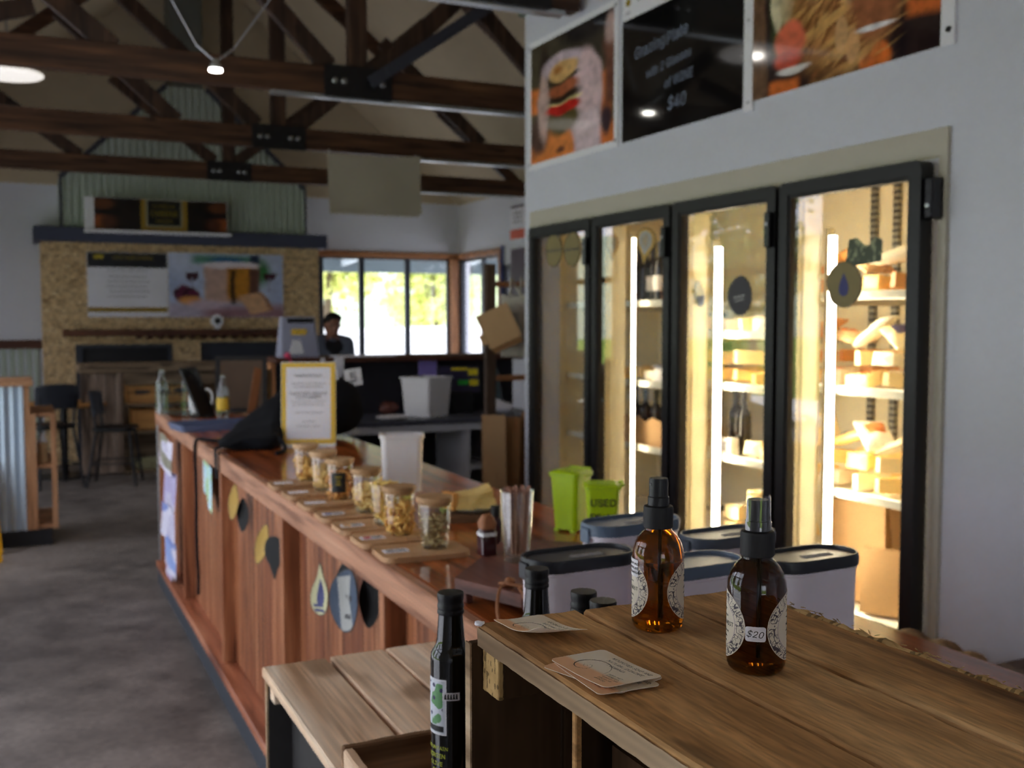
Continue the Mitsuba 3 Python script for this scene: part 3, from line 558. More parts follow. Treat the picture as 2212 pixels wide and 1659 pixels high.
# cheeses on the shelves
mat('cheese_a', speckle((240, 206, 130), 0.08, 30, 90), 0.45, spec=0.5); mat('cheese_b', speckle((244, 222, 168), 0.08, 30, 90), 0.45, spec=0.5); mat('cheese_c', speckle((214, 150, 78), 0.1, 30, 90), 0.45, spec=0.5); mat('cheese_d', speckle((236, 226, 200), 0.06, 30, 90), 0.4, spec=0.5)
mat('label_purple', (70, 64, 104), 0.5); mat('label_white', (228, 224, 218), 0.5); mat('label_orange', (206, 120, 60), 0.5); mat('kraft', speckle((190, 154, 112), 0.05, 6, 120), 0.85, spec=0.1); mat('kraft_dark', speckle((140, 102, 66), 0.05, 6, 120), 0.85, spec=0.1)
wedge = []
for s in range(4):
    q = random.Random(s); L, W_, H_ = 0.13 + 0.03 * q.random(), 0.075 + 0.02 * q.random(), 0.045 + 0.015 * q.random()
    p = [(-L / 2, -0.012, 0.002), (-L / 2, 0.012, 0.002), (L / 2, -W_ / 2, 0.0), (L / 2, W_ / 2, 0.0), (-L / 2, -0.010, H_), (-L / 2, 0.010, H_), (L / 2 - 0.004, -W_ / 2 + .003, H_ * 0.96), (L / 2 - 0.004, W_ / 2 - .003, H_ * 0.96), (L / 2 + 0.006, 0, H_ / 2)]
    wedge.append((mikit.ply(tm(m3.Manifold.hull_points(np.array(p))), None), L, W_, H_))
lab_ply = mikit.ply(cbox(-0.028, 0.028, -0.02, 0.02, 0, 0.001), None)
lab_side = mikit.ply(cbox(-0.036, 0.036, -0.001, 0, 0.008, 0.042), None)
def cheese(x, y, z, yaw, roll, kind, m_, lm, group, label, top=True):
    t = thing('cheese_pack', label, 'cheese', group)
    d, L, W_, H_ = wedge[kind]; M = T(x, y, z) @ R('z', yaw) @ R('y', roll)
    obj('wedge', d, m_, t, M=M)
    if lm: obj('sticker', lab_ply, lm, t, M=M @ T(L * 0.18, 0, H_ * 0.985 + 0.0005) @ R('z', 20 * kind) @ Sc(0.8, 0.8, 1))
    return t
tone = {'mat_cheese_a': 'yellow', 'mat_cheese_b': 'pale yellow', 'mat_cheese_c': 'orange-brown', 'mat_cheese_d': 'creamy white'}; mark = {None: '', 'mat_label_white': ', white sticker', 'mat_label_purple': ', purple sticker', 'mat_label_orange': ', orange sticker'}
ordn = ['first', 'second', 'third', 'fourth', 'fifth', 'sixth', 'seventh']
def heap(i, k, n, y0, y1, height, mats, lms, label, x0=2.60, x1=2.95, seed=0):
    """packs lie in columns from the light strip on, two deep, in layers"""
    q = random.Random(seed); z = levels[i][k] + 0.0035; ncol = max(2, int((y1 - y0) / 0.108)); per = ncol * 2; bay = names[i]
    for j in range(n):
        layer, rest = divmod(j, per); col, deep = rest % ncol, rest // ncol
        if layer and (col + layer) % 5 == seed % 5: continue
        m_, lm = q.choice(mats), q.choice(lms)
        y = y1 - 0.054 - col * (y1 - y0) / ncol; x = x0 + 0.085 + deep * 0.175
        cheese(x, y, z + 0.008 + layer * 0.071 + (0.012 if layer > 1 else 0), q.choice((0, 180, 0, 180)) + q.uniform(-13, 13), q.uniform(-7, 7) if layer < 2 else q.uniform(-24, 24), q.randrange(4), m_, lm, label, f"{'rear ' if deep else ''}{tone[m_]} cheese{mark[lm]}, {('bottom layer', 'second layer', 'third layer', 'top layer')[layer]}, {ordn[col]} from {'strip' if i < 2 else 'post'}, {order[k]} shelf, {bay} bay")
A, B_, C_, D_ = 'mat_cheese_a', 'mat_cheese_b', 'mat_cheese_c', 'mat_cheese_d'
heap(0, 2, 16, 2.53, 3.05, 4, [A, A, B_, D_], [None, 'mat_label_white', None], 'yellow cheese wedge heaped on the third shelf behind the nearest glass door', seed=1)
heap(0, 1, 16, 2.53, 3.05, 3, [A, C_, D_, B_], ['mat_label_purple', 'mat_label_white', 'mat_label_orange'], 'wrapped cheese wedge piled on the second shelf behind the nearest glass door', seed=2)
heap(0, 0, 8, 2.50, 2.96, 3, [C_, C_, D_, A], ['mat_label_purple', 'mat_label_purple', 'mat_label_white'], 'orange-brown wrapped cheese piled on the top shelf behind the nearest glass door', seed=3)
heap(1, 1, 12, 3.22, 3.70, 2, [A, B_], [None, 'mat_label_white'], 'pale yellow cheese wedge on the second shelf behind the second glass door', seed=4)
heap(1, 0, 8, 3.20, 3.66, 2, [B_, D_, A], [None, 'mat_label_white'], 'pale cheese wedge on the top shelf behind the second glass door', seed=5)
heap(1, 2, 2, 3.20, 3.36, 2, [A, A, B_], [None], 'yellow cheese wedge below the black bottles behind the second glass door', seed=6)
heap(1, 3, 10, 3.20, 3.48, 2, [A, B_], [None, 'mat_label_white'], 'yellow cheese wedge on the lowest shelf behind the second glass door', seed=7)
heap(2, 1, 6, 3.98, 4.33, 1, [A, D_], ['mat_label_white', None], 'yellow and white cheese pack on the second shelf of the dark-bottle bay', seed=8)
heap(2, 0, 1, 3.86, 3.96, 1, [C_], ['mat_label_white'], 'orange cheese pack beside the dark bottles on the top shelf', seed=9)
# crumpled packs leaning on the piles
def pillow(x, y, z, yaw, tilt, m_, lm, label, seed):
    t = thing('cheese_bag', label, 'cheese', 'crumpled cheese packs in the nearest cooler bay')
    gm, _ = grid(12, 10, lambda u, v: ((u - 0.5) * 0.16, (v - 0.5) * 0.11, 0.0)); v = np.array(gm.vertices); e = (1 - (v[:, 0] / 0.08) ** 4) * (1 - (v[:, 1] / 0.055) ** 4)
    nz = meshkit.noise(np.c_[v[:, :2] * 38 + seed * 9.1, 0 * v[:, 0]], seed) - 0.5
    top = np.c_[v[:, :2], 0.004 + e * (0.018 + 0.020 * nz)]; bot = np.c_[v[:, :2], -0.004 - e * (0.012 + 0.010 * nz)]; k = len(v)
    ed = gm.edges[trimesh.grouping.group_rows(gm.edges_sorted, require_count=1)]
    m = trimesh.Trimesh(np.vstack([top, bot]), np.vstack([gm.faces, gm.faces[:, ::-1] + k, np.stack([ed[:, 0], ed[:, 0] + k, ed[:, 1] + k], -1), np.stack([ed[:, 0], ed[:, 1] + k, ed[:, 1]], -1)]), process=False); trimesh.repair.fix_normals(m)
    M = T(x, y, z) @ R('z', yaw) @ R('y', tilt)
    obj('wrap', mv(m, M), m_, t)
    sel = np.where((np.abs(v[:, 0] - 0.02) < 0.04) & (np.abs(v[:, 1]) < 0.036))[0]; fs = gm.faces[np.isin(gm.faces, sel).all(1)]
    obj('sticker', mv(trimesh.Trimesh(top + [0, 0, 0.0012], fs, process=True), M), lm, t)
k_ = 0
for z, spots_ in ((1.70 + 0.125, ((2.30, 12), (2.43, -18), (2.57, 25))), (1.375 + 0.20, ((2.28, -20), (2.40, 30), (2.53, -8), (2.66, 22))), (1.015 + 0.20, ((2.27, 18), (2.39, -24), (2.52, 14), (2.65, -30)))):
    for y, tl in spots_:
        m_ = ['mat_kraft', 'mat_cheese_d', 'mat_cheese_b', 'mat_cheese_c'][(k_ * 7 + 1) % 4]; lm = ['mat_label_purple', 'mat_label_white', 'mat_label_orange'][k_ % 3]
        if z < 1.4: m_ = [A, B_, D_][k_ % 3]
        pillow(2.66, y + 0.29, z - 0.02 * (k_ % 2), 90 + tl, tl * 1.3, m_, lm, f"crumpled {['brown', 'white', 'pale', 'orange'][(k_ * 7 + 1) % 4] if z > 1.4 else ['yellow', 'pale yellow', 'white'][k_ % 3]} cheese pack atop the {'top' if z > 1.8 else 'second' if z > 1.5 else 'third'} shelf pile, {ordn[int((2.7 - y) / 0.125)]} from the light strip", k_); k_ += 1
# bottles in the cooler
mat('bottle_black', (20, 20, 20), 0.12, spec=0.6)
wine = mikit.ply(lathe([(0, 0.002), (0.034, 0), (0.037, 0.006), (0.037, 0.175), (0.033, 0.20), (0.016, 0.225), (0.0135, 0.235), (0.0135, 0.29), (0.016, 0.292), (0.016, 0.305), (0, 0.306)], 20), None, smooth=35)
wl = mikit.ply(lathe([(0.0375, 0.06), (0.0378, 0.061), (0.0378, 0.135), (0.0375, 0.136)], 20), None, smooth=35)
def bottle(x, y, z, s, lm, label, group=None):
    t = thing('wine_bottle', label, 'bottle', group); M = T(x, y, z + 0.001) @ Sc(s)
    obj('glass', wine, 'mat_bottle_black', t, M=M)
    if lm: obj('label', wl, lm, t, M=M)
for j, (x, y) in enumerate(((2.66, 4.02), (2.68, 4.11), (2.70, 4.20), (2.72, 4.29))): bottle(x, y, 1.69, 0.9, 'mat_label_white' if j < 2 else None, f'dark bottle on the top shelf of the third bay, {ordn[3 - j]} from the cream post', 'dark bottles on the cooler top shelf')
for j, (x, y) in enumerate(((3.04, 4.05), (3.04, 4.16), (3.04, 4.28))): bottle(x, y, 1.325, 1.05, None, f'dark bottle behind the yellow packs of the third bay, {ordn[2 - j]} from the post', 'dark bottles on the cooler second shelf')
t = thing('carton', 'brown cardboard carton holding black bottles on the third cooler shelf', 'box')
obj('carton', wall_x(prism(Polygon([(-4.345, 1.033), (-3.94, 1.033), (-3.94, 1.15), (-4.02, 1.165), (-4.08, 1.14), (-4.14, 1.165), (-4.20, 1.14), (-4.26, 1.165), (-4.345, 1.15)]), -0.008, 0), 2.62), 'mat_kraft', t)
obj('carton_side', cat_([cbox(2.628, 2.90, 3.94, 3.95, 1.033, 1.15), cbox(2.628, 2.90, 4.335, 4.345, 1.033, 1.15), cbox(2.89, 2.9, 3.95, 4.335, 1.033, 1.15)]), 'mat_kraft', t)
for j, y in enumerate((4.0, 4.09, 4.18, 4.27)): bottle(2.69, y, 1.035, 0.82, None, f'black bottle standing in the brown cooler carton, {ordn[3 - j]} from the post', 'bottles in the cooler carton')
for j, (x, y) in enumerate(((2.68, 3.40), (2.72, 3.50))): bottle(x, y + 0.03, 1.06, 0.86, None, ['black bottle on the third shelf of the second cooler bay, nearer', 'black bottle on the third shelf of the second cooler bay, next to the light strip'][j])
t = thing('carton', 'small white carton beside the two black bottles in the cooler', 'box')
obj('carton', cbox(2.59, 2.635, 3.40, 3.47, 1.063, 1.135, 0.002), 'mat_label_white', t); obj('print', cbox(2.588, 2.5895, 3.415, 3.445, 1.08, 1.12), 'mat_grey_ink', t)
t = thing('tub', 'white tub with a dark lid on the lowest shelf behind the second glass door', 'tub')
obj('tub', mv(lathe([(0, 0), (0.04, 0), (0.048, 0.09), (0, 0.09)], 20), T(2.66, 3.58, 0.723)), 'mat_label_white', t); obj('lid', mv(lathe([(0, 0.0905), (0.05, 0.0905), (0.05, 0.10), (0, 0.101)], 20), T(2.66, 3.58, 0.723)), 'mat_charcoal', t)
t = thing('tub', 'pale blue-white tub standing on the second shelf beside dark bottles', 'tub')
obj('tub', cbox(2.588, 2.66, 3.87, 3.96, 1.328, 1.40, 0.006), 'mat_label_white', t); obj('lid', cbox(2.584, 2.664, 3.866, 3.964, 1.401, 1.41, 0.003), 'mat_tag_blue', t)
# paper bags at the bottom of the nearest bay
def paper_bag(name, label, x, y, z, w, d, h, yaw, m1, m2, lean=0.0, group=None):
    t = thing(name, label, 'paper bag', group)
    M = T(x, y, z) @ R('z', yaw) @ R('x', lean)
    v = [(-w / 2, -d / 2, 0), (w / 2, -d / 2, 0), (w / 2, d / 2, 0), (-w / 2, d / 2, 0), (-w / 2, -d / 4, h), (w / 2, -d / 4, h), (w / 2, d / 4, h), (-w / 2, d / 4, h), (w / 2 - 0.02, 0, h * 0.6), (-w / 2 + 0.02, 0, h * 0.6)]
    obj('front', trimesh.Trimesh(np.array(v), [(0, 1, 5), (0, 5, 4)], process=False), m1, t, M=M)
    obj('back', trimesh.Trimesh(np.array(v), [(2, 3, 7), (2, 7, 6)], process=False), m1, t, M=M)
    obj('gusset', trimesh.Trimesh(np.array(v)[[1, 2, 8, 5, 6]], [(0, 1, 2), (0, 2, 3), (1, 4, 2), (3, 2, 4)], process=False), m2, t, M=M)
    obj('gusset', trimesh.Trimesh(np.array(v)[[0, 9, 3, 4, 7]], [(0, 1, 2), (0, 3, 1), (2, 1, 4), (3, 4, 1)], process=False), m2, t, M=M)
    return t
paper_bag('paper_bag', 'brown paper bag with a dark side leaning inside the nearest cooler bay', 2.74, 2.83, 0.61, 0.22, 0.10, 0.37, -62, 'mat_kraft', 'mat_kraft_dark', 8)
paper_bag('paper_bag', 'pale paper bag slumped low in front of the leaning brown bag in the cooler', 2.655, 2.63, 0.61, 0.14, 0.07, 0.22, -58, 'mat_kraft', 'mat_kraft_dark', -6)
paper_bag('paper_bag', 'pale brown paper bag behind the leaning bag in the cooler', 2.98, 2.80, 0.61, 0.22, 0.10, 0.34, -64, 'mat_kraft', 'mat_kraft_dark', 4)
# tags stuck on the glass
card_tag('door_tag', 'round olive tag with a blue drop stuck on the nearest glass door', 'round', px_(2.515, 1.725, 2.349), 'mat_tag_olive', [(drop.buffer(0.001), 'mat_tag_navy')], size=(1.52, 1.03))
t = thing('door_tag', 'small green-grey notched card above the round blue-drop tag on the glass door', 'tag')
nt = Polygon([(-0.078, -0.045), (0.074, -0.032), (0.076, 0.03), (0.05, 0.045), (0.02, 0.018), (0.0, 0.022), (-0.03, 0.046), (-0.062, 0.04)])
mat('tag_green', lambda p, n, uv: mix(lin(70, 78, 56), lin(140, 146, 110), smoothstep(0.5, 0.65, noise(p.y * 90, p.z * 70))), 0.5)
obj('card', px_(2.435, 1.822, 2.349)(prism(nt, 0, 0.002)), 'mat_tag_green', t)
card_tag('door_tag', 'dark leaf-shaped tag stuck on the second glass door', 'wide', px_(3.035, 1.70, 2.349, 0, 8), 'mat_tag_dark', [(sbox(-0.025, -0.005, 0.02, 0.0), 'mat_tag_grey'), (sbox(-0.02, -0.018, 0.015, -0.014), 'mat_tag_grey')], size=(1.42, 0.98))
card_tag('door_tag', 'gold and grey drop-shaped tag on the third glass door before dark bottles', 'drop', px_(3.66, 1.925, 2.349, 0, 172), 'mat_tag_gold', [(tag_shape('drop').buffer(-0.012), 'mat_tag_grey'), (tag_shape('drop').buffer(-0.019), 'mat_tag_olive'), (tag_shape('drop').buffer(-0.026), 'mat_tag_gold')], size=(2.0, 1.08))
def pp_(x, z, y, roll=0): return lambda m: mv(m, T(x, y, z), np.array([[1, 0, 0, 0], [0, 0, -1, 0], [0, 1, 0, 0], [0, 0, 0, 1.0]]), R('z', roll))
card_tag('post_tag', 'gold and grey drop-shaped tag on the cream post of the third bay', 'drop', pp_(2.428, 1.945, 4.058, 180), 'mat_tag_gold', [(tag_shape('drop').buffer(-0.012), 'mat_tag_grey'), (tag_shape('drop').buffer(-0.019), 'mat_tag_olive')], size=0.85)
card_tag('post_tag', 'narrow blue-grey tag on the cream post of the second bay', 'leaf', pp_(2.45, 1.715, 3.424, 14), 'mat_tag_grey', [(sbox(-0.04, -0.06, 0.04, -0.01), 'mat_tag_navy')], size=0.75)
card_tag('door_tag', 'beige round tag on the unlit farthest glass door, nearer the wall end', 'round', px_(4.47, 1.945, 2.349), 'mat_tag_olive', [(sbox(-0.05, -0.004, 0.05, 0.003), 'mat_tag_dark')], size=(1.65, 1.1))
card_tag('door_tag', 'beige rounded tag on the unlit farthest glass door, nearer the third door', 'wide', px_(4.285, 1.94, 2.349), 'mat_tag_olive', [(sbox(-0.05, -0.004, 0.05, 0.003), 'mat_tag_dark')], size=(1.65, 1.1))

# ---------------------------------------------------------------- boards above the doors
def burger_print(p, n, uv):
    u, v = warp(uv, 0.022, 8)
    c = mix(lin(52, 48, 40), lin(92, 84, 62), noise(u * 4, v * 4)); c = over(c, (30, 28, 30), ell(u, v, 0.75, 0.98, 0.35, 0.14, 0.5)); c = over(c, (40, 28, 26), ell(u, v, 0.18, 0.7, 0.07, 0.25, 0.5))
    c = over(c, (214, 122, 62), rec(u, v, -0.1, 0.12, 0.42, 0.64, 0.03)); c = over(c, (206, 116, 56), rec(u, v, 0.86, 0.97, 0.2, 0.55, 0.03)); c = over(c, (110, 70, 56), rec(u, v, 0.90, 1.1, 0.3, 0.8, 0.04)); c = over(c, (190, 160, 152), ell(u, v, 0.97, 0.86, 0.06, 0.12, 0.4))
    c = over(c, (206, 112, 54), rec(u, v, -0.1, 1.1, -0.1, 0.17, 0.04)); c = over(c, (214, 128, 66), ell(u, v, 0.30, 0.06, 0.28, 0.2, 0.15)); c = over(c, (88, 66, 58), ell(u, v, 0.10, 0.22, 0.13, 0.16, 0.4))
    c = over(c, (60, 46, 52), ell(u, v, 0.92, 0.18, 0.06, 0.12, 0.4))
    c = over(c, (190, 160, 150), ell(u, v, 0.17, 0.46, 0.07, 0.3, 0.3)); c = over(c, (206, 178, 180), ell(u, v, 0.68, 0.40, 0.20, 0.40, 0.12)); c = over(c, (198, 178, 186), ell(u, v, 0.40, 0.76, 0.24, 0.10, 0.2)); c = over(c, (206, 184, 188), rec(u, v, 0.56, 0.86, -0.1, 0.3, 0.03))
    c = over(c, (86, 76, 44), ell(u, v, 0.42, 0.30, 0.20, 0.12, 0.25)); c = over(c, (184, 40, 34), ell(u, v, 0.42, 0.40, 0.22, 0.055, 0.2)); c = over(c, (222, 204, 140), ell(u, v, 0.44, 0.452, 0.20, 0.022, 0.3)); c = over(c, (48, 36, 28), ell(u, v, 0.43, 0.49, 0.20, 0.05, 0.3))
    c = over(c, (160, 88, 56), ell(u, v, 0.42, 0.555, 0.19, 0.055, 0.25)); c = over(c, (40, 34, 24), ell(u, v, 0.43, 0.625, 0.19, 0.03, 0.3)); c = over(c, (206, 164, 104), ell(u, v, 0.42, 0.70, 0.18, 0.085, 0.15) ); c = over(c, (164, 104, 50), ell(u, v, 0.36, 0.72, 0.06, 0.03, 0.6))
    c = over(c, (100, 60, 46), ell(u, v, 0.39, 0.06, 0.05, 0.025, 0.5))
    return mottle(c, uv, 20, 0.3)
def chips_print(p, n, uv):
    u, v = warp(uv, 0.02, 8)
    c = mix(lin(30, 22, 24), lin(54, 40, 38), noise(u * 5, v * 4)); c = over(c, (200, 104, 48), rec(u, v, 0.10, 0.30, -0.1, 0.07, 0.02)); c = over(c, (206, 104, 44), ell(u, v, 0.70, 0.05, 0.08, 0.09, 0.2)); c = over(c, (206, 106, 50), rec(u, v, 0.82, 1.1, 0.18, 0.6, 0.03)); c = over(c, (40, 26, 30), ell(u, v, 0.93, 0.42, 0.09, 0.16, 0.3)); c = over(c, (28, 22, 26), rec(u, v, 0.80, 0.86, -0.1, 0.3, 0.03))
    w_ = noise(u * 70, v * 3); c = over(c, (112, 84, 62), rec(u, v, -0.1, 0.085, -0.1, 1.1, 0.01) * (0.7 + 0.3 * w_))
    c = over(c, (60, 92, 44), rec(u, v, 0.14, 0.36, 0.22, 0.9, 0.05)); c = over(c, (110, 140, 60), smoothstep(0.55, 0.7, noise(u * 30, v * 20)) * rec(u, v, 0.16, 0.36, 0.24, 0.9, 0.05)); c = over(c, (206, 196, 160), ell(u, v, 0.16, 0.50, 0.035, 0.16, 0.2)); c = over(c, (170, 44, 50), ell(u, v, 0.14, 0.66, 0.05, 0.07, 0.3)); c = over(c, (190, 180, 140), ell(u, v, 0.21, 0.55, 0.04, 0.2, 0.2))
    c = over(c, (168, 116, 68), ell(u, v, 0.52, 0.44, 0.30, 0.40, 0.25))
    for k, ang in enumerate((0.9, 0.5, 1.3, 0.7, 1.1, 0.3)):
        a = u * math.cos(ang) + v * math.sin(ang); b = v * math.cos(ang) - u * math.sin(ang)
        st = smoothstep(0.62, 0.72, noise(b * (30 + 5 * k) + k * 7, a * 4 + k)) * ell(u, v, 0.46 + 0.03 * k, 0.32, 0.24, 0.30, 0.3)
        c = over(c, (206, 160, 96) if k % 2 else (120, 72, 40), st * 0.85)
    c = over(c, (212, 186, 150), ell(u, v, 0.62, 0.62, 0.12, 0.26, 0.3)); c = over(c, (196, 160, 110), ell(u, v, 0.38, 0.66, 0.10, 0.2, 0.3)); c = over(c, (214, 150, 60), ell(u, v, 0.52, 0.66, 0.04, 0.07, 0.4))
    c = over(c, (150, 92, 60), ell(u, v, 0.70, 0.34, 0.13, 0.22, 0.3)); c = over(c, (206, 160, 110), ell(u, v, 0.52, 0.20, 0.035, 0.09, 0.2)); c = over(c, (206, 156, 104), ell(u, v, 0.58, 0.13, 0.035, 0.08, 0.2))
    c = over(c, (214, 108, 78), ell(u, v, 0.23, 0.27, 0.09, 0.10, 0.2)); c = over(c, (190, 76, 54), ell(u, v, 0.22, 0.17, 0.09, 0.05, 0.3)); c = over(c, (214, 210, 206), ell(u, v, 0.25, 0.115, 0.10, 0.022, 0.3)); c = over(c, (216, 212, 212), ell(u, v, 0.70, 0.19, 0.10, 0.012, 0.3))
    return mottle(c, uv, 24, 0.35)
X0 = 2.399
P = put_x(4.395, 2.686, X0)
t = board('food_poster', 'glossy poster of a burger wrapped in white paper above the cooler doors', 'poster', 0.81, 0.576, P, burger_print, frame=0.03, rough=0.06, thick=0.008)
def studs(t, P, w, h):
    for sx in (-1, 1):
        for sy in (-1, 1): obj('stud', P(mv(lathe([(0, 0), (0.008, 0), (0.007, 0.005), (0, 0.006)], 12), T(sx * w, sy * h, 0.0095))), 'mat_steel', t)
studs(t, P, 0.42, 0.29)
P = put_x(3.505, 2.63, X0)
t = board('chalkboard', 'black glossy board with chalk writing between the two food posters', 'chalkboard', 0.83, 0.51, P, lambda p, n, uv: mix(lin(14, 14, 15), lin(32, 32, 32), smoothstep(0.4, 0.7, noise(uv.x * 3, uv.y * 2.4, 4)) * 0.8), frame=0.0, rough=0.05, thick=0.008)
mat('chalk', (120, 128, 146), 0.9, spec=0.0)
def chalk(s, h, u, v, rot=0): obj('chalk_line', P(mv(text(s, h, 0.0004), T(u, v, 0.0095), R('z', rot), np.array([[1, 0.2, 0, 0], [0, 1, 0, 0], [0, 0, 1, 0], [0, 0, 0, 1.0]]))), 'mat_chalk', t)
chalk('Grazing', 0.046, -0.20, 0.10, 4); chalk('Plate', 0.046, 0.0, 0.115, 6); chalk('with 2 Glasses', 0.034, -0.065, 0.012, 5); chalk('of WINE', 0.036, 0.01, -0.062, 3); chalk('$40', 0.05, 0.0, -0.15, 2)
obj('header', P(prism(sbox(-0.415, 0.257, 0.415, 0.36), 0, 0.008)), 'mat_white_plastic', t)
obj('logo', P(prism(Polygon([(-0.385, 0.315), (-0.355, 0.315), (-0.35, 0.33), (-0.37, 0.345), (-0.39, 0.33)]), 0.0085, 0.0095)), 'mat_gold_ink', t)
obj('lettering', P(mv(text('SPECIALS', 0.018), T(-0.24, 0.325, 0.0085))), 'mat_ink', t)
obj('lettering', P(mv(text('TODAY', 0.010), T(-0.37, 0.285, 0.0085))), 'mat_grey_ink', t)
obj('edge_strip', P(prism(sbox(0.418, -0.27, 0.468, 0.36), 0, 0.008)), 'mat_white_plastic', t)
for z in (-0.24, 0.05): obj('stud', P(mv(lathe([(0, 0), (0.006, 0), (0.005, 0.004), (0, 0.005)], 10), T(0.445, z, 0.0085))), 'mat_steel', t)
P = put_x(2.617, 2.70, X0)
t = board('food_poster', 'glossy poster of chips, salad and salmon on a plate above the cooler doors', 'poster', 0.835, 0.62, P, chips_print, frame=0.001, rough=0.06, thick=0.008)
obj('edge_strip', P(prism(sbox(0.419, -0.312, 0.466, 0.312), 0, 0.008)), 'mat_white_plastic', t)
obj('stud', P(mv(lathe([(0, 0), (0.009, 0), (0.008, 0.005), (0, 0.006)], 12), T(0.447, -0.27, 0.0085))), 'mat_ink', t)
# ---------------------------------------------------------------- things on the countertop
CT = 1.0505
mat('paddle', wood('x', (140, 100, 66), (178, 134, 94), (200, 160, 120), knots=False), 0.5)
mat('lid_wood', wood('x', (150, 110, 72), (186, 144, 100), (206, 168, 126), knots=False), 0.55)
scene['mat_jar_glass'] = {'type': 'thindielectric', 'int_ior': 1.5, 'specular_transmittance': rgb((0.93, 0.95, 0.93))}
mat('snack_gold', speckle((236, 190, 104), 0.15, 60, 200), 0.6); mat('snack_pale', speckle((244, 212, 140), 0.12, 60, 200), 0.6); mat('snack_olive', speckle((190, 168, 120), 0.2, 60, 200), 0.6); mat('snack_yellow', speckle((240, 206, 112), 0.12, 60, 200), 0.6); mat('snack_orange', speckle((226, 166, 92), 0.15, 60, 200), 0.6)
spots = [(0.870, 2.345), (0.866, 2.515), (0.866, 2.69), (0.866, 2.875), (0.866, 3.075), (0.866, 3.285), (0.866, 3.49)]
marks = [('mat_grey_ink', 'mat_white_paper'), ('label_red', 'mat_white_paper'), ('label_amber', 'mat_white_paper'), ('label_blue', 'mat_white_paper'), None, None, None]
mat('label_red', (190, 50, 60), 0.5); mat('label_amber', (220, 160, 50), 0.5); mat('label_blue', (90, 96, 150), 0.5)
nth = ['nearest the camera, below the olive-coloured snack jar', 'with a red-marked card, second in the row', 'with an orange-marked card, third in the row', 'with a blue-marked card, fourth in the row', 'with a white card, fifth in the row', 'with a white card, sixth in the row', 'farthest in the row, by the framed notice']
pad_ply = mikit.ply(prism(rrect(0.215, 0.148, 0.03, 8), 0, 0.013), None); card_ply = mikit.ply(prism(rrect(0.062, 0.036, 0.004), 0, 0.001), None); blot_ply = mikit.ply(prism(rrect(0.02, 0.022, 0.003), 0, 0.0006), None); line_ply = mikit.ply(prism(sbox(-0.013, -0.002, 0.013, 0.002), 0, 0.0006), None)
for i, (x, y) in enumerate(spots):
    t = thing('paddle_board', 'pale rounded wooden tasting board ' + nth[i], 'serving board', 'tasting boards in a row on the counter')
    M = T(x, y, CT) @ R('z', -2 + rng.uniform(-2, 2))
    obj('board', pad_ply, 'mat_paddle', t, M=M)
    obj('hollow', mikit.ply(mv(lathe([(0, 0), (0.042, 0), (0.043, 0.0006), (0, 0.0007)], 28), T(0.035, 0.005, 0.0131)), None), 'mat_kraft', t, M=M)
    k = obj('name_card', card_ply, 'mat_white_paper', t, M=M @ T(-0.062, 0, 0.0132))
    if marks[i]:
        m_ = marks[i][0] if marks[i][0].startswith('mat_') else 'mat_' + marks[i][0]
        obj('blot', blot_ply, m_, k, M=M @ T(-0.076, 0, 0.0143))
        for q in (-0.008, 0.0, 0.008): obj('text_line', line_ply, 'mat_grey_ink', k, M=M @ T(-0.05, q, 0.0143))
def curls(n, r0, r1, h, seed, size=0.011, straight=False, z0=0.012):
    q = random.Random(seed); ms = []
    for _ in range(n):
        z = z0 + h * q.random(); r = (r0 + (r1 - r0) * z / 0.11) * math.sqrt(q.random()) * 0.78; a = q.random() * 6.28
        if straight: p = [(-size, 0, 0), (0, 0.1 * size, 0), (size, 0, 0)]
        else: p = [(size * math.cos(t_), size * math.sin(t_), size * 0.5 * t_ / 3) for t_ in np.linspace(0, 4.0, 7)]
        ms.append(mv(tube(p, 0.0042 if not straight else 0.003, 5), T(r * math.cos(a), r * math.sin(a), z), R('x', q.random() * 360), R('y', q.random() * 360)))
    return cat_(ms)
jar_ply = mikit.ply(lathe([(0, 0.0), (0.029, 0.0), (0.032, 0.004), (0.0345, 0.03), (0.0405, 0.108), (0.0415, 0.112)], 36), None, smooth=40)
base_ply = mikit.ply(lathe([(0, 0.006), (0.030, 0.008), (0.0325, 0.012), (0.0318, 0.006)], 36), None, smooth=40)
rib_ply = mikit.ply(cat_([tube([(0.0335 * math.cos(a), 0.0335 * math.sin(a), 0.012), (0.0385 * math.cos(a), 0.0385 * math.sin(a), 0.075)], 0.0016, 5) for a in np.linspace(0, 6.283, 13)[:-1]]), None, smooth=True)
lid_ply = mikit.ply(lathe([(0, 0.104), (0.038, 0.104), (0.038, 0.1125), (0.0435, 0.113), (0.0445, 0.115), (0.0445, 0.124), (0.0435, 0.126), (0, 0.1262)], 36), None, smooth=40)
jars = [(0.905, 2.342, 'mat_snack_olive', 'olive-brown snacks'), (0.880, 2.53, 'mat_snack_gold', 'golden curled snacks'), (0.893, 2.68, 'mat_snack_yellow', 'yellow shreds'), (0.900, 2.872, 'mat_snack_pale', 'pale golden snacks'), (0.890, 3.11, 'mat_snack_orange', 'golden snacks'), (0.890, 3.30, 'mat_snack_pale', 'pale yellow snacks'), (0.890, 3.525, 'mat_snack_gold', 'golden curls')]
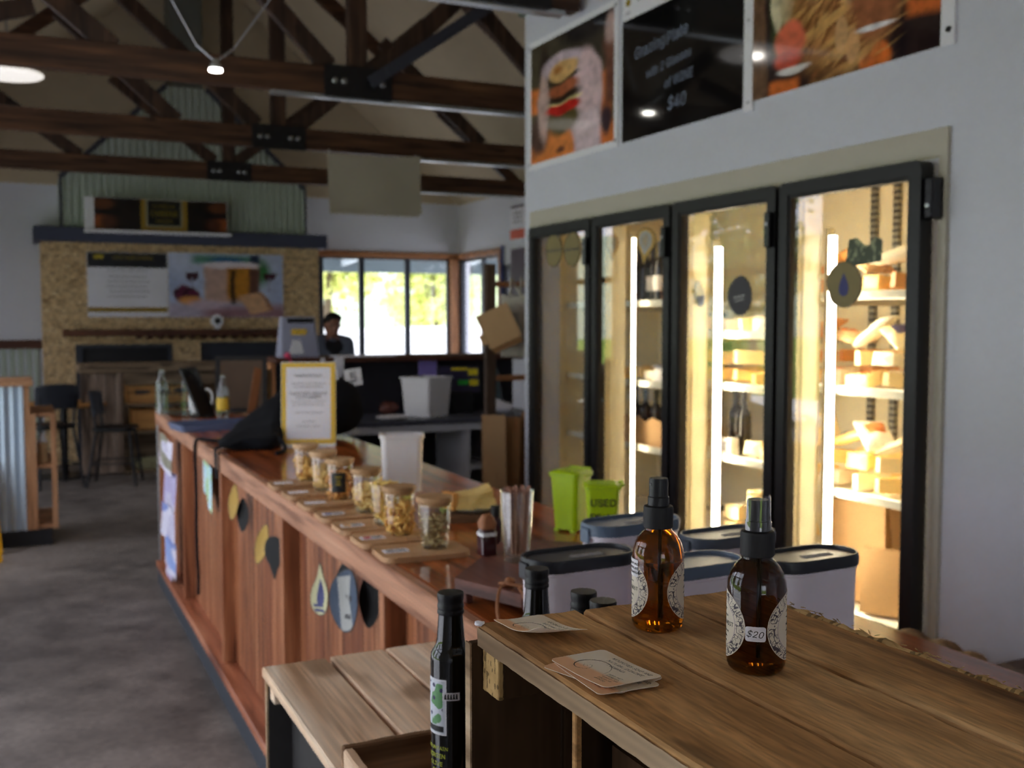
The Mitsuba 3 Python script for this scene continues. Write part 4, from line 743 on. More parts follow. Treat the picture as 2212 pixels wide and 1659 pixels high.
for i, (x, y, cm, what) in enumerate(jars):
    lab = [f'tapered glass jar of {what} with a wooden lid, nearest in the row', f'tapered glass jar of {what} with a wooden lid, second in the row', 'open tapered glass of yellow shredded cheese behind the second jar', f'tapered glass jar of {what} on the blue-marked board', f'glass jar of {what} with a black label and wooden lid', f'glass jar of {what} behind the black-labelled jar', f'glass jar of {what} farthest in the row, under the framed notice'][i]
    t = thing('snack_jar', lab, 'jar', 'snack jars on the tasting boards'); M = T(x, y, CT + 0.0139)
    obj('glass', jar_ply, 'mat_jar_glass', t, M=M); obj('glass_base', base_ply, 'mat_jar_glass', t, M=M)
    obj('contents', mikit.ply(curls(120 if i != 2 else 170, 0.031, 0.040, 0.062 if i != 2 else 0.10, 40 + i, 0.0125 if i != 0 else 0.0105, straight=i in (0, 2)), None, smooth=True), cm, t, M=M, kind='stuff')
    if i != 2: obj('lid', lid_ply, 'mat_lid_wood', t, M=M)
    if i == 4:
        a0 = math.radians(248)
        gm, guv = grid(12, 2, lambda u, v: (0.0405 * math.cos(a0 + (u - 0.5) * 1.1), 0.0405 * math.sin(a0 + (u - 0.5) * 1.1), 0.025 + 0.06 * v))
        k = obj('label', mikit.ply(gm, None, smooth=True), 'mat_black', t, M=M)
        for z, w_ in ((0.07, 0.5), (0.058, 0.3), (0.048, 0.4)):
            gm, guv = grid(6, 2, lambda u, v: (0.0412 * math.cos(a0 + (u - 0.5) * w_), 0.0412 * math.sin(a0 + (u - 0.5) * w_), z + 0.005 * v)); obj('print', mikit.ply(gm, None, smooth=True), 'mat_gold_ink', k, M=M)
t = thing('cheese_shreds', 'loose heap of yellow shredded cheese beside the tall white tub', 'cheese', None)
obj('shreds', mikit.ply(curls(130, 0.045, 0.03, 0.045, 77, 0.016, straight=True, z0=0.006), None, smooth=True), 'mat_snack_yellow', t, M=T(1.01, 2.90, CT), kind='stuff')
labels[t]['kind'] = 'stuff'

# white tub
mat('tub_white', (226, 222, 222), 0.35, spec=0.4)
t = thing('storage_tub', 'tall frosted white plastic tub without a lid standing behind the jars', 'tub')
def sq(w, d, r, z, n=6): return [(x, y, z) for x, y in list(rrect(w, d, r, n).exterior.coords)[:-1]]
def loft(secs, cap0=True, cap1=True):
    n = len(secs[0]); v = np.array([p for s in secs for p in s]); f = []
    for i in range(len(secs) - 1):
        for j in range(n):
            k = (j + 1) % n; f += [(i * n + j, i * n + k, (i + 1) * n + k), (i * n + j, (i + 1) * n + k, (i + 1) * n + j)]
    if cap0: f += [(0, j + 1, j) for j in range(1, n - 1)]
    if cap1: b = (len(secs) - 1) * n; f += [(b, b + j, b + j + 1) for j in range(1, n - 1)]
    m = trimesh.Trimesh(v, f, process=False); return m
M = T(1.145, 3.26, CT) @ R('z', -18)
obj('body', loft([sq(0.125, 0.095, 0.02, 0), sq(0.138, 0.105, 0.022, 0.185), sq(0.134, 0.101, 0.02, 0.185), sq(0.121, 0.091, 0.018, 0.004)]), 'mat_tub_white', t, M=M, smooth=35)
obj('rim', loft([sq(0.139, 0.106, 0.022, 0.176), sq(0.148, 0.115, 0.025, 0.178), sq(0.148, 0.115, 0.025, 0.188), sq(0.136, 0.103, 0.021, 0.189)], False, False), 'mat_tub_white', t, M=M, smooth=35)

# cheese on a board
mat('board_dark', wood('x', (70, 48, 34), (112, 80, 56), (140, 104, 76)), 0.5)
t = thing('cheese_board', 'small dark wooden board under the cut cheese behind the tall glass', 'serving board')
obj('board', mv(prism(rrect(0.20, 0.14, 0.03, 8), 0, 0.018), T(1.165, 2.72, CT), R('z', -10)), 'mat_board_dark', t)
obj('plate', mv(lathe([(0, 0), (0.05, 0), (0.068, 0.008), (0.07, 0.011), (0.05, 0.004), (0, 0.003)], 32), T(1.175, 2.725, CT + 0.0182)), 'mat_alu', t, smooth=40)
t = thing('cut_cheese', 'rough yellow block of cut cheese on the small dark board', 'cheese')
cb = trimesh.Trimesh(*trimesh.remesh.subdivide_to_size(*(lambda m: (m.vertices, m.faces))(tm(m3.Manifold.hull_points(np.array([(-0.065, -0.03, 0), (0.06, -0.035, 0), (0.065, 0.03, 0), (-0.06, 0.03, 0), (-0.06, -0.025, 0.032), (0.055, -0.03, 0.05), (0.06, 0.02, 0.062), (-0.055, 0.02, 0.04), (0.03, 0, 0.045)])))), 0.012), process=False)
obj('block', mv(jit(cb, 0.006, 40, 5), T(1.165, 2.72, CT + 0.030)), 'mat_cheese_a', t, smooth=50)
obj('rind', mv(jit(cbox(-0.008, 0.008, -0.03, 0.03, 0.0, 0.048), 0.002, 60), T(1.098, 2.72, CT + 0.030), R('z', 10)), 'mat_cheese_c', t)

# the leather-strapped board with a jar of jam and a glass of sticks
mat('board_red', wood('y', (70, 36, 30), (104, 60, 50), (130, 84, 70)), 0.5)
mat('leather', speckle((150, 96, 60), 0.08, 30, 120), 0.6)
BZ = CT + 0.026
t = thing('strap_board', 'thick reddish-brown board with a leather strap carrying the glass of sticks', 'serving board')
bp = Polygon([(0.778, 1.905), (0.845, 1.735), (0.88, 1.72), (1.16, 2.055), (1.165, 2.09), (1.03, 2.20)]).buffer(-0.006).buffer(0.006)
obj('board', prism(bp, BZ, BZ + 0.026), 'mat_board_red', t)
for x, y in ((0.805, 1.90), (0.87, 1.75), (1.13, 2.07), (1.03, 2.165)): obj('foot', cbox(x - 0.008, x + 0.008, y - 0.008, y + 0.008, CT, BZ - 0.0002, 0.002), 'mat_board_red', t)
st = [(0.845, 1.795, BZ + 0.027), (0.822, 1.775, BZ + 0.034), (0.80, 1.745, BZ + 0.02), (0.785, 1.70, CT + 0.012), (0.80, 1.66, CT + 0.005), (0.83, 1.68, CT + 0.008), (0.845, 1.715, BZ + 0.01), (0.85, 1.75, BZ + 0.03), (0.862, 1.78, BZ + 0.03)]
from scipy.interpolate import CubicSpline
def spline(p, n=40, closed=False):
    p = np.array(p, float); s = np.linspace(0, 1, len(p)); return CubicSpline(s, p)(np.linspace(0, 1, n))
obj('strap', tube(spline(st), 0.0032, 7), 'mat_leather', t, smooth=True)
obj('strap', tube(spline([(0.85, 1.80, BZ + 0.028), (0.83, 1.79, BZ + 0.036), (0.855, 1.755, BZ + 0.034), (0.875, 1.725, BZ + 0.02), (0.878, 1.70, CT + 0.02), (0.865, 1.69, CT + 0.006)]), 0.003, 7), 'mat_leather', t, smooth=True)
obj('knot', mv(jit(trimesh.creation.icosphere(2, 0.011), 0.002, 80), T(0.85, 1.797, BZ + 0.034)), 'mat_leather', t, smooth=True)
t = thing('stick_glass', 'tall fluted drinking glass full of thin wooden sticks', 'glass'); M = T(0.955, 1.985, BZ + 0.0262)
obj('glass', lathe([(0, 0.001), (0.026, 0.0), (0.0275, 0.006), (0.031, 0.06), (0.0335, 0.088), (0.036, 0.148), (0.037, 0.152), (0.0355, 0.152), (0.032, 0.088), (0.027, 0.03), (0.024, 0.014), (0, 0.013)], 40), 'mat_jar_glass', t, M=M, smooth=40)
mat('stick', wood('z', (128, 88, 72), (168, 122, 102), (190, 148, 128), knots=False), 0.7)
q = random.Random(4)
for k in range(48):
    a, r = q.random() * 6.28, 0.018 * math.sqrt(q.random()); r2 = r * 1.1 + 0.010 * q.random()
    obj('stick', mv(beam((r * math.cos(a), r * math.sin(a), 0.0155), (r2 * math.cos(a + 0.2), r2 * math.sin(a + 0.2), 0.150 + 0.012 * q.random()), 0.005, 0.0016, (math.cos(a * 3), math.sin(a * 3), 0.1)), M), 'mat_stick', t)
mat('jam', (52, 14, 22), 0.15, spec=0.6)
t = thing('jam_jar', 'small dark red square jar with a white band beside the glass of sticks', 'jar'); M = T(0.922, 2.068, BZ + 0.0262)
obj('jar', loft([sq(0.034, 0.034, 0.006, 0), sq(0.036, 0.036, 0.007, 0.004), sq(0.036, 0.036, 0.007, 0.05), sq(0.03, 0.03, 0.008, 0.056)]), 'mat_jam', t, M=M, smooth=35)
obj('band', loft([sq(0.0366, 0.0366, 0.007, 0.042), sq(0.0366, 0.0366, 0.007, 0.050)], False, False), 'mat_white_plastic', t, M=M)
obj('cover', loft([sq(0.03, 0.03, 0.008, 0.0565), sq(0.034, 0.034, 0.008, 0.058), sq(0.036, 0.036, 0.01, 0.072), sq(0.02, 0.02, 0.008, 0.088)]), 'mat_leather', t, M=M, smooth=35)
t = thing('ink_bottle', 'little black-capped bottle behind the square jam jar', 'bottle'); M = T(0.955, 2.14, BZ + 0.0262) if False else T(1.062, 2.33, CT)
obj('bottle', lathe([(0, 0), (0.016, 0), (0.017, 0.005), (0.017, 0.07), (0.010, 0.08), (0, 0.08)], 20), 'mat_jam', t, M=M, smooth=35)
obj('cap', lathe([(0, 0.0805), (0.012, 0.0805), (0.012, 0.105), (0, 0.106)], 20), 'mat_black', t, M=M, smooth=35)

# two lime green bins
mat('lime', (166, 196, 8), 0.38, spec=0.45)
def bin_(label, x, y, w, d, h, yaw, word=None):
    t = thing('mini_bin', label, 'bin', 'lime green bins on the counter'); M = T(x, y, CT) @ R('z', yaw)
    body = loft([sq(w * 0.80, d * 0.80, 0.012, 0.006), sq(w, d, 0.012, h * 0.9), sq(w * 0.95, d * 0.95, 0.010, h * 0.9), sq(w * 0.76, d * 0.76, 0.010, 0.012)])
    obj('body', body, 'mat_lime', t, M=M, smooth=30)
    obj('rim', loft([sq(w * 0.98, d * 0.98, 0.012, h * 0.87), sq(w * 1.08, d * 1.08, 0.012, h * 0.885), sq(w * 1.08, d * 1.08, 0.012, h * 0.905), sq(w * 0.96, d * 0.96, 0.012, h * 0.908)], False, False), 'mat_lime', t, M=M, smooth=30)
    lid = obj('lid', loft([sq(w * 1.09, d * 1.09, 0.014, h * 0.909), sq(w * 1.12, d * 1.12, 0.014, h * 0.915), sq(w * 1.12, d * 1.12, 0.014, h * 0.935), sq(w * 0.98, d * 0.98, 0.02, h * 0.965), sq(w * 0.9, d * 0.85, 0.02, h * 0.972)]), 'mat_lime', t, M=M, smooth=30)
    for s in (-1, 1): obj('lid_rib', cbox(-w * 0.40, w * 0.40, s * d * 0.26 - 0.004, s * d * 0.26 + 0.004, h * 0.970, h * 0.99, 0.003), 'mat_lime', lid, M=M)
    obj('handle', tube([(w * 0.52, d * -0.42, h * 0.945), (w * 0.60, d * -0.36, h * 0.97), (w * 0.60, d * 0.36, h * 0.97), (w * 0.52, d * 0.42, h * 0.945)], 0.004, 8), 'mat_lime', t, M=M, smooth=True)
    for s in (-1, 1):
        obj('wheel', mv(lathe([(0, -0.004), (0.012, -0.004), (0.013, 0), (0.012, 0.004), (0, 0.004)], 16), M, T(w * 0.34, s * d * 0.41, 0.0135), R('x', 90)), 'mat_lime', t, smooth=35)
        obj('foot', cbox(-w * 0.36 - 0.006, -w * 0.36 + 0.006, s * d * 0.30 - 0.006, s * d * 0.30 + 0.006, 0, 0.007), 'mat_lime', t, M=M)
    if word:
        for s_, z in word:
            m = mv(text(s_, 0.018, 0.0008, True), T(0, z, 0)); v = np.array(m.vertices); 
            m2 = np.stack([v[:, 0], -d * (0.40 + 0.10 * (v[:, 1]) / (h * 0.9)) - 0.0006 - v[:, 2], v[:, 1]], -1)
            obj('lettering', trimesh.Trimesh(m2, m.faces[:, ::1], process=False), 'mat_ink', t, M=M)
    return t
bin_('taller lime green wheelie-bin tub with a lid, standing at the counter edge', 1.338, 2.445, 0.084, 0.084, 0.168, 30)
bin_('shorter lime green wheelie-bin tub marked USED in black handwriting', 1.342, 2.285, 0.085, 0.08, 0.155, -27, [('USED', 0.105), ('Sticks', 0.068)])

# storage containers with grey lids
mat('lid_grey', (66, 74, 86), 0.4, spec=0.4); mat('lid_blue', (84, 100, 120), 0.4, spec=0.4); mat('lid_black', (38, 40, 46), 0.35, spec=0.4); mat('tub_lilac', (218, 212, 222), 0.4, spec=0.35)
def container(label, x, y, top, lm, yaw=0, w=0.19, d=0.095, sticker=True):
    t = thing('storage_container', label, 'container', 'lidded storage containers on the counter'); M = T(x, y, CT) @ R('z', yaw); h = top - CT
    obj('body', loft([sq(w * 0.90, d * 0.88, 0.038, 0), sq(w * 0.92, d * 0.90, 0.040, 0.006), sq(w * 0.95, d * 0.93, 0.042, h - 0.026), sq(w * 0.98, d * 0.97, 0.044, h - 0.024), sq(w * 0.98, d * 0.97, 0.044, h - 0.012)], True, True), 'mat_tub_lilac', t, M=M, smooth=35)
    lid = obj('lid', loft([sq(w * 0.985, d * 0.98, 0.044, h - 0.0205), sq(w, d, 0.045, h - 0.019), sq(w * 1.0, d * 1.0, 0.045, h - 0.004), sq(w * 0.985, d * 0.97, 0.045, h), sq(w * 0.95, d * 0.92, 0.042, h), sq(w * 0.94, d * 0.90, 0.041, h - 0.005)], False, True), lm, t, M=M, smooth=35)
    obj('tab', cbox(-w * 0.515, -w * 0.492, -0.014, 0.014, h - 0.034, h - 0.006, 0.004), lm, lid, M=M)
    obj('tab', cbox(w * 0.492, w * 0.515, -0.014, 0.014, h - 0.034, h - 0.006, 0.004), lm, lid, M=M)
    if sticker: obj('sticker', mv(prism(rrect(0.06, 0.016, 0.002), 0, 0.0004), T(0.012, -0.008, h - 0.0047)), 'mat_grey_ink', lid, M=M)
container('white container with a black lid, at the strap-board end of the group', 0.822, 1.478, 1.238, 'mat_lid_black', 2, w=0.20)
container('white container with a blue-grey lid, tallest and farthest back', 1.012, 1.62, 1.252, 'mat_lid_blue', 4, w=0.20)
container('white container with a blue-grey lid between the two amber bottles, in front', 0.962, 1.362, 1.236, 'mat_lid_blue', 2, w=0.185, sticker=False)
container('white container with a dark grey lid partly behind the capless bottle group', 1.14, 1.50, 1.24, 'mat_lid_grey', 3, w=0.19)
container('white container with a dark lid standing alone before the cooler', 1.158, 1.312, 1.238, 'mat_lid_black', 2, w=0.185)

# framed notice
mat('notice_yellow', (226, 186, 60), 0.5)
t = thing('notice_stand', 'upright white notice with a yellow border in a clear stand', 'sign')
M = T(1.165, 4.56, CT) @ R('z', -36) @ R('x', -6); N = np.array([[1, 0, 0, 0], [0, 0, -1, 0], [0, 1, 0, 0], [0, 0, 0, 1.0]])
M = T(1.165, 4.56, CT) @ R('z', -20) @ R('x', -5)
obj('border', mv(prism(sbox(-0.118, 0.012, 0.118, 0.372), 0, 0.003), M, N), 'mat_notice_yellow', t)
obj('sheet', mv(prism(sbox(-0.098, 0.032, 0.098, 0.352), 0.0032, 0.0038), M, N), 'mat_white_paper', t)
for z, w_, h_ in ((0.315, 0.12, 0.008), (0.28, 0.15, 0.004), (0.265, 0.13, 0.004), (0.20, 0.15, 0.003), (0.185, 0.14, 0.003), (0.15, 0.12, 0.003), (0.11, 0.06, 0.003), (0.09, 0.10, 0.003)):
    obj('text_line', mv(prism(sbox(-w_ / 2, z - h_ / 2, w_ / 2, z + h_ / 2), 0.004, 0.0044), M, N), 'mat_grey_ink', t)
obj('lettering', mv(text('PLEASE WAIT HERE FOR', 0.011, 0.0004, True, width=0.165), M, N, T(0, 0.236, 0.004)), 'mat_ink', t)
obj('lettering', mv(text('A STAFF MEMBER', 0.011, 0.0004, True, width=0.11), M, N, T(0, 0.219, 0.004)), 'mat_ink', t)
obj('stand', cat_([mv(prism(sbox(-0.12, 0.0, 0.12, 0.376), -0.0025, -0.0005), M, N)]), 'mat_white_plastic', t)
obj('base', mv(cbox(-0.12, 0.12, -0.04, 0.05, 0.0, 0.005, 0.002), T(1.165, 4.56, CT), R('z', -20)), 'mat_white_plastic', t)

# black bag with apron strings
mat('black_cloth', speckle((24, 25, 29), 0.2, 20, 300), 0.95, spec=0.1, sheen=0.4)
def blob(joints, bones, edge=0.02, it=12):
    """one continuous body: the hulls of the spheres at both ends of each bone, joined and smoothed"""
    man = m3.Manifold()
    def sph(j): x, y, z, r = joints[j]; return m3.Manifold.sphere(r, 20).translate((x, y, z))
    for b in bones: man = man + m3.Manifold.batch_hull([sph(j) for j in b])
    m = tm(man.refine_to_length(edge)); m.merge_vertices(); trimesh.smoothing.filter_taubin(m, 0.5, -0.53, it); return m
t = thing('black_bag', 'slumped black cloth bag with trailing straps behind the framed notice', 'bag')
J = dict(a=(1.14, 4.95, CT + 0.105, 0.10), b=(1.40, 4.86, CT + 0.12, 0.115), c=(1.22, 4.93, CT + 0.205, 0.075), d=(1.43, 4.87, CT + 0.215, 0.065), e=(0.95, 4.86, CT + 0.055, 0.052), f=(0.79, 4.60, CT + 0.024, 0.022), g=(0.98, 4.50, CT + 0.03, 0.03), h=(1.08, 4.76, CT + 0.05, 0.05))
bag = blob(J, [('a', 'b', 'c', 'd'), ('a', 'c', 'e', 'h'), ('e', 'f', 'g'), ('e', 'g', 'h', 'a')], 0.02, 16)
v = np.array(bag.vertices); v[:, 2] = np.maximum(v[:, 2], CT + 0.001); obj('bag', jit(trimesh.Trimesh(v, bag.faces, process=False), 0.006, 18, 2), 'mat_black_cloth', t, smooth=True)
fl, fuv = grid(12, 6, lambda u, v: (0.86 - 0.115 * min(u / 0.72, 1) + 0.0 * v, 4.56 - 0.10 * u - 0.08 * (v - 0.5) * (1 - 0.4 * u), CT + 0.035 * (1 - u) ** 0.7 + 0.004 - max(0, u - 0.75) * 0.42 + 0.004 * math.sin(9 * v)))
obj('flap', solid_sheet(fl, 0.003), 'mat_black_cloth', t, smooth=True)
obj('strap', tube(spline([(0.95, 4.72, CT + 0.06), (0.86, 4.84, CT + 0.012), (0.775, 4.99, CT + 0.006), (0.748, 5.05, CT - 0.03), (0.752, 5.07, CT - 0.20), (0.75, 5.06, CT - 0.34), (0.746, 5.04, CT - 0.5), (0.755, 5.075, CT - 0.62), (0.75, 5.05, CT - 0.74)], 60), 0.008, 6), 'mat_black_cloth', t, smooth=True)
obj('strap', tube(spline([(1.02, 4.50, CT + 0.05), (1.03, 4.43, CT + 0.02), (1.01, 4.38, CT + 0.008), (0.97, 4.33, CT + 0.008)], 20), 0.009, 6), 'mat_black_cloth', t, smooth=True)

# table numbers on stems
def number_card(s, x, y, z, yaw, lab, foot=None):
    t = thing('number_card', lab, 'table number'); M = T(x, y, z) @ R('z', yaw) @ R('x', -8)
    obj('card', mv(prism(rrect(0.085, 0.085, 0.004), 0, 0.003), M, N, R('z', 8)), 'mat_white_plastic', t)
    obj('number', mv(text(s, 0.045, 0.0008, True), M, N, R('z', 8), T(0, 0, 0.0032)), 'mat_ink', t)
    obj('stem', tube([(x, y, z - 0.035), (x, y, CT + 0.008)], 0.006, 8), 'mat_alu', t); obj('base', mv(lathe([(0, 0), (0.035, 0), (0.035, 0.006), (0, 0.008)], 20), T(x, y, CT)), 'mat_alu', t)
number_card('23', 1.445, 5.22, 1.33, -18, 'white table-number card reading 23 on a metal stem behind the notice')
number_card('5', 1.52, 5.05, 1.325, -18, 'white table-number card reading 5 on a metal stem')

# far end of the counter
mat('box_blue', (92, 102, 132), 0.6)
t = thing('flat_tray', 'flat blue-grey tray lying on the far part of the countertop', 'tray')
M = T(0.93, 5.53, CT) @ R('z', 8)
obj('tray', loft([sq(0.42, 0.24, 0.02, 0), sq(0.44, 0.26, 0.02, 0.035), sq(0.42, 0.24, 0.02, 0.035), sq(0.41, 0.23, 0.02, 0.006)]), 'mat_box_blue', t, M=M, smooth=30)
obj('paper', cbox(-0.15, 0.02, -0.09, 0.05, 0.0065, 0.012), 'mat_white_paper', t, M=M)
scene['mat_clear'] = {'type': 'thindielectric', 'int_ior': 1.5, 'specular_transmittance': rgb((0.86, 0.93, 0.92))}
t = thing('glass_dish', 'round clear glass dish at the far end of the counter', 'dish')
obj('dish', lathe([(0, 0.004), (0.07, 0.0), (0.10, 0.018), (0.105, 0.024), (0.09, 0.024), (0.06, 0.01), (0, 0.01)], 36), 'mat_clear', t, M=T(0.86, 6.32, CT), smooth=40)
t = thing('glass_vessel', 'clear square glass vessel with dark print on the counter far end', 'glass')
M = T(0.83, 6.50, CT)
obj('vessel', loft([sq(0.16, 0.08, 0.02, 0.0), sq(0.17, 0.09, 0.02, 0.19)], True, False), 'mat_clear', t, M=M, smooth=35)
for k in range(4): obj('lettering', mv(text('WATER'[k], 0.035, 0.0006, True), M, T(-0.05 + 0.033 * k, -0.046, 0.13), N), 'mat_ink', t)
t = thing('water_bottle', 'clear glass bottle with a narrow neck behind the printed vessel', 'bottle')
obj('glass', lathe([(0, 0), (0.035, 0), (0.037, 0.01), (0.037, 0.15), (0.03, 0.18), (0.014, 0.22), (0.014, 0.26), (0, 0.26)], 24), 'mat_clear', t, M=T(0.79, 6.62, CT), smooth=40)
t = thing('milk_jug', 'white translucent jug beside the tablet stand', 'jug')
obj('jug', lathe([(0, 0), (0.045, 0), (0.048, 0.01), (0.05, 0.12), (0.04, 0.15), (0.03, 0.17), (0.03, 0.185), (0.026, 0.185), (0.026, 0.17), (0, 0.165)], 24), 'mat_tub_white', t, M=T(0.98, 6.50, CT), smooth=40)
obj('handle', tube(spline([(1.025, 6.48, CT + 0.14), (1.06, 6.46, CT + 0.12), (1.06, 6.46, CT + 0.06), (1.028, 6.48, CT + 0.03)], 16), 0.007, 6), 'mat_tub_white', t, smooth=True)
mat('brown_board', speckle((86, 66, 50), 0.08, 4, 60), 0.6)
t = thing('menu_stand', 'black-framed leaning menu stand with a brown back on the far counter', 'menu stand')
M = T(1.20, 6.28, CT) @ R('z', -16)
obj('frame', mv(prism(rrect(0.30, 0.34, 0.01).difference(rrect(0.25, 0.29, 0.005)), 0, 0.018), M, R('x', -14), N, T(0, 0.18, 0)), 'mat_black', t)
obj('back', mv(prism(rrect(0.26, 0.30, 0.005), 0.004, 0.012), M, R('x', -14), N, T(0, 0.18, 0)), 'mat_brown_board', t)
obj('prop', beam(tuple((M @ [0.06, -0.04, 0.006, 1])[:3]), tuple((M @ [0.10, 0.045, 0.27, 1])[:3]), 0.05, 0.006, (0.3, -1, 0)), 'mat_leather', t)
t = thing('tablet_stand', 'slim black tablet leaning on a stand, seen almost edge-on', 'tablet')
M = T(0.985, 6.20, CT) @ R('z', 58)
obj('screen', mv(prism(rrect(0.22, 0.30, 0.012), 0, 0.012), M, R('x', -22), N, T(0, 0.155, 0)), 'mat_black', t)
obj('glass', mv(prism(rrect(0.20, 0.27, 0.004), 0.0122, 0.0128), M, R('x', -22), N, T(0, 0.155, 0)), 'mat_black_gloss', t)
obj('base', mv(cbox(-0.05, 0.05, -0.04, 0.08, 0, 0.012, 0.004), M), 'mat_black', t)
t = thing('soda_bottle', 'clear green-tinted bottle beside the brown menu stand', 'bottle')
obj('glass', lathe([(0, 0), (0.032, 0), (0.034, 0.01), (0.034, 0.16), (0.012, 0.22), (0.012, 0.25), (0, 0.25)], 24), 'mat_clear', t, M=T(1.05, 6.03, CT), smooth=40)
obj('label', lathe([(0.0345, 0.05), (0.0347, 0.051), (0.0347, 0.12), (0.0345, 0.121)], 24), 'mat_notice_yellow', t, M=T(1.05, 6.03, CT), smooth=40)
mat('pink', (224, 70, 110), 0.6)
t = thing('pink_ribbon', 'bright pink ribbon hanging above the far counter end', 'ribbon')
gm, _ = grid(10, 3, lambda u, v: (1.735 + 0.05 * u + 0.01 * v, 7.385 - 0.012 * abs(math.sin(6 * u)), 1.345 - 0.22 * u * u + 0.035 * v)); obj('ribbon', solid_sheet(gm, 0.003), 'mat_pink', t, smooth=True)
obj('knot', mv(trimesh.creation.icosphere(2, 0.022), T(1.735, 7.36, 1.357)), 'mat_pink', t, smooth=True)
# ---------------------------------------------------------------- crates in the foreground
mat('pallet_dark', wood('y', (92, 62, 36), (178, 132, 82), (212, 170, 116), rough=True), 0.75, spec=0.2, bump=(lambda p, n, uv: 0.7 * noise(p.x * 420, p.y * 40, p.z * 420) + 0.5 * fbm(p.x * 120, p.y * 25, p.z * 120, 2), 0.0006))
mat('pallet_edge', wood('y', (120, 96, 72), (172, 146, 116), (200, 176, 146)), 0.8, spec=0.15, bump=(lambda p, n, uv: noise(p.x * 300, p.y * 120, p.z * 300), 0.0006))
mat('pallet_light', wood('y', (188, 146, 110), (236, 204, 172), (248, 226, 200)), 0.7, spec=0.2, bump=(lambda p, n, uv: noise(p.x * 400, p.y * 40, p.z * 400), 0.0004))
mat('pallet_x', wood('x', (104, 74, 50), (156, 120, 88), (184, 150, 116)), 0.75, spec=0.2)
mat('end_grain', lambda p, n, uv: mix(lin(150, 118, 74), lin(206, 172, 118), fbm(p.y * 60, p.z * 60, 2.0)) * (1 - 0.6 * smoothstep(0.66, 0.74, noise(p.y * 330, p.z * 160))), 0.85, spec=0.1)
mat('dark_inside', wood('z', (40, 28, 18), (66, 48, 32), (84, 62, 44)), 0.85, spec=0.1)
mat('black_ply', speckle((46, 44, 44), 0.12, 6, 60), 0.7)
def plank(x0, x1, y0, y1, z0, z1, seed, amp=0.0008, edge=0.0022, step=0.012):
    nx, ny, nz = max(3, int((x1 - x0) / step)), max(3, int((y1 - y0) / step)), 3
    m = cbox(x0, x1, y0, y1, z0, z1, 0.0025)
    v, f = trimesh.remesh.subdivide_to_size(m.vertices, m.faces, 0.022)
    m = trimesh.Trimesh(v, f, process=True)
    m = jit(m, amp, 55, seed)
    v = np.array(m.vertices); k = meshkit.fbm(v * np.array([20, 34, 20]) + seed * 7.7, 3, seed) - 0.5
    d = np.minimum(np.abs(v[:, 0] - x0), np.abs(v[:, 0] - x1)); w_ = np.exp(-d / 0.004)
    v[:, 0] += np.where(np.abs(v[:, 0] - x0) < np.abs(v[:, 0] - x1), 1, -1) * w_ * np.maximum(k, 0) * edge * 4
    v[:, 2] -= w_ * (v[:, 2] > (z0 + z1) / 2) * np.maximum(k, 0) * edge * 3
    return trimesh.Trimesh(v, m.faces, process=False)
TZ = 1.332
t = thing('crate_table', 'dark rough-sawn slat-top crate carrying two amber spray bottles and cards', 'crate')
for i, (a, b) in enumerate(((0.388, 0.4940), (0.4995, 0.5955), (0.6020, 0.690))):
    obj('plank', plank(a, b, 0.20, (0.892, 0.889, 0.887)[i], TZ - 0.022, TZ, 11 + i), 'mat_pallet_dark', t, smooth=30)
    e = cbox(a, a + 0.0006, 0.2, 0.89, TZ - 0.021, TZ - 0.0035) if i == 0 else None
    if e is not None: obj('sawn_edge', mv(jit(trimesh.Trimesh(*trimesh.remesh.subdivide_to_size(e.vertices, e.faces, 0.02), process=False), 0.0005, 80), T(-0.0014, 0, 0)), 'mat_pallet_edge', t, smooth=30)
we = trimesh.Trimesh(*trimesh.remesh.subdivide_to_size(*(lambda m: (m.vertices, m.faces))(cbox(0.687, 0.695, 0.20, 0.887, TZ - 0.02, TZ + 0.0014, 0.002)), 0.007), process=True)
obj('worn_edge', jit(jit(we, 0.0022, 90, 3), 0.0012, 260, 9), 'mat_end_grain', t, smooth=40)
spl = [mv(cbox(-0.0004, 0.0004, -0.0025, 0.0025, 0, 0.0006), T(0.695 + rng.uniform(-0.002, 0.002), 0.40 + 0.45 * rng.random(), TZ + 0.002), R('z', rng.uniform(-30, 30)), R('x', rng.uniform(-30, 40))) for _ in range(60)]
obj('splinters', cat_(spl), 'mat_end_grain', t, kind='stuff')
for i, y in enumerate((0.868, 0.225)):
    obj('rail', cbox(0.404, 0.675, y, y + 0.036, TZ - 0.070, TZ - 0.0225, 0.002), 'mat_dark_inside', t)
    eg = trimesh.Trimesh(*trimesh.remesh.subdivide_to_size(*(lambda m: (m.vertices, m.faces))(cbox(0.3985, 0.4039, y, y + 0.036, TZ - 0.070, TZ - 0.0225, 0.001)), 0.004), process=True)
    obj('rail_end', jit(eg, 0.0005, 300, 5), 'mat_end_grain', t)
for k in range(3):
    a = 0.388 + 0.1015 * k; obj('end_board', cbox(a, a + 0.098, 0.9065, 0.918, 0.0, TZ - 0.0245, 0.0015), 'mat_dark_inside', t)
    obj('end_board', cbox(a, a + 0.098, 0.205, 0.2165, 0.0, TZ - 0.0245, 0.0015), 'mat_dark_inside', t)
obj('board_edge', cbox(0.3860, 0.3879, 0.9065, 0.918, 0.0, TZ - 0.0245), 'mat_pallet_edge', t)
obj('side_batten', cbox(0.447, 0.4535, 0.806, 0.814, 0.0, TZ - 0.0225, 0.001), 'mat_pallet_dark', t)
for k in range(6):
    y0 = 0.218 + k * 0.1145; obj('side_board', cbox(0.672, 0.684, y0, y0 + 0.11, 0.0, TZ - 0.0225, 0.0015), 'mat_dark_inside', t)
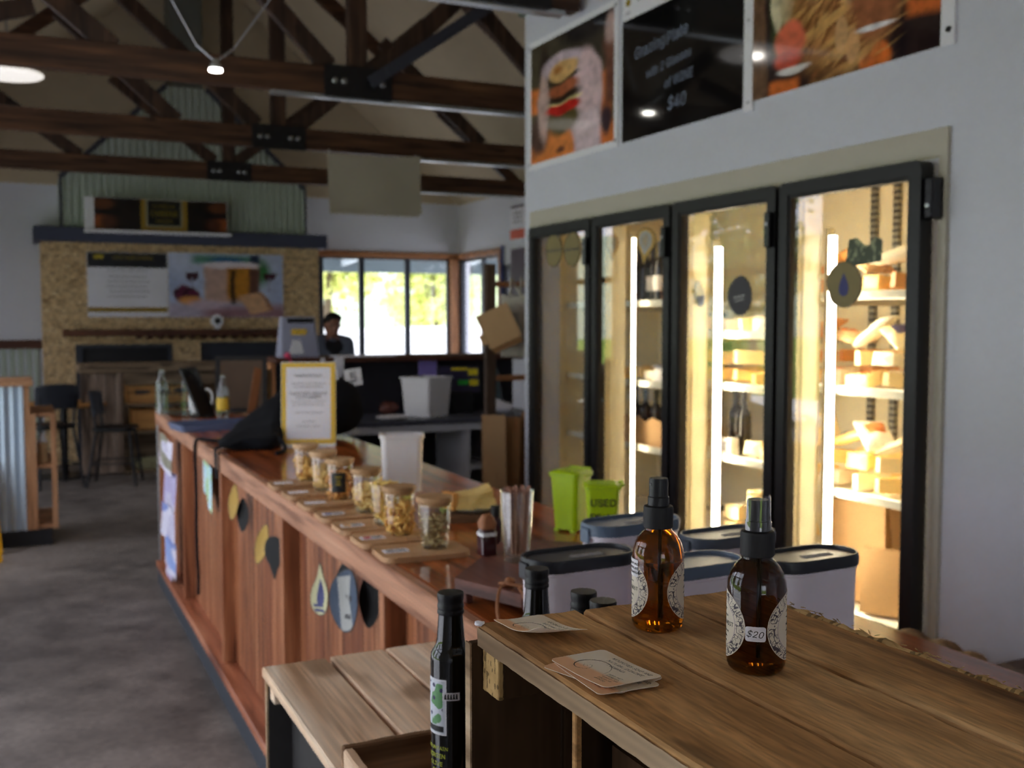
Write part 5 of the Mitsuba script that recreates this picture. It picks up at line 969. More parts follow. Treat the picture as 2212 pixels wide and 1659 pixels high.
obj('inner_panel', cbox(0.52, 0.53, 0.22, 0.864, 0.0, 1.20), 'mat_dark_inside', t)
obj('paint_chip', mv(jit(trimesh.creation.icosphere(2, 0.005), 0.0015, 200), T(0.389, 0.889, TZ), Sc(1, 1.2, 0.5)), 'mat_white_paper', t)

t = thing('slat_crate', 'light-coloured slatted wooden crate standing against the counter front', 'crate')
for i, (a, b) in enumerate(((0.380, 0.497), (0.505, 0.608), (0.613, 0.712))): obj('slat', plank(a, b, 1.335, (1.838, 1.842, 1.845)[i], 0.981, 1.0, 31 + i, 0.0005, 0.001), 'mat_pallet_light', t, smooth=30)
for y in (1.797, 1.345): obj('rail', cbox(0.392, 0.70, y, y + 0.032, 0.942, 0.980, 0.002), 'mat_pallet_light', t)
for y in (1.8305, 1.3335): obj('end_panel', cbox(0.389, 0.705, y, y + 0.009, 0.0, 0.980, 0.001), 'mat_black_ply', t); obj('panel_edge', cbox(0.3855, 0.3888, y, y + 0.009, 0.0, 0.980), 'mat_pallet_edge', t)
obj('lining', cbox(0.43, 0.70, 1.346, 1.829, 0.002, 0.94), 'mat_black_ply', t)

t = thing('open_crate', 'open-topped brown wooden crate holding the dark oil bottles', 'crate')
for i in range(3):
    obj('back_board', plank(0.374, 0.735, 1.300, 1.314, 0.955 - 0.105 * i, 1.060 - 0.105 * i - 0.003, 51 + i, 0.0006, 0.001), 'mat_pallet_x', t, smooth=30)
    obj('side_board', plank(0.372, 0.386, 0.935, 1.2985, 0.955 - 0.105 * i, 1.060 - 0.105 * i - 0.003, 61 + i, 0.0006, 0.001), 'mat_pallet_light', t, smooth=30)
    obj('side_board', cbox(0.721, 0.735, 0.935, 1.2985, 0.955 - 0.105 * i, 1.060 - 0.105 * i - 0.003, 0.001), 'mat_pallet_x', t)
    obj('front_board', cbox(0.387, 0.720, 0.935, 0.949, 0.955 - 0.105 * i, 1.060 - 0.105 * i - 0.003, 0.001), 'mat_pallet_x', t)
obj('base', cbox(0.387, 0.7205, 0.9495, 1.2995, 0.985, 1.0, 0.001), 'mat_pallet_x', t)
obj('pedestal', cbox(0.389, 0.718, 0.952, 1.297, 0.0, 0.984, 0.002), 'mat_black_ply', t)

# ---------------------------------------------------------------- amber spray bottles
def tinted(name, tint): scene['mat_' + name] = {'type': 'dielectric', 'int_ior': 1.5, 'specular_transmittance': rgb(tint)}
tinted('amber', (0.56, 0.27, 0.045)); tinted('amber_dark', (0.29, 0.14, 0.035))
scene['mat_cavity'] = {'type': 'dielectric', 'int_ior': 1.0, 'ext_ior': 1.5}
scene['mat_liquid'] = {'type': 'dielectric', 'int_ior': 1.34, 'ext_ior': 1.5, 'specular_transmittance': rgb((0.62, 0.50, 0.36))}
scene['mat_cap_clear'] = {'type': 'thindielectric', 'int_ior': 1.49, 'specular_transmittance': rgb((0.9, 0.9, 0.9))}
PROF = [(0, 0.0012), (0.017, 0.0006), (0.0205, 0.0), (0.0228, 0.0022), (0.0238, 0.006), (0.024, 0.012), (0.024, 0.064), (0.0238, 0.069), (0.0229, 0.0745), (0.0211, 0.080), (0.0182, 0.0850), (0.0152, 0.0884), (0.0130, 0.0906), (0.0120, 0.0925), (0.0116, 0.0955), (0.0116, 0.1005)]
def inset(d, z0, z1):
    pr = [(max(0, r - d), z) for r, z in PROF if z0 <= z <= z1]; return [(0, pr[0][1])] + pr + [(0, pr[-1][1])]
def label_fn(seed):
    def fn(p, n, uv):
        u, v = (uv.x - 0.5) * 2, (uv.y - 0.5) * 2; r = dr.sqrt(u * u + v * v); a = dr.atan2(v, u)
        c = mi.Color3f(lin(214, 204, 186))
        sw = dr.abs(noise(a * 7 + seed, r * 9) - 0.5); sw2 = dr.abs(noise(a * 11 + 5 + seed, r * 14) - 0.5)
        band = smoothstep(0.66, 0.69, r) * (1 - smoothstep(0.97, 0.99, r))
        c = over(c, (74, 66, 74), band * (1 - smoothstep(0.05, 0.09, dr.minimum(sw, sw2 * 1.2))))
        return over(c, (120, 92, 130), (1 - smoothstep(0.0, 0.02, dr.abs(r - 0.67))) * 0.6)
    return fn
mat('bottle_label', label_fn(1.0), 0.6)
def wrap(m, r, ang, z):
    """bends a flat drawing (x across, y up) round an upright cylinder at the angle ang"""
    v = np.array(m.vertices); a = ang + v[:, 0] / r; rr = r + v[:, 2]
    return trimesh.Trimesh(np.stack([rr * np.cos(a), rr * np.sin(a), z + v[:, 1]], -1), m.faces, process=False)
def oval_label(a_half, h_half):
    gm, uv = grid(28, 28, lambda u, v: (0, 0, 0)); P2 = uv * 2 - 1
    x = P2[:, 0] * np.sqrt(1 - P2[:, 1] ** 2 / 2); y = P2[:, 1] * np.sqrt(1 - P2[:, 0] ** 2 / 2)
    return trimesh.Trimesh(np.stack([x * a_half, y * h_half, 0 * x], -1), gm.faces, process=False), np.stack([x, y], -1) / 2 + 0.5
def spray_bottle(label, x, y, face, amber, cavity, clear_cap, sticker, tilt=0):
    t = thing('spray_bottle', label, 'bottle', 'amber spray bottles on the dark crate'); M = T(x, y, TZ + 0.0009)
    obj('glass', mv(lathe(PROF + [(0, 0.1005)], 56), M), amber, t, smooth=40)
    if cavity: obj('air', mv(lathe(inset(0.0017, 0.05, 0.0995), 48), M), 'mat_cavity', t, smooth=40)
    col = obj('collar', mv(lathe([(0, 0.0935), (0.0132, 0.0935), (0.0139, 0.0945), (0.0139, 0.1115), (0.0132, 0.1135), (0.0105, 0.1142), (0, 0.1142)], 48), M), 'mat_black_rubber', t, smooth=40)
    tip = obj('nozzle', mv(lathe([(0, 0.1143), (0.0098, 0.1143), (0.0098, 0.122), (0.0090, 0.1228), (0.0088, 0.124), (0.0088, 0.1375), (0.0082, 0.1395), (0, 0.1395)], 36), M), 'mat_black', t, smooth=40)
    obj('orifice', mv(lathe([(0, 0), (0.0016, 0), (0.0014, 0.0006), (0, 0.0004)], 14), M, R('z', math.degrees(face) - 55), T(0.0086, 0, 0.134), R('y', 90)), 'mat_black_gloss', tip)
    obj('dip_tube', mv(lathe([(0.0016, 0.008), (0.0016, 0.0932)], 12), M, T(0.002, 0, 0)), 'mat_black_rubber', t, smooth=True)
    if clear_cap: obj('overcap', mv(lathe([(0.0112, 0.1150), (0.0112, 0.121), (0.0106, 0.1225), (0.0103, 0.1415), (0.0095, 0.1432), (0, 0.1434)], 40), M), 'mat_cap_clear', t, smooth=40)
    for s in (-1, 1):
        a = face + s * math.radians(92)
        lm, luv = oval_label(0.0300, 0.0285)
        L = obj('label', mv(wrap(lm, 0.02415, a, 0.0375), M), 'mat_bottle_label', t, smooth=True, uv=luv)
        rows = ((('BODY', 0.0022, 0.012), ('FACE & BODY', 0.0016, 0.007), ('ROOM MIST', 0.0036, 0.001), ('essential oils', 0.0018, -0.0055), ('Lavender', 0.0016, -0.010), ('125 mL', 0.0016, -0.014)) if s < 0 else (('DIRECTIONS', 0.0018, 0.013), ('shake and spray', 0.0015, 0.008), ('INGREDIENTS', 0.0018, 0.002), ('water, witch hazel', 0.0014, -0.003), ('essential oils', 0.0014, -0.007), ('calendula', 0.0014, -0.011)))
        for s_, h, z in rows: obj('lettering', mv(wrap(mv(text(s_, h, 0.00008), T(0.004 if s < 0 else 0, z, 0.00012)), 0.02415, a, 0.0375), M), 'mat_ink', L)
    if sticker == 'price':
        k = obj('price_sticker', mv(wrap(trimesh.Trimesh(*trimesh.remesh.subdivide_to_size(*(lambda m: (m.vertices, m.faces))(prism(rrect(0.0165, 0.012, 0.002), 0, 0.0002)), 0.002), process=False), 0.02435, face - 0.02, 0.0345), M), 'mat_white_paper', t)
        obj('price', mv(wrap(mv(text('$20', 0.0052, 0.0001), T(0, 0, 0.0003), R('z', -4), np.array([[1, 0.25, 0, 0], [0, 1, 0, 0], [0, 0, 1, 0], [0, 0, 0, 1.0]])), 0.02435, face - 0.02, 0.0345), M), 'mat_ink', k)
    elif sticker == 'name':
        k = obj('name_sticker', mv(wrap(trimesh.Trimesh(*trimesh.remesh.subdivide_to_size(*(lambda m: (m.vertices, m.faces))(prism(rrect(0.030, 0.016, 0.001), 0, 0.0002)), 0.003), process=False), 0.02435, face - 1.45, 0.0575), M), 'mat_white_paper', t)
        for s_, z in (('SOAP AND', 0.004), ('SKINCARE', 0.0), ('TASMANIA', -0.004)): obj('lettering', mv(wrap(mv(text(s_, 0.0022, 0.0001, True), T(0.008, z, 0.0003)), 0.02435, face - 1.45, 0.0575), M), 'mat_ink', k)
    return t
fa = lambda x, y: math.atan2(-y, -x)
spray_bottle('amber glass spray bottle with a bare black nozzle, farther back on the crate', 0.534, 0.807, fa(0.534, 0.807), 'mat_amber', True, False, 'name')
spray_bottle('dark amber spray bottle with a clear overcap and a $20 sticker', 0.5435, 0.6755, fa(0.5435, 0.6755), 'mat_amber_dark', False, True, 'price')

# ---------------------------------------------------------------- business cards
mat('card', lambda p, n, uv: mix(lin(222, 172, 130), mix(lin(214, 196, 168), lin(224, 212, 190), noise(uv.x * 3, uv.y * 3)), smoothstep(0.30, 0.42, uv.y + 0.06 * noise(uv.x * 5, uv.y * 5))), 0.7, spec=0.15)
mat('card_edge', (226, 214, 194), 0.7)
def spiral(n=90):
    th = np.linspace(0, 4.6 * math.pi, n); r = 0.0009 * np.exp(0.232 * th); w_ = 0.00028 + 0.00095 * np.exp(-((th - 3.75 * math.pi) / 1.6) ** 2)
    c = np.stack([r * np.cos(-th + 2.2), r * np.sin(-th + 2.2)], -1); nrm = c / np.linalg.norm(c, axis=1, keepdims=True)
    a, b = c + nrm * w_[:, None] / 2, c - nrm * w_[:, None] / 2
    v = np.zeros((2 * n, 3)); v[:n, :2], v[n:, :2] = a, b
    i = np.arange(n - 1); f = np.vstack([np.stack([i, i + 1, i + n], -1), np.stack([i + 1, i + n + 1, i + n], -1)])
    return trimesh.Trimesh(v, f, process=False)
def business_card(label, M, curl, group, printed=True):
    t = thing('business_card', label, 'card', group); W_, H_ = 0.085, 0.054
    def up(m, dz):
        v = np.array(m.vertices); v[:, 2] = v[:, 2] + dz + curl(v[:, 0], v[:, 1]); return mv(trimesh.Trimesh(v, m.faces, process=False), M)
    out = rrect(W_, H_, 0.005, 5)
    base = trimesh.creation.triangulate_polygon(out, engine='earcut')
    v, f = trimesh.remesh.subdivide_to_size(np.c_[base[0], np.zeros(len(base[0]))], base[1], 0.006); sh = trimesh.Trimesh(v, f, process=True)
    uv = np.stack([v[:, 0] / W_ + 0.5, v[:, 1] / H_ + 0.5], -1)
    sh = trimesh.Trimesh(v, f, process=False); obj('face', up(sh, 0.00045), 'mat_card', t, uv=uv, smooth=False)
    obj('sheet', up(solid_sheet(trimesh.Trimesh(sh.vertices, sh.faces, process=True), 0.0004), 0.0002), 'mat_card_edge', t)
    if printed:
        obj('spiral', up(mv(spiral(), T(-0.014, -0.009, 0), R('z', -20)), 0.0005), 'mat_ink', t)
        for s_, h, u, v_ in (('MOONTREE SOAP AND', 0.0036, 0.0, 0.0185), ('NATURAL SKINCARE', 0.0036, 0.002, 0.0120), ('TASMANIA', 0.0034, 0.010, 0.0058), ('DEBBIE SMITH', 0.0019, 0.026, -0.006), ('HANDMADE IN', 0.0019, 0.026, -0.0095), ('TASMANIA 7109', 0.0019, 0.026, -0.013), ('0400 000 000', 0.0019, 0.026, -0.0165), ('MOONTREE', 0.0019, 0.026, -0.020)):
            m = text(s_, h, 0.00003, center=False); obj('lettering', up(mv(m, T(u - 0.018 if h > 0.0025 else u - 0.012, v_, 0)), 0.0005), 'mat_ink', t)
    return t
G = 'fanned business cards on the dark crate'
business_card('single curled business card with a spiral at the far corner of the dark crate', T(0.4285, 0.842, TZ + 0.0012) @ R('z', -90 + 4), lambda u, v: 0.010 * np.clip((u + 0.01) / 0.05, 0, None) ** 2 * (1 - 0.3 * v / 0.027) + 0.0035 * np.clip((-v + 0.0) / 0.027, 0, None) ** 2, None)
business_card('lowest business card of the fan, peeking out on its farther edge', T(0.4225, 0.7185, TZ + 0.0010) @ R('z', -90 + 17), lambda u, v: 0 * u, G)
business_card('middle business card of the fan, peeking out nearest the crate edge', T(0.4215, 0.712, TZ + 0.0018) @ R('z', -90 - 3), lambda u, v: 0.0006 * np.clip(u / 0.04, 0, None), G)
business_card('top business card of the fan with the bold dark spiral', T(0.4245, 0.7175, TZ + 0.0026) @ R('z', -90 + 3), lambda u, v: 0.001 + 0.0022 * np.clip((u + 0.01) / 0.05, 0, None) ** 2, G)

# ---------------------------------------------------------------- oil bottles
mat('oil_glass', (9, 10, 6), 0.05, spec=0.6); mat('oil_neck', (24, 26, 8), 0.05, spec=0.6)
mat('olive_label', lambda p, n, uv: over(over(over(mi.Color3f(lin(206, 210, 220)), (96, 150, 96), smoothstep(0.52, 0.58, noise(uv.x * 4 + 2, uv.y * 7)) * rec(uv.x, uv.y, 0.08, 0.92, 0.16, 0.96)), (44, 38, 84), (1 - smoothstep(0.16, 0.2, voronoi(uv.x * 2.6, uv.y * 4.4)[0])) * rec(uv.x, uv.y, 0.08, 0.92, 0.16, 0.96)), (24, 24, 26), rec(uv.x, uv.y, 0.05, 0.95, 0.03, 0.14)), 0.5)
mat('oil_yellow', (190, 196, 60), 0.6)
OP = [(0, 0.001), (0.020, 0), (0.0226, 0.003), (0.0232, 0.008), (0.0232, 0.236), (0.0224, 0.242), (0.0190, 0.248), (0.0168, 0.252), (0.0158, 0.258), (0.0138, 0.288), (0.0134, 0.292)]
def oil_bottle(label, x, y, z, full=True):
    t = thing('oil_bottle', label, 'bottle', 'dark oil bottles in the open crate'); M = T(x, y, z)
    obj('glass', mv(lathe(OP[:-1] + [(0.0134, 0.291), (0, 0.291)], 44), M), 'mat_oil_glass', t, smooth=40)
    c = obj('cap', mv(lathe([(0.0146, 0.2865), (0.0152, 0.2875), (0.0152, 0.2905), (0.0146, 0.2915), (0.0146, 0.2925), (0.0151, 0.2935), (0.0151, 0.2965), (0.0146, 0.298), (0.0143, 0.3005), (0.0150, 0.3035), (0.0152, 0.3085), (0.0146, 0.3105), (0, 0.3108)], 40), M), 'mat_black', t, smooth=50)
    if full:
        a = fa(x, y) - 1.02
        gm, guv = grid(14, 2, lambda u, v: ((u - 0.5) * 0.034, (v - 0.5) * 0.060, 0.0)); obj('label_border', mv(wrap(trimesh.Trimesh(gm.vertices * [1.1, 1.06, 1], gm.faces, process=False), 0.0234, a, 0.185), M), 'mat_white_paper', t, smooth=True)
        obj('label', mv(wrap(gm, 0.0235, a, 0.185), M), 'mat_olive_label', t, smooth=True, uv=guv)
        gm, guv = grid(8, 2, lambda u, v: ((u - 0.5) * 0.020, (v - 0.5) * 0.009, 0.0)); k = obj('neck_tag', mv(wrap(gm, 0.0236, a + 1.02, 0.198), M), 'mat_white_paper', t, smooth=True)
        for q in range(5): obj('bar', mv(wrap(mv(prism(Polygon([(-0.0013, -0.003), (0.0013, -0.003), (0.0006, 0.003), (-0.0006, 0.003)]), 0, 0.0001), T(-0.0064 + q * 0.0032, 0, 0.0003)), 0.0236, a + 1.02, 0.198), M), 'mat_ink', k)
        for s_, h, z_ in (('MOUNTAIN', 0.0042, 0.138), ('VIRGIN', 0.0052, 0.129), ('OLIVE', 0.0048, 0.120), ('OIL', 0.0044, 0.112), ('pressed', 0.003, 0.104), ('Tasmania', 0.003, 0.094), ('250 mL', 0.0036, 0.078)):
            obj('lettering', mv(wrap(mv(text(s_, h, 0.00006), T(0.004, 0, 0)), 0.02335, a, z_), M), 'mat_oil_yellow', t)
oil_bottle('tall dark oil bottle with an olive-print label, standing in front of the others', 0.436, 1.079, 1.0005)
oil_bottle('dark oil bottle farthest back, its cap before the black-lidded container', 0.575, 1.138, 1.0005, False)
oil_bottle('dark oil bottle whose cap shows just behind the crate top', 0.574, 1.018, 1.0005, False)
oil_bottle('dark oil bottle almost hidden, only its cap over the crate edge', 0.574, 0.975, 1.0005, False)

# ---------------------------------------------------------------- woven basket and low cabinet beside the table
mat('seagrass', lambda p, n, uv: mix(lin(70, 48, 32), lin(146, 112, 78), fbm(p.x * 40, p.y * 40, p.z * 50, 2)) * (0.8 + 0.4 * noise(p.x * 160, p.y * 160, p.z * 160)), 0.8, spec=0.15)
BC = (1.80, 1.90); BR = 0.345
t = thing('woven_basket', 'round woven seagrass basket with a domed lid beside the cooler', 'basket')
def rope_ring(r, z, rr, n, lumps, ph):
    a = np.arange(n) * 2 * np.pi / n; w_ = 0.5 + 0.5 * np.cos(a * lumps + ph)
    return tube(np.stack([BC[0] + r * np.cos(a), BC[1] + r * np.sin(a), z + 0.004 * w_], -1), rr * (0.70 + 0.42 * w_), 8, closed=True)
for k in range(9):
    r = BR - 0.037 * k; n = max(4, int(r * 64)); obj('lid_coil', rope_ring(r, 0.760 + 0.055 * (1 - (r / BR) ** 2) + 0.004 * (k % 2), 0.026, 10 * n, n, k * 1.7), 'mat_seagrass', t, smooth=True)
for k in range(14):
    z = 0.735 - 0.052 * k; r = BR - 0.012 - 0.05 * (k / 14) ** 2; n = int(r * 64); obj('wall_coil', rope_ring(r, z, 0.028, 10 * n, n, k * 1.7), 'mat_seagrass', t, smooth=True)
obj('core', mv(lathe([(0, 0), (0.26, 0), (0.30, 0.74), (0.2, 0.78), (0, 0.80)], 32), T(BC[0], BC[1], 0)), 'mat_dark_inside', t)
t = thing('low_cabinet', 'low grey-brown cabinet along the white wall past the basket', 'cabinet')
obj('body', cbox(2.20, 2.395, 0.6, 1.85, 0.0, 0.70, 0.003), 'mat_brown_board', t); obj('top', cbox(2.18, 2.396, 0.58, 1.87, 0.7005, 0.72, 0.003), 'mat_brown_board', t)
# ---------------------------------------------------------------- behind the counter: pass shelf and work bench
mat('bench_top', (72, 74, 84), 0.4); mat('bench_white', (196, 196, 200), 0.5); mat('dark_wall', (32, 30, 36), 0.7)
t = thing('serving_wall', 'low dark partition with a timber shelf on top behind the work bench', 'partition')
obj('panel', cbox(1.70, 3.62, 7.60, 7.70, 0.0, 1.30), 'mat_dark_wall', t)
obj('shelf', cbox(1.66, 3.62, 7.40, 7.90, 1.3005, 1.335, 0.004), 'mat_mantel_wood', t)
obj('end_post', cbox(1.66, 1.6995, 7.58, 7.72, 0.0, 1.30, 0.003), 'mat_trim_wood_z', t)
obj('paper_strip', cbox(2.10, 2.56, 7.41, 7.60, 1.3355, 1.345), 'mat_white_paper', t)
t = thing('work_bench', 'white work bench with a grey top behind the counter', 'bench')
obj('worktop', cbox(2.02, 3.62, 6.93, 7.595, 0.865, 0.90, 0.004), 'mat_bench_top', t)
obj('apron', cbox(2.04, 3.6, 6.95, 6.97, 0.81, 0.8645), 'mat_bench_white', t)
for x in (2.04, 2.94, 3.20, 3.58): obj('upright', cbox(x, x + 0.03, 6.96, 7.56, 0.0, 0.81), 'mat_bench_white', t)
obj('back', cbox(2.07, 3.58, 7.56, 7.59, 0.0, 0.86), 'mat_dark_wall', t)
obj('shelf', cbox(2.971, 3.199, 6.97, 7.55, 0.52, 0.54), 'mat_bench_white', t)
t = thing('carton', 'brown cardboard box on the floor under the work bench', 'box')
obj('carton', cbox(2.58, 2.86, 7.0, 7.4, 0.0, 0.42, 0.004), 'mat_kraft_dark', t); obj('tape', cbox(2.70, 2.74, 6.998, 6.9995, 0.0, 0.42), 'mat_kraft', t)
t = thing('storage_tub', 'large white rectangular tub on the work bench', 'tub')
M = T(2.74, 7.24, 0.9005) @ R('z', 32)
obj('body', loft([sq(0.25, 0.23, 0.02, 0), sq(0.29, 0.27, 0.02, 0.285), sq(0.28, 0.26, 0.02, 0.285), sq(0.24, 0.22, 0.018, 0.006)]), 'mat_tub_white', t, M=M, smooth=30)
obj('rim', loft([sq(0.29, 0.27, 0.02, 0.27), sq(0.305, 0.285, 0.022, 0.272), sq(0.305, 0.285, 0.022, 0.288), sq(0.285, 0.265, 0.02, 0.289)], False, False), 'mat_tub_white', t, M=M, smooth=30)
mat('screen', lambda p, n, uv: over(over(over(over(mi.Color3f(lin(44, 38, 66)), (226, 200, 30), rec(uv.x, uv.y, 0.30, 0.72, 0.86, 0.96)), (226, 206, 40), rec(uv.x, uv.y, 0.72, 0.97, 0.66, 0.92)), (40, 170, 50), rec(uv.x, uv.y, 0.45, 0.72, 0.30, 0.48)), (226, 206, 40), rec(uv.x, uv.y, 0.74, 0.97, 0.26, 0.50)), 0.3)
scene['em_screen'] = {'type': 'diffuse', 'reflectance': rgb((0.02, 0.02, 0.02))}
t = thing('till_screen', 'dark till monitor with yellow and green blocks above the white tub', 'monitor')
M = T(3.06, 7.34, 0.9005) @ R('z', -10)
obj('housing', mv(cbox(-0.17, 0.17, 0.0, 0.03, 0.14, 0.37, 0.006), M, R('x', -12)), 'mat_black', t)
(v, f), uv = quad_uv(0.31, 0.20); obj('display', mv(trimesh.Trimesh(v + [0, 0.255, 0.0015], f), M, R('x', -12), N), 'mat_screen', t, uv=uv)
obj('stand', mv(cbox(-0.09, 0.09, -0.03, 0.13, 0.0, 0.16, 0.01), M), 'mat_black', t)
mat('lilac', (150, 130, 206), 0.7)
t = thing('paper_note', 'lilac paper standing behind the large white tub', 'paper')
obj('sheet', mv(prism(sbox(-0.075, 0, 0.075, 0.40), 0, 0.002), T(2.86, 7.50, 0.9005), R('z', -6), R('x', -6), N), 'mat_lilac', t)
t = thing('cloth_heap', 'crumpled white cloth at the right end of the work bench', 'cloth')
cl = blob(dict(a=(3.24, 7.22, 0.94, 0.038), b=(3.40, 7.20, 0.935, 0.033), c=(3.30, 7.24, 0.975, 0.03)), [('a', 'b', 'c')], 0.012, 8); obj('cloth', jit(cl, 0.008, 30, 4), 'mat_white_paper', t, smooth=True)
mat('teal_glass', (54, 78, 80), 0.2, spec=0.5)
t = thing('tall_vase', 'tall dark teal bottle standing behind the white cloth', 'bottle')
obj('glass', lathe([(0, 0), (0.06, 0), (0.065, 0.02), (0.06, 0.16), (0.04, 0.28), (0.025, 0.33), (0, 0.335)], 24), 'mat_teal_glass', t, M=T(3.36, 7.40, 0.9005), smooth=40)
t = thing('bread_loaf', 'reddish-brown round loaf on the work bench beside the tub', 'bread')
obj('loaf', mv(jit(trimesh.creation.icosphere(3, 0.075), 0.008, 14), T(2.49, 7.36, 0.955), Sc(1.0, 0.8, 0.72)), 'mat_board_red', t, smooth=True)
t = thing('plate_stack', 'white plates lying flat on the edge of the work bench', 'plate')
for k in range(2): obj('plate', mv(lathe([(0, 0), (0.07, 0), (0.115, 0.010), (0.115, 0.013), (0.07, 0.004), (0, 0.004)], 32), T(2.42, 7.08, 0.9005 + 0.008 * k)), 'mat_tub_white', t, smooth=40)
# the white point-of-sale terminal on the shelf
mat('pos_grey', (150, 152, 172), 0.45)
t = thing('sale_terminal', 'white sale terminal with a black slot and yellow sticker on the shelf', 'terminal')
M = T(1.872, 7.62, 1.3355) @ R('z', -3)
obj('body', mv(loft([sq(0.29, 0.20, 0.02, 0), sq(0.27, 0.14, 0.02, 0.15), sq(0.25, 0.07, 0.02, 0.295)]), M), 'mat_pos_grey', t, smooth=30)
def pos(x, z, h): return mv(h, M, T(x, -0.101 + z * 0.21 - 0.001, z), R('x', -11), N)
obj('slot', pos(0.015, 0.268, prism(rrect(0.19, 0.032, 0.003), 0, 0.004)), 'mat_black', t)
k = obj('sticker', pos(0.0, 0.185, prism(rrect(0.11, 0.042, 0.006), 0, 0.004)), 'mat_notice_yellow', t)
obj('lettering', pos(0.0, 0.185, mv(text('THANK YOU', 0.010, 0.0006, width=0.085), T(0, 0, 0.0045))), 'mat_ink', k)
obj('glare_panel', pos(-0.02, 0.075, prism(Polygon([(-0.06, -0.05), (0.05, -0.05), (0.03, 0.05), (-0.03, 0.05)]), 0, 0.003)), 'mat_white_plastic', t)
for x, z, w_, lab in ((1.985, 1.22, 0.03, 'narrow white ticket hanging from the shelf edge'), (2.085, 1.19, 0.075, 'wider white ticket hanging from the shelf edge')):
    t = thing('hanging_ticket', lab, 'paper'); gm, _ = grid(3, 8, lambda u, v: (x + w_ * u - 0.02 * v, 7.395 - 0.02 * math.sin(3 * v), 1.335 - (1.335 - z) * v)); obj('sheet', solid_sheet(gm, 0.002), 'mat_white_paper', t, smooth=True)
t = thing('brown_drum', 'amber-brown drum at the end of the serving wall', 'drum')
mat('amber_box', (120, 84, 30), 0.5)
obj('drum', lathe([(0, 0), (0.085, 0), (0.09, 0.01), (0.09, 0.26), (0.085, 0.27), (0, 0.27)], 28), 'mat_amber_box', t, M=T(1.50, 6.42, CT), smooth=35) if False else obj('drum', lathe([(0, 0), (0.085, 0), (0.09, 0.01), (0.09, 0.24), (0.085, 0.25), (0, 0.25)], 28), 'mat_amber_box', t, M=T(1.355, 6.56, CT), smooth=35)

# ---------------------------------------------------------------- rack of bags beside the cool room
mat('tote', speckle((196, 190, 176), 0.06, 5, 200), 0.95, spec=0.05)
t = thing('bag_rack', 'timber ladder rack between the cool room wall and the window', 'rack')
mat('rack_dark', wood('z', (46, 34, 24), (74, 56, 42), (98, 78, 60)), 0.7)
for x in (2.425, 2.76): obj('rail', cbox(x, x + 0.06, 5.44, 5.48, 0.0, 1.93, 0.003), 'mat_rack_dark', t)
for z in (0.72, 1.26, 1.80): obj('rung', cbox(2.486, 2.759, 5.445, 5.475, z, z + 0.03, 0.003), 'mat_trim_wood', t)
t = thing('cardboard_box', 'plain brown cardboard box hanging tilted on the rack by the window', 'box')
M = T(2.435, 5.28, 1.575) @ R('z', -24) @ R('y', -25)
obj('box', mv(cbox(-0.10, 0.09, -0.10, 0.10, -0.095, 0.105, 0.003), M), 'mat_kraft', t)
obj('flap', mv(cbox(-0.13, -0.10, -0.10, 0.10, -0.06, 0.0, 0.002), M), 'mat_kraft', t)
obj('flap', mv(cbox(-0.09, 0.08, -0.098, 0.098, -0.125, -0.0955, 0.002), M), 'mat_kraft_dark', t)
for i, (x, yaw) in enumerate(((2.585, -30), (2.65, -48), (2.72, -60))):
    t = thing('tote_bag', ['white canvas tote bag hanging on the rack, printed, foremost', 'white canvas tote bag hanging second on the rack', 'grey-white canvas tote bag hanging at the back of the rack'][i], 'bag', 'tote bags on the rack')
    M = T(x + 0.01, 5.405 + 0.005 * i, 1.40) @ R('z', yaw)
    gm, _ = grid(8, 8, lambda u, v: (-0.085 + 0.17 * u * (1 - 0.08 * v), 0.016 * math.sin(5 * u + i) * (1 - v) - 0.01, 0.36 * v - 0.02 * math.sin(3.1 * u) * v)); obj('bag', solid_sheet(mv(gm, M), 0.018), 'mat_tote', t, smooth=True)
    obj('handle', tube(spline([(M @ [-0.04, -0.01, 0.33, 1])[:3], (x + 0.0, 5.45, 1.838), (x + 0.015, 5.46, 1.838), (M @ [0.04, -0.01, 0.34, 1])[:3]], 14), 0.006, 6), 'mat_tote', t, smooth=True)
    if i == 0: obj('lettering', mv(text('CHEESE', 0.028, 0.0006, True), M, T(0.0, -0.035, 0.18), N, R('z', 90)), 'mat_grey_ink', t)
for i, (x, y, yaw, h, m1) in enumerate(((2.40, 5.28, -18, 0.42, 'mat_kraft'), (2.515, 5.33, -40, 0.40, 'mat_kraft_dark'), (2.645, 5.33, -55, 0.42, 'mat_kraft_dark'))):
    paper_bag('kraft_bag', ['tall kraft paper bag at the foot of the rack, flat face forward', 'kraft paper bag second in the bundle at the rack', 'kraft paper bag farthest in the bundle at the rack'][i], x, y, 0.66, 0.13, 0.07, h, yaw, m1, 'mat_kraft_dark', -6, 'kraft bags at the rack')
t = thing('bag_shelf', 'low dark shelf box under the kraft bags', 'shelf'); obj('box', cbox(2.32, 2.70, 5.18, 5.435, 0.0, 0.655, 0.004), 'mat_dark_wall', t)
mat('sign_orange', (214, 92, 58), 0.6); mat('sign_maroon', (66, 42, 58), 0.6)
P = put_x(11.145, 2.735, RTX - 0.001)
t = thing('wall_sign', 'white wall notice with an orange band near the corner window', 'sign')
obj('panel', P(prism(sbox(-0.19, -0.19, 0.19, 0.21), 0, 0.01)), 'mat_white_paper', t); obj('band', P(prism(sbox(-0.19, -0.18, 0.19, -0.07), 0.0105, 0.012)), 'mat_sign_orange', t); obj('heading', P(prism(sbox(-0.19, 0.185, 0.19, 0.21), 0.0105, 0.012)), 'mat_sign_maroon', t)
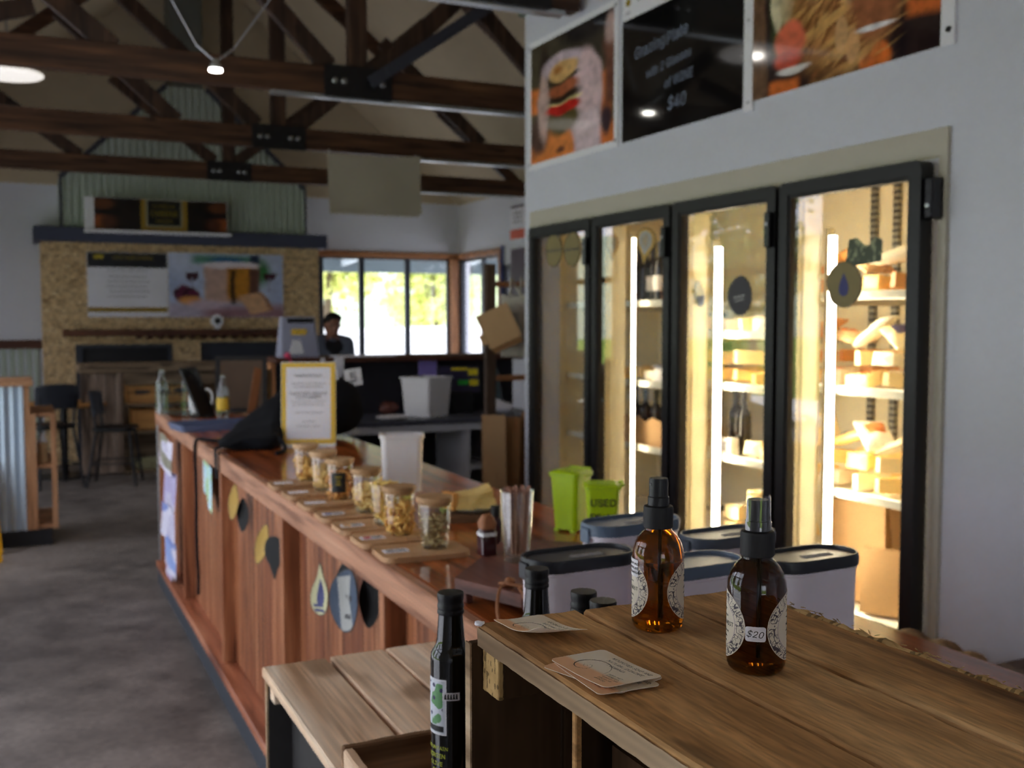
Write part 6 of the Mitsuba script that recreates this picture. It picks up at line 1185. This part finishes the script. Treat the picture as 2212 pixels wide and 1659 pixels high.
for z in (0.12, 0.07, 0.02): obj('text_line', P(prism(sbox(-0.12, z - 0.01, 0.12, z + 0.01), 0.0105, 0.0115)), 'mat_grey_ink', t)
t = thing('wall_banner', 'dark maroon banner on the wall under the orange-banded notice', 'banner')
obj('cloth', put_x(11.145, 2.13, RTX - 0.001)(prism(sbox(-0.19, -0.33, 0.19, 0.31), 0, 0.008)), 'mat_sign_maroon', t)
t = thing('door_strip', 'narrow blue upright strip at the edge of the corner window', 'trim')
mat('strip_blue', (86, 100, 160), 0.5)
obj('strip', cbox(RTX - 0.04, RTX - 0.002, 11.545, 11.548, 1.9, 2.5), 'mat_strip_blue', t)

# ---------------------------------------------------------------- the far seating side
mat('oak', wood('z', (120, 80, 50), (170, 122, 84), (196, 152, 112), knots=False), 0.6); mat('oak_x', wood('x', (120, 80, 50), (170, 122, 84), (196, 152, 112), knots=False), 0.6)
mat('rustic', wood('x', (74, 60, 46), (122, 102, 80), (150, 130, 106)), 0.8); mat('rustic_z', wood('z', (70, 56, 46), (126, 106, 90), (170, 150, 134)), 0.8)
mat('pine', wood('x', (150, 96, 46), (196, 138, 74), (214, 164, 98), knots=False), 0.6)
mat('corr_blue', speckle((176, 192, 206), 0.05, 2, 30), 0.4, 0.3)
t = thing('display_stand', 'timber and corrugated-steel display stand with open shelves beside the aisle', 'shelf unit')
for a, b, c_, d in ((0.055, 0.16, 8.05, 8.07), (0.205, 0.235, 8.05, 8.07)):
    pass
obj('plinth', cbox(-0.9, 0.20, 8.10, 8.75, 0.0, 0.125), 'mat_black', t)
obj('front_panel', mv(corrugate(sbox(-0.9, 0.13, 0.03, 1.15), 8.035, 0.06, 0.008), T(0, 0, 0)), 'mat_corr_blue', t, smooth=True)
obj('cap', cbox(-0.95, 0.10, 7.98, 8.80, 1.15, 1.175, 0.004), 'mat_oak_x', t)
obj('side_frame', cbox(0.035, 0.075, 8.02, 8.80, 0.13, 1.15, 0.003), 'mat_oak', t)
obj('stile', cbox(0.0755, 0.245, 8.02, 8.05, 0.13, 0.90, 0.002), 'mat_oak', t) if False else None
for x in (0.0755, 0.205): obj('stile', cbox(x, x + 0.035, 8.02, 8.055, 0.13, 0.95, 0.002), 'mat_oak', t)
for z in (0.13, 0.56, 0.925): obj('shelf', cbox(0.0755, 0.24, 8.056, 8.78, z, z + 0.025, 0.002), 'mat_oak_x', t)
obj('edge_strip', cbox(0.02, 0.0345, 8.015, 8.06, 0.13, 1.15), 'mat_corr_blue', t)
t = thing('shaker_bottle', 'small white-capped brown bottle on the shelf of the display stand', 'bottle')
obj('bottle', lathe([(0, 0), (0.033, 0), (0.034, 0.01), (0.034, 0.15), (0, 0.15)], 20), 'mat_kraft', t, M=T(0.15, 8.16, 0.586), smooth=35); obj('cap', lathe([(0, 0.1505), (0.034, 0.1505), (0.012, 0.21), (0, 0.215)], 20), 'mat_white_plastic', t, M=T(0.15, 8.16, 0.586), smooth=35)
mat('sign_yellow', (236, 176, 20), 0.5)
t = thing('floor_sign', 'yellow folding floor sign just inside the frame beside the display stand', 'sign')
obj('panel', mv(prism(Polygon([(-0.15, 0), (0.15, 0), (0.10, 0.60), (-0.10, 0.60)]), 0, 0.015), T(-0.27, 7.90, 0.003), R('x', -10), N), 'mat_sign_yellow', t); obj('panel', mv(prism(Polygon([(-0.15, 0), (0.15, 0), (0.10, 0.60), (-0.10, 0.60)]), 0, 0.015), T(-0.27, 7.66, 0.003), R('x', 10), N), 'mat_sign_yellow', t)
def bar_chair(label, x, y, yaw, sh=0.56, bh=0.90):
    t = thing('cafe_chair', label, 'chair', 'black cafe chairs'); M = T(x, y, 0) @ R('z', yaw)
    obj('seat', loft([sq(0.36, 0.36, 0.09, sh - 0.035), sq(0.40, 0.40, 0.10, sh - 0.02), sq(0.40, 0.40, 0.10, sh), sq(0.34, 0.34, 0.09, sh + 0.012)]), 'mat_black', t, M=M, smooth=35)
    gm, _ = grid(14, 5, lambda u, v: (0.22 * math.sin((u - 0.5) * 2.3), 0.20 - 0.10 * (1 - math.cos((u - 0.5) * 2.3)) + 0.03 * v, bh - 0.24 + 0.24 * v * (1 - 0.12 * (2 * u - 1) ** 2)))
    obj('backrest', solid_sheet(gm, 0.018), 'mat_charcoal', t, M=M, smooth=40)
    for sx in (-1, 1):
        obj('leg', tube([(sx * 0.15, -0.15, sh - 0.03), (sx * 0.21, -0.21, 0.0)], 0.013, 8), 'mat_black', t, M=M, smooth=30)
        obj('leg', tube([(sx * 0.17, 0.18, bh - 0.12), (sx * 0.155, 0.15, sh - 0.03), (sx * 0.21, 0.24, 0.0)], 0.013, 8), 'mat_black', t, M=M, smooth=30)
    fr = 0.22; obj('footrest', tube([(sx * 0.19, sy * 0.19, fr) for sx, sy in ((-1, -1), (1, -1), (1, 1), (-1, 1))], 0.009, 6, closed=True), 'mat_black', t, M=M)
    return t
bar_chair('black cafe chair with a rounded back beside the display stand', 0.28, 10.95, 200, 0.60, 1.0)
bar_chair('black cafe chair turned sideways near the counter end', 0.86, 10.85, 75, 0.56, 0.92)
t = thing('cafe_table', 'round timber cafe table between the black chairs', 'table')
obj('tabletop', mv(lathe([(0, 0.73), (0.42, 0.73), (0.425, 0.745), (0.42, 0.76), (0, 0.76)], 40), T(0.42, 11.55, 0)), 'mat_pine', t, smooth=35); obj('column', mv(lathe([(0.035, 0.02), (0.035, 0.73)], 16), T(0.42, 11.55, 0)), 'mat_black', t); obj('foot', mv(lathe([(0, 0), (0.26, 0), (0.26, 0.02), (0, 0.03)], 28), T(0.42, 11.55, 0)), 'mat_black', t)
t = thing('table_jar', 'small white jar on the round cafe table', 'jar'); obj('jar', lathe([(0, 0), (0.035, 0), (0.035, 0.06), (0.02, 0.09), (0, 0.10)], 20), 'mat_white_plastic', t, M=T(0.46, 11.4, 0.7605), smooth=35)
t = thing('table_jar', 'small dark jar on the round cafe table', 'jar'); obj('jar', lathe([(0, 0), (0.035, 0), (0.04, 0.05), (0.03, 0.09), (0, 0.09)], 20), 'mat_charcoal', t, M=T(0.33, 11.35, 0.7605), smooth=35)
t = thing('slab_sideboard', 'rustic sideboard with a thick weathered slab top before the fireplace', 'sideboard')
obj('slab', cbox(0.56, 2.05, 11.35, 11.95, 1.065, 1.15, 0.012), 'mat_rustic', t)
for k in range(5): obj('upright_board', cbox(0.58 + 0.082 * k, 0.655 + 0.082 * k, 11.42, 11.46, 0.02 + 0.01 * (k % 2), 1.064, 0.004), 'mat_rustic_z', t)
obj('back', cbox(0.99, 2.0, 11.86, 11.90, 0.0, 1.064), 'mat_rustic', t)
for z in (0.0, 0.42, 0.70): obj('shelf', cbox(0.99, 2.0, 11.42, 11.855, z, z + 0.03, 0.003), 'mat_rustic', t)
obj('end_board', cbox(1.96, 2.0, 11.42, 11.855, 0.031, 1.064, 0.003), 'mat_rustic_z', t) if False else None
obj('rail', cbox(1.0, 2.0, 11.40, 11.419, 0.93, 1.064, 0.003), 'mat_rustic', t)
for x, y0, w_, h, lab in ((1.18, 11.50, 0.30, 0.22, 'pine drawer box on the upper shelf of the rustic sideboard'), (1.58, 11.50, 0.40, 0.24, 'wide pine box on the upper shelf of the rustic sideboard'), (1.40, 11.46, 0.66, 0.22, 'long pine box on the lower shelf of the rustic sideboard')):
    t = thing('pine_box', lab, 'box'); z = 0.731 if h != 0.22 or w_ == 0.30 else 0.451
    obj('box', cbox(x - w_ / 2, x + w_ / 2, y0, y0 + 0.3, z, z + h, 0.006), 'mat_pine', t); obj('handle', cbox(x - 0.07, x + 0.07, y0 - 0.006, y0 - 0.0005, z + h * 0.45, z + h * 0.62, 0.002), 'mat_charcoal', t)
t = thing('glass_bowl', 'pale green glass dish on the lowest shelf of the sideboard', 'bowl'); obj('bowl', lathe([(0, 0), (0.12, 0), (0.2, 0.09), (0.19, 0.09), (0.115, 0.01), (0, 0.01)], 28), 'mat_tag_cream', t, M=T(1.25, 11.64, 0.031), smooth=40)

# ---------------------------------------------------------------- the person at the window side
mat('skin', (150, 104, 84), 0.5, spec=0.3); mat('hair', (22, 18, 17), 0.6); mat('jacket', speckle((96, 102, 116), 0.06, 10, 150), 0.9, spec=0.1); mat('shirt', (20, 20, 24), 0.85); mat('trousers', (36, 38, 48), 0.9)
PX, PY = 3.08, 11.0
t = thing('person', 'dark-haired person in a grey jacket over a black top, looking down', 'person')
def pj(d): return {k: (PX + a, PY + b, c, r) for k, (a, b, c, r) in d.items()}
J = pj(dict(crown=(0, -0.035, 1.585, 0.084), brow=(0, -0.062, 1.555, 0.076), jaw=(0, -0.092, 1.478, 0.046), nape=(0, 0.01, 1.53, 0.078), neck=(0, 0.0, 1.44, 0.056), neck0=(0, 0.012, 1.38, 0.062), chest=(0, 0.0, 1.24, 0.12), waist=(0, 0.0, 1.0, 0.11), shl=(-0.165, 0.0, 1.345, 0.052), shr=(0.165, 0.0, 1.345, 0.052), ell=(-0.215, 0.02, 1.07, 0.038), elr=(0.215, 0.02, 1.07, 0.038), wrl=(-0.13, -0.20, 0.98, 0.026), wrr=(0.13, -0.20, 0.98, 0.026), pal=(-0.10, -0.27, 0.97, 0.028), par=(0.10, -0.27, 0.97, 0.028), hipl=(-0.09, 0, 0.92, 0.095), hipr=(0.09, 0, 0.92, 0.095), knl=(-0.10, 0, 0.50, 0.058), knr=(0.10, 0, 0.50, 0.058), anl=(-0.10, 0.03, 0.09, 0.042), anr=(0.10, 0.03, 0.09, 0.042), tol=(-0.11, -0.12, 0.035, 0.032), tor=(0.11, -0.12, 0.035, 0.032)))
bones = [('crown', 'brow', 'nape'), ('brow', 'jaw', 'nape'), ('nape', 'jaw', 'neck'), ('neck', 'neck0'), ('neck0', 'chest', 'shl', 'shr'), ('chest', 'waist'), ('waist', 'hipl', 'hipr')]
for s in 'lr': bones += [('sh' + s, 'el' + s), ('el' + s, 'wr' + s), ('wr' + s, 'pa' + s), ('hip' + s, 'kn' + s), ('kn' + s, 'an' + s), ('an' + s, 'to' + s)]
for s, sg in (('l', 1), ('r', -1)):
    px0, py0, pz0, _ = J['pa' + s]
    for k in range(4):
        a, b = f'f{s}{k}a', f'f{s}{k}b'; ox = sg * (-0.022 + 0.015 * k); L_ = (0.052, 0.060, 0.056, 0.042)[k]
        J[f'f{s}{k}0'] = (px0 + ox, py0 - 0.015, pz0, 0.010); J[a] = (px0 + ox * 1.15, py0 - 0.05, pz0 - 0.008, 0.009); J[b] = (px0 + ox * 1.15, py0 - 0.05 - L_ * 0.6, pz0 - 0.03, 0.0075); bones += [(f'f{s}{k}0', a), (a, b)]
    J[f't{s}0'] = (px0 + sg * 0.022, py0 + 0.02, pz0, 0.012); J[f't{s}1'] = (px0 + sg * 0.05, py0 - 0.015, pz0 - 0.012, 0.010); bones.append((f't{s}0', f't{s}1'))
J['nose0'] = (PX, PY - 0.132, 1.545, 0.011); J['nose1'] = (PX, PY - 0.150, 1.515, 0.014); bones.append(('nose0', 'nose1'))
for s in (-1, 1): J[f'ear{s}a'] = (PX + s * 0.082, PY - 0.03, 1.555, 0.014); J[f'ear{s}b'] = (PX + s * 0.080, PY - 0.035, 1.52, 0.011); bones.append((f'ear{s}a', f'ear{s}b'))
J['chin'] = (PX, PY - 0.112, 1.462, 0.024); bones.append(('chin', 'jaw')); J['lip'] = (PX, PY - 0.132, 1.490, 0.016); bones.append(('lip', 'chin'))
obj('body', blob(J, bones, 0.012, 8), 'mat_skin', t, smooth=True)
for s in (-1, 1): obj('eye', mv(trimesh.creation.icosphere(2, 0.012), T(PX + s * 0.032, PY - 0.128, 1.545), Sc(1.3, 0.6, 0.55)), 'mat_hair', t, smooth=True); obj('eyebrow', mv(trimesh.creation.icosphere(2, 0.010), T(PX + s * 0.032, PY - 0.135, 1.565), Sc(2.0, 0.5, 0.35)), 'mat_hair', t, smooth=True)
obj('mouth', mv(trimesh.creation.icosphere(2, 0.010), T(PX, PY - 0.148, 1.490), Sc(2.2, 0.4, 0.4)), 'mat_board_red', t, smooth=True)
obj('hair', jit(blob(pj(dict(a=(0, -0.03, 1.605, 0.086), b=(0, 0.025, 1.58, 0.088), c=(0, 0.02, 1.52, 0.078), d=(-0.045, -0.06, 1.62, 0.05), e=(0.045, -0.06, 1.62, 0.05))), [('a', 'b', 'd', 'e'), ('b', 'c')], 0.012, 6), 0.004, 60), 'mat_hair', t, smooth=True)
JJ = pj(dict(a=(-0.165, -0.005, 1.345, 0.080), b=(0.165, -0.005, 1.345, 0.080), c=(-0.07, 0.03, 1.40, 0.055), d=(0.07, 0.03, 1.40, 0.055), e=(-0.12, 0.03, 1.0, 0.10), f=(0.12, 0.03, 1.0, 0.10), g=(-0.125, -0.03, 1.2, 0.10), h=(0.125, -0.03, 1.2, 0.10), i=(-0.215, 0.02, 1.07, 0.055), j=(0.215, 0.02, 1.07, 0.055), k=(-0.135, -0.185, 0.985, 0.038), l=(0.135, -0.185, 0.985, 0.038), m=(-0.13, 0.03, 0.86, 0.095), n=(0.13, 0.03, 0.86, 0.095)))
obj('jacket', jit(blob(JJ, [('a', 'c', 'g'), ('b', 'd', 'h'), ('c', 'd', 'g', 'h'), ('g', 'h', 'e', 'f'), ('e', 'f', 'm', 'n'), ('a', 'i'), ('i', 'k'), ('b', 'j'), ('j', 'l')], 0.014, 6), 0.005, 14), 'mat_jacket', t, smooth=True)
obj('shirt', blob(pj(dict(n=(0, 0.008, 1.365, 0.068), a=(0, -0.006, 1.24, 0.128), l=(-0.15, 0.0, 1.335, 0.058), r=(0.15, 0.0, 1.335, 0.058), c=(0, -0.004, 1.0, 0.118))), [('n', 'a', 'l', 'r'), ('a', 'c')], 0.014, 3), 'mat_shirt', t, smooth=True)
obj('collar', tube([(PX + a, PY - 0.055 + 0.09 * abs(a) ** 0 * (1 - (1 - abs(a) / 0.075) ** 1) - 0.02, 1.385 + abs(a) * 0.35) for a in np.linspace(-0.075, 0.075, 9)], 0.016, 8), 'mat_jacket', t, smooth=True)
TJ = pj(dict(a=(-0.09, 0, 0.92, 0.108), b=(0.09, 0, 0.92, 0.108), c=(-0.10, 0, 0.5, 0.075), d=(0.10, 0, 0.5, 0.075), e=(-0.10, 0.03, 0.10, 0.06), f=(0.10, 0.03, 0.10, 0.06)))
obj('trousers', blob(TJ, [('a', 'b'), ('a', 'c'), ('c', 'e'), ('b', 'd'), ('d', 'f')], 0.02, 5), 'mat_trousers', t, smooth=True)
for s in (-1, 1): obj('shoe', blob(pj(dict(a=(s * 0.10, 0.04, 0.045, 0.044), b=(s * 0.11, -0.14, 0.038, 0.037))), [('a', 'b')], 0.015, 4), 'mat_black', t, smooth=True)

# ---------------------------------------------------------------- outdoors
mat('lawn', lambda p, n, uv: mix(lin(96, 124, 48), lin(140, 160, 74), fbm(p.x * 0.7, p.y * 0.7, 0.0)) * (0.85 + 0.3 * noise(p.x * 12, p.y * 12)), 0.95, spec=0.05)
mat('gravel', speckle((232, 230, 226), 0.08, 1.5, 14), 0.95, spec=0.05)
def slab(x0, x1, y0, y1, z0, z1, holes=()):
    g = sbox(x0, y0, x1, y1)
    for h in holes: g = g.difference(sbox(*h))
    return prism(g, z0, z1)
struct('terrain_lawn', slab(-120, 140, -120, 170, -0.5, -0.16, [(-10.5, -12.5, 40, 60)]), 'mat_lawn')
struct('terrain_gravel', slab(-10.5, 40, -12.5, 60, -0.5, -0.13, [(-1.55, -3.2, 5.53, 13.14)]), 'mat_gravel')
struct('terrain_bank', jit(trimesh.Trimesh(*trimesh.remesh.subdivide_to_size(*(lambda m: (m.vertices, m.faces))(tm(m3.Manifold.hull_points(np.array([(-2, 21, -0.3), (36, 21, -0.3), (-2, 24, -0.3), (36, 24, -0.3), (-2, 22.4, 1.35), (36, 22.4, 1.45), (-2, 24, 1.35), (36, 24, 1.45)])))), 0.8), process=True), 0.12, 1.1, 3), 'mat_gravel', smooth=True)
mat('fascia', (96, 106, 110), 0.6); mat('roof_clear', (206, 214, 216), 0.5)
t = thing('veranda', 'grey veranda roof edge with bracing outside the far windows', 'veranda')
obj('fascia', cbox(3.0, 9.0, 14.95, 15.05, 2.30, 2.56), 'mat_fascia', t); obj('fascia', cbox(7.45, 7.55, 6.0, 14.94, 2.34, 2.60), 'mat_fascia', t)
obj('roof_sheet', corrugate(sbox(3.0, 0, 9.0, 2.0), 0, 0.10, 0.012).apply_transform(np.array([[1, 0, 0, 0], [0, 0.2, 1.0, 13.16], [0, 1, -0.12, 2.80], [0, 0, 0, 1.0]])[[0, 2, 1, 3]] if False else np.array([[1, 0, 0, 0], [0, 0, 0.95, 13.18], [0, 1, -0.10, 2.80], [0, 0, 0, 1.0]])), 'mat_roof_clear', t)
for a, b in (((4.35, 15.0, 2.42), (4.95, 13.2, 2.78)), ((6.2, 15.0, 2.42), (6.8, 13.2, 2.78))): obj('brace', beam(a, b, 0.06, 0.08), 'mat_roof_clear', t)
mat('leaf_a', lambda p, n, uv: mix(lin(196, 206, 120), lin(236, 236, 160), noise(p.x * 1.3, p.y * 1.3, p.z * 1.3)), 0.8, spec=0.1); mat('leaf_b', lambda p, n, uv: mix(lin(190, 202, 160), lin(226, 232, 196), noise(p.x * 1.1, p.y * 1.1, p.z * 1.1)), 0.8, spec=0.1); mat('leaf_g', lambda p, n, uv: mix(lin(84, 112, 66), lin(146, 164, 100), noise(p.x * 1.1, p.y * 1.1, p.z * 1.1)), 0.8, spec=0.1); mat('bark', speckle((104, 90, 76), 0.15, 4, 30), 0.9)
def tree(label, x, y, h, r, leaf, seed, n=2600, group='trees outside the windows'):
    q = np.random.default_rng(seed); t = thing('tree', label, 'tree', group)
    obj('trunk', tube([(x, y, -0.2), (x + 0.1 * r, y, h * 0.35), (x - 0.05 * r, y, h * 0.75)], [0.07 * r, 0.05 * r, 0.02 * r], 8), 'mat_bark', t, smooth=True)
    cl = np.stack([q.normal(0, 0.45, 26) * r, q.normal(0, 0.45, 26) * r, h * (0.30 + 0.62 * q.random(26))], -1); cl[:, :2] *= (1.15 - 0.55 * (cl[:, 2:] / h))
    c = cl[q.integers(0, 26, n)] + q.normal(0, 0.20 * r, (n, 3)); s = 0.055 * r * (0.6 + 0.8 * q.random(n))[:, None]
    a = q.normal(size=(n, 3)); a /= np.linalg.norm(a, axis=1, keepdims=True); b = np.cross(a, q.normal(size=(n, 3))); b /= np.linalg.norm(b, axis=1, keepdims=True)
    c += [x, y, 0]; v = np.stack([c - a * s * 1.6, c + b * s, c + a * s * 1.6, c - b * s], 1).reshape(-1, 3); i = np.arange(n) * 4
    obj('crown', trimesh.Trimesh(v, np.vstack([np.stack([i, i + 1, i + 2], -1), np.stack([i, i + 2, i + 3], -1)]), process=False), leaf, t)
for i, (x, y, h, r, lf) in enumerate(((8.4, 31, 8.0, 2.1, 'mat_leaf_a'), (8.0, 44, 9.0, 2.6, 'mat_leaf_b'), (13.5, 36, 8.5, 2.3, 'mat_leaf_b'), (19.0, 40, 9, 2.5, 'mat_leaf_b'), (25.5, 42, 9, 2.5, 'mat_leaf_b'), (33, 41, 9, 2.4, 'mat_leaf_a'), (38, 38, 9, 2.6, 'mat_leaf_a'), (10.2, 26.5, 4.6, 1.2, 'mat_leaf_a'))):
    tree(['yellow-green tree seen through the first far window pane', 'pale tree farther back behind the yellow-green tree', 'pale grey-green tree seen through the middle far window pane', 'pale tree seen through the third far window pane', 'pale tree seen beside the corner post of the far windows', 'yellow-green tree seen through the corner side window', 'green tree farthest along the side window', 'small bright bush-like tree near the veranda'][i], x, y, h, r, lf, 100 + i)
for i, (x, y, h, r) in enumerate(((-15, 1, 6, 1.8), (-16, 9, 7, 2.0), (-14, 17, 6, 1.9), (-17, -8, 7, 2.0), (-16, 26, 7, 2.0))):
    tree(['green garden tree across the lawn, facing the near open doors', 'green garden tree across the lawn, mirrored in the cooler glass', 'green garden tree across the lawn towards the fireplace end', 'green garden tree across the lawn behind the camera side', 'green garden tree across the lawn, farthest along'][i], x, y, h, r, 'mat_leaf_g', 200 + i, 2200, 'garden trees across the lawn')
hm, _ = grid(60, 3, lambda u, v: (-90 + 190 * u, 75 + 25 * v, -1 + v * (9 + 7 * float(meshkit.fbm(np.array([u * 5, 0.3, 0.0]), 3, 5)))))
mat('hill', lambda p, n, uv: mix(lin(170, 184, 150), lin(214, 220, 196), fbm(p.x * 0.25, p.y * 0.25, p.z * 0.5, 4)), 1.0, spec=0.0)
struct('hill', hm, 'mat_hill', smooth=True)
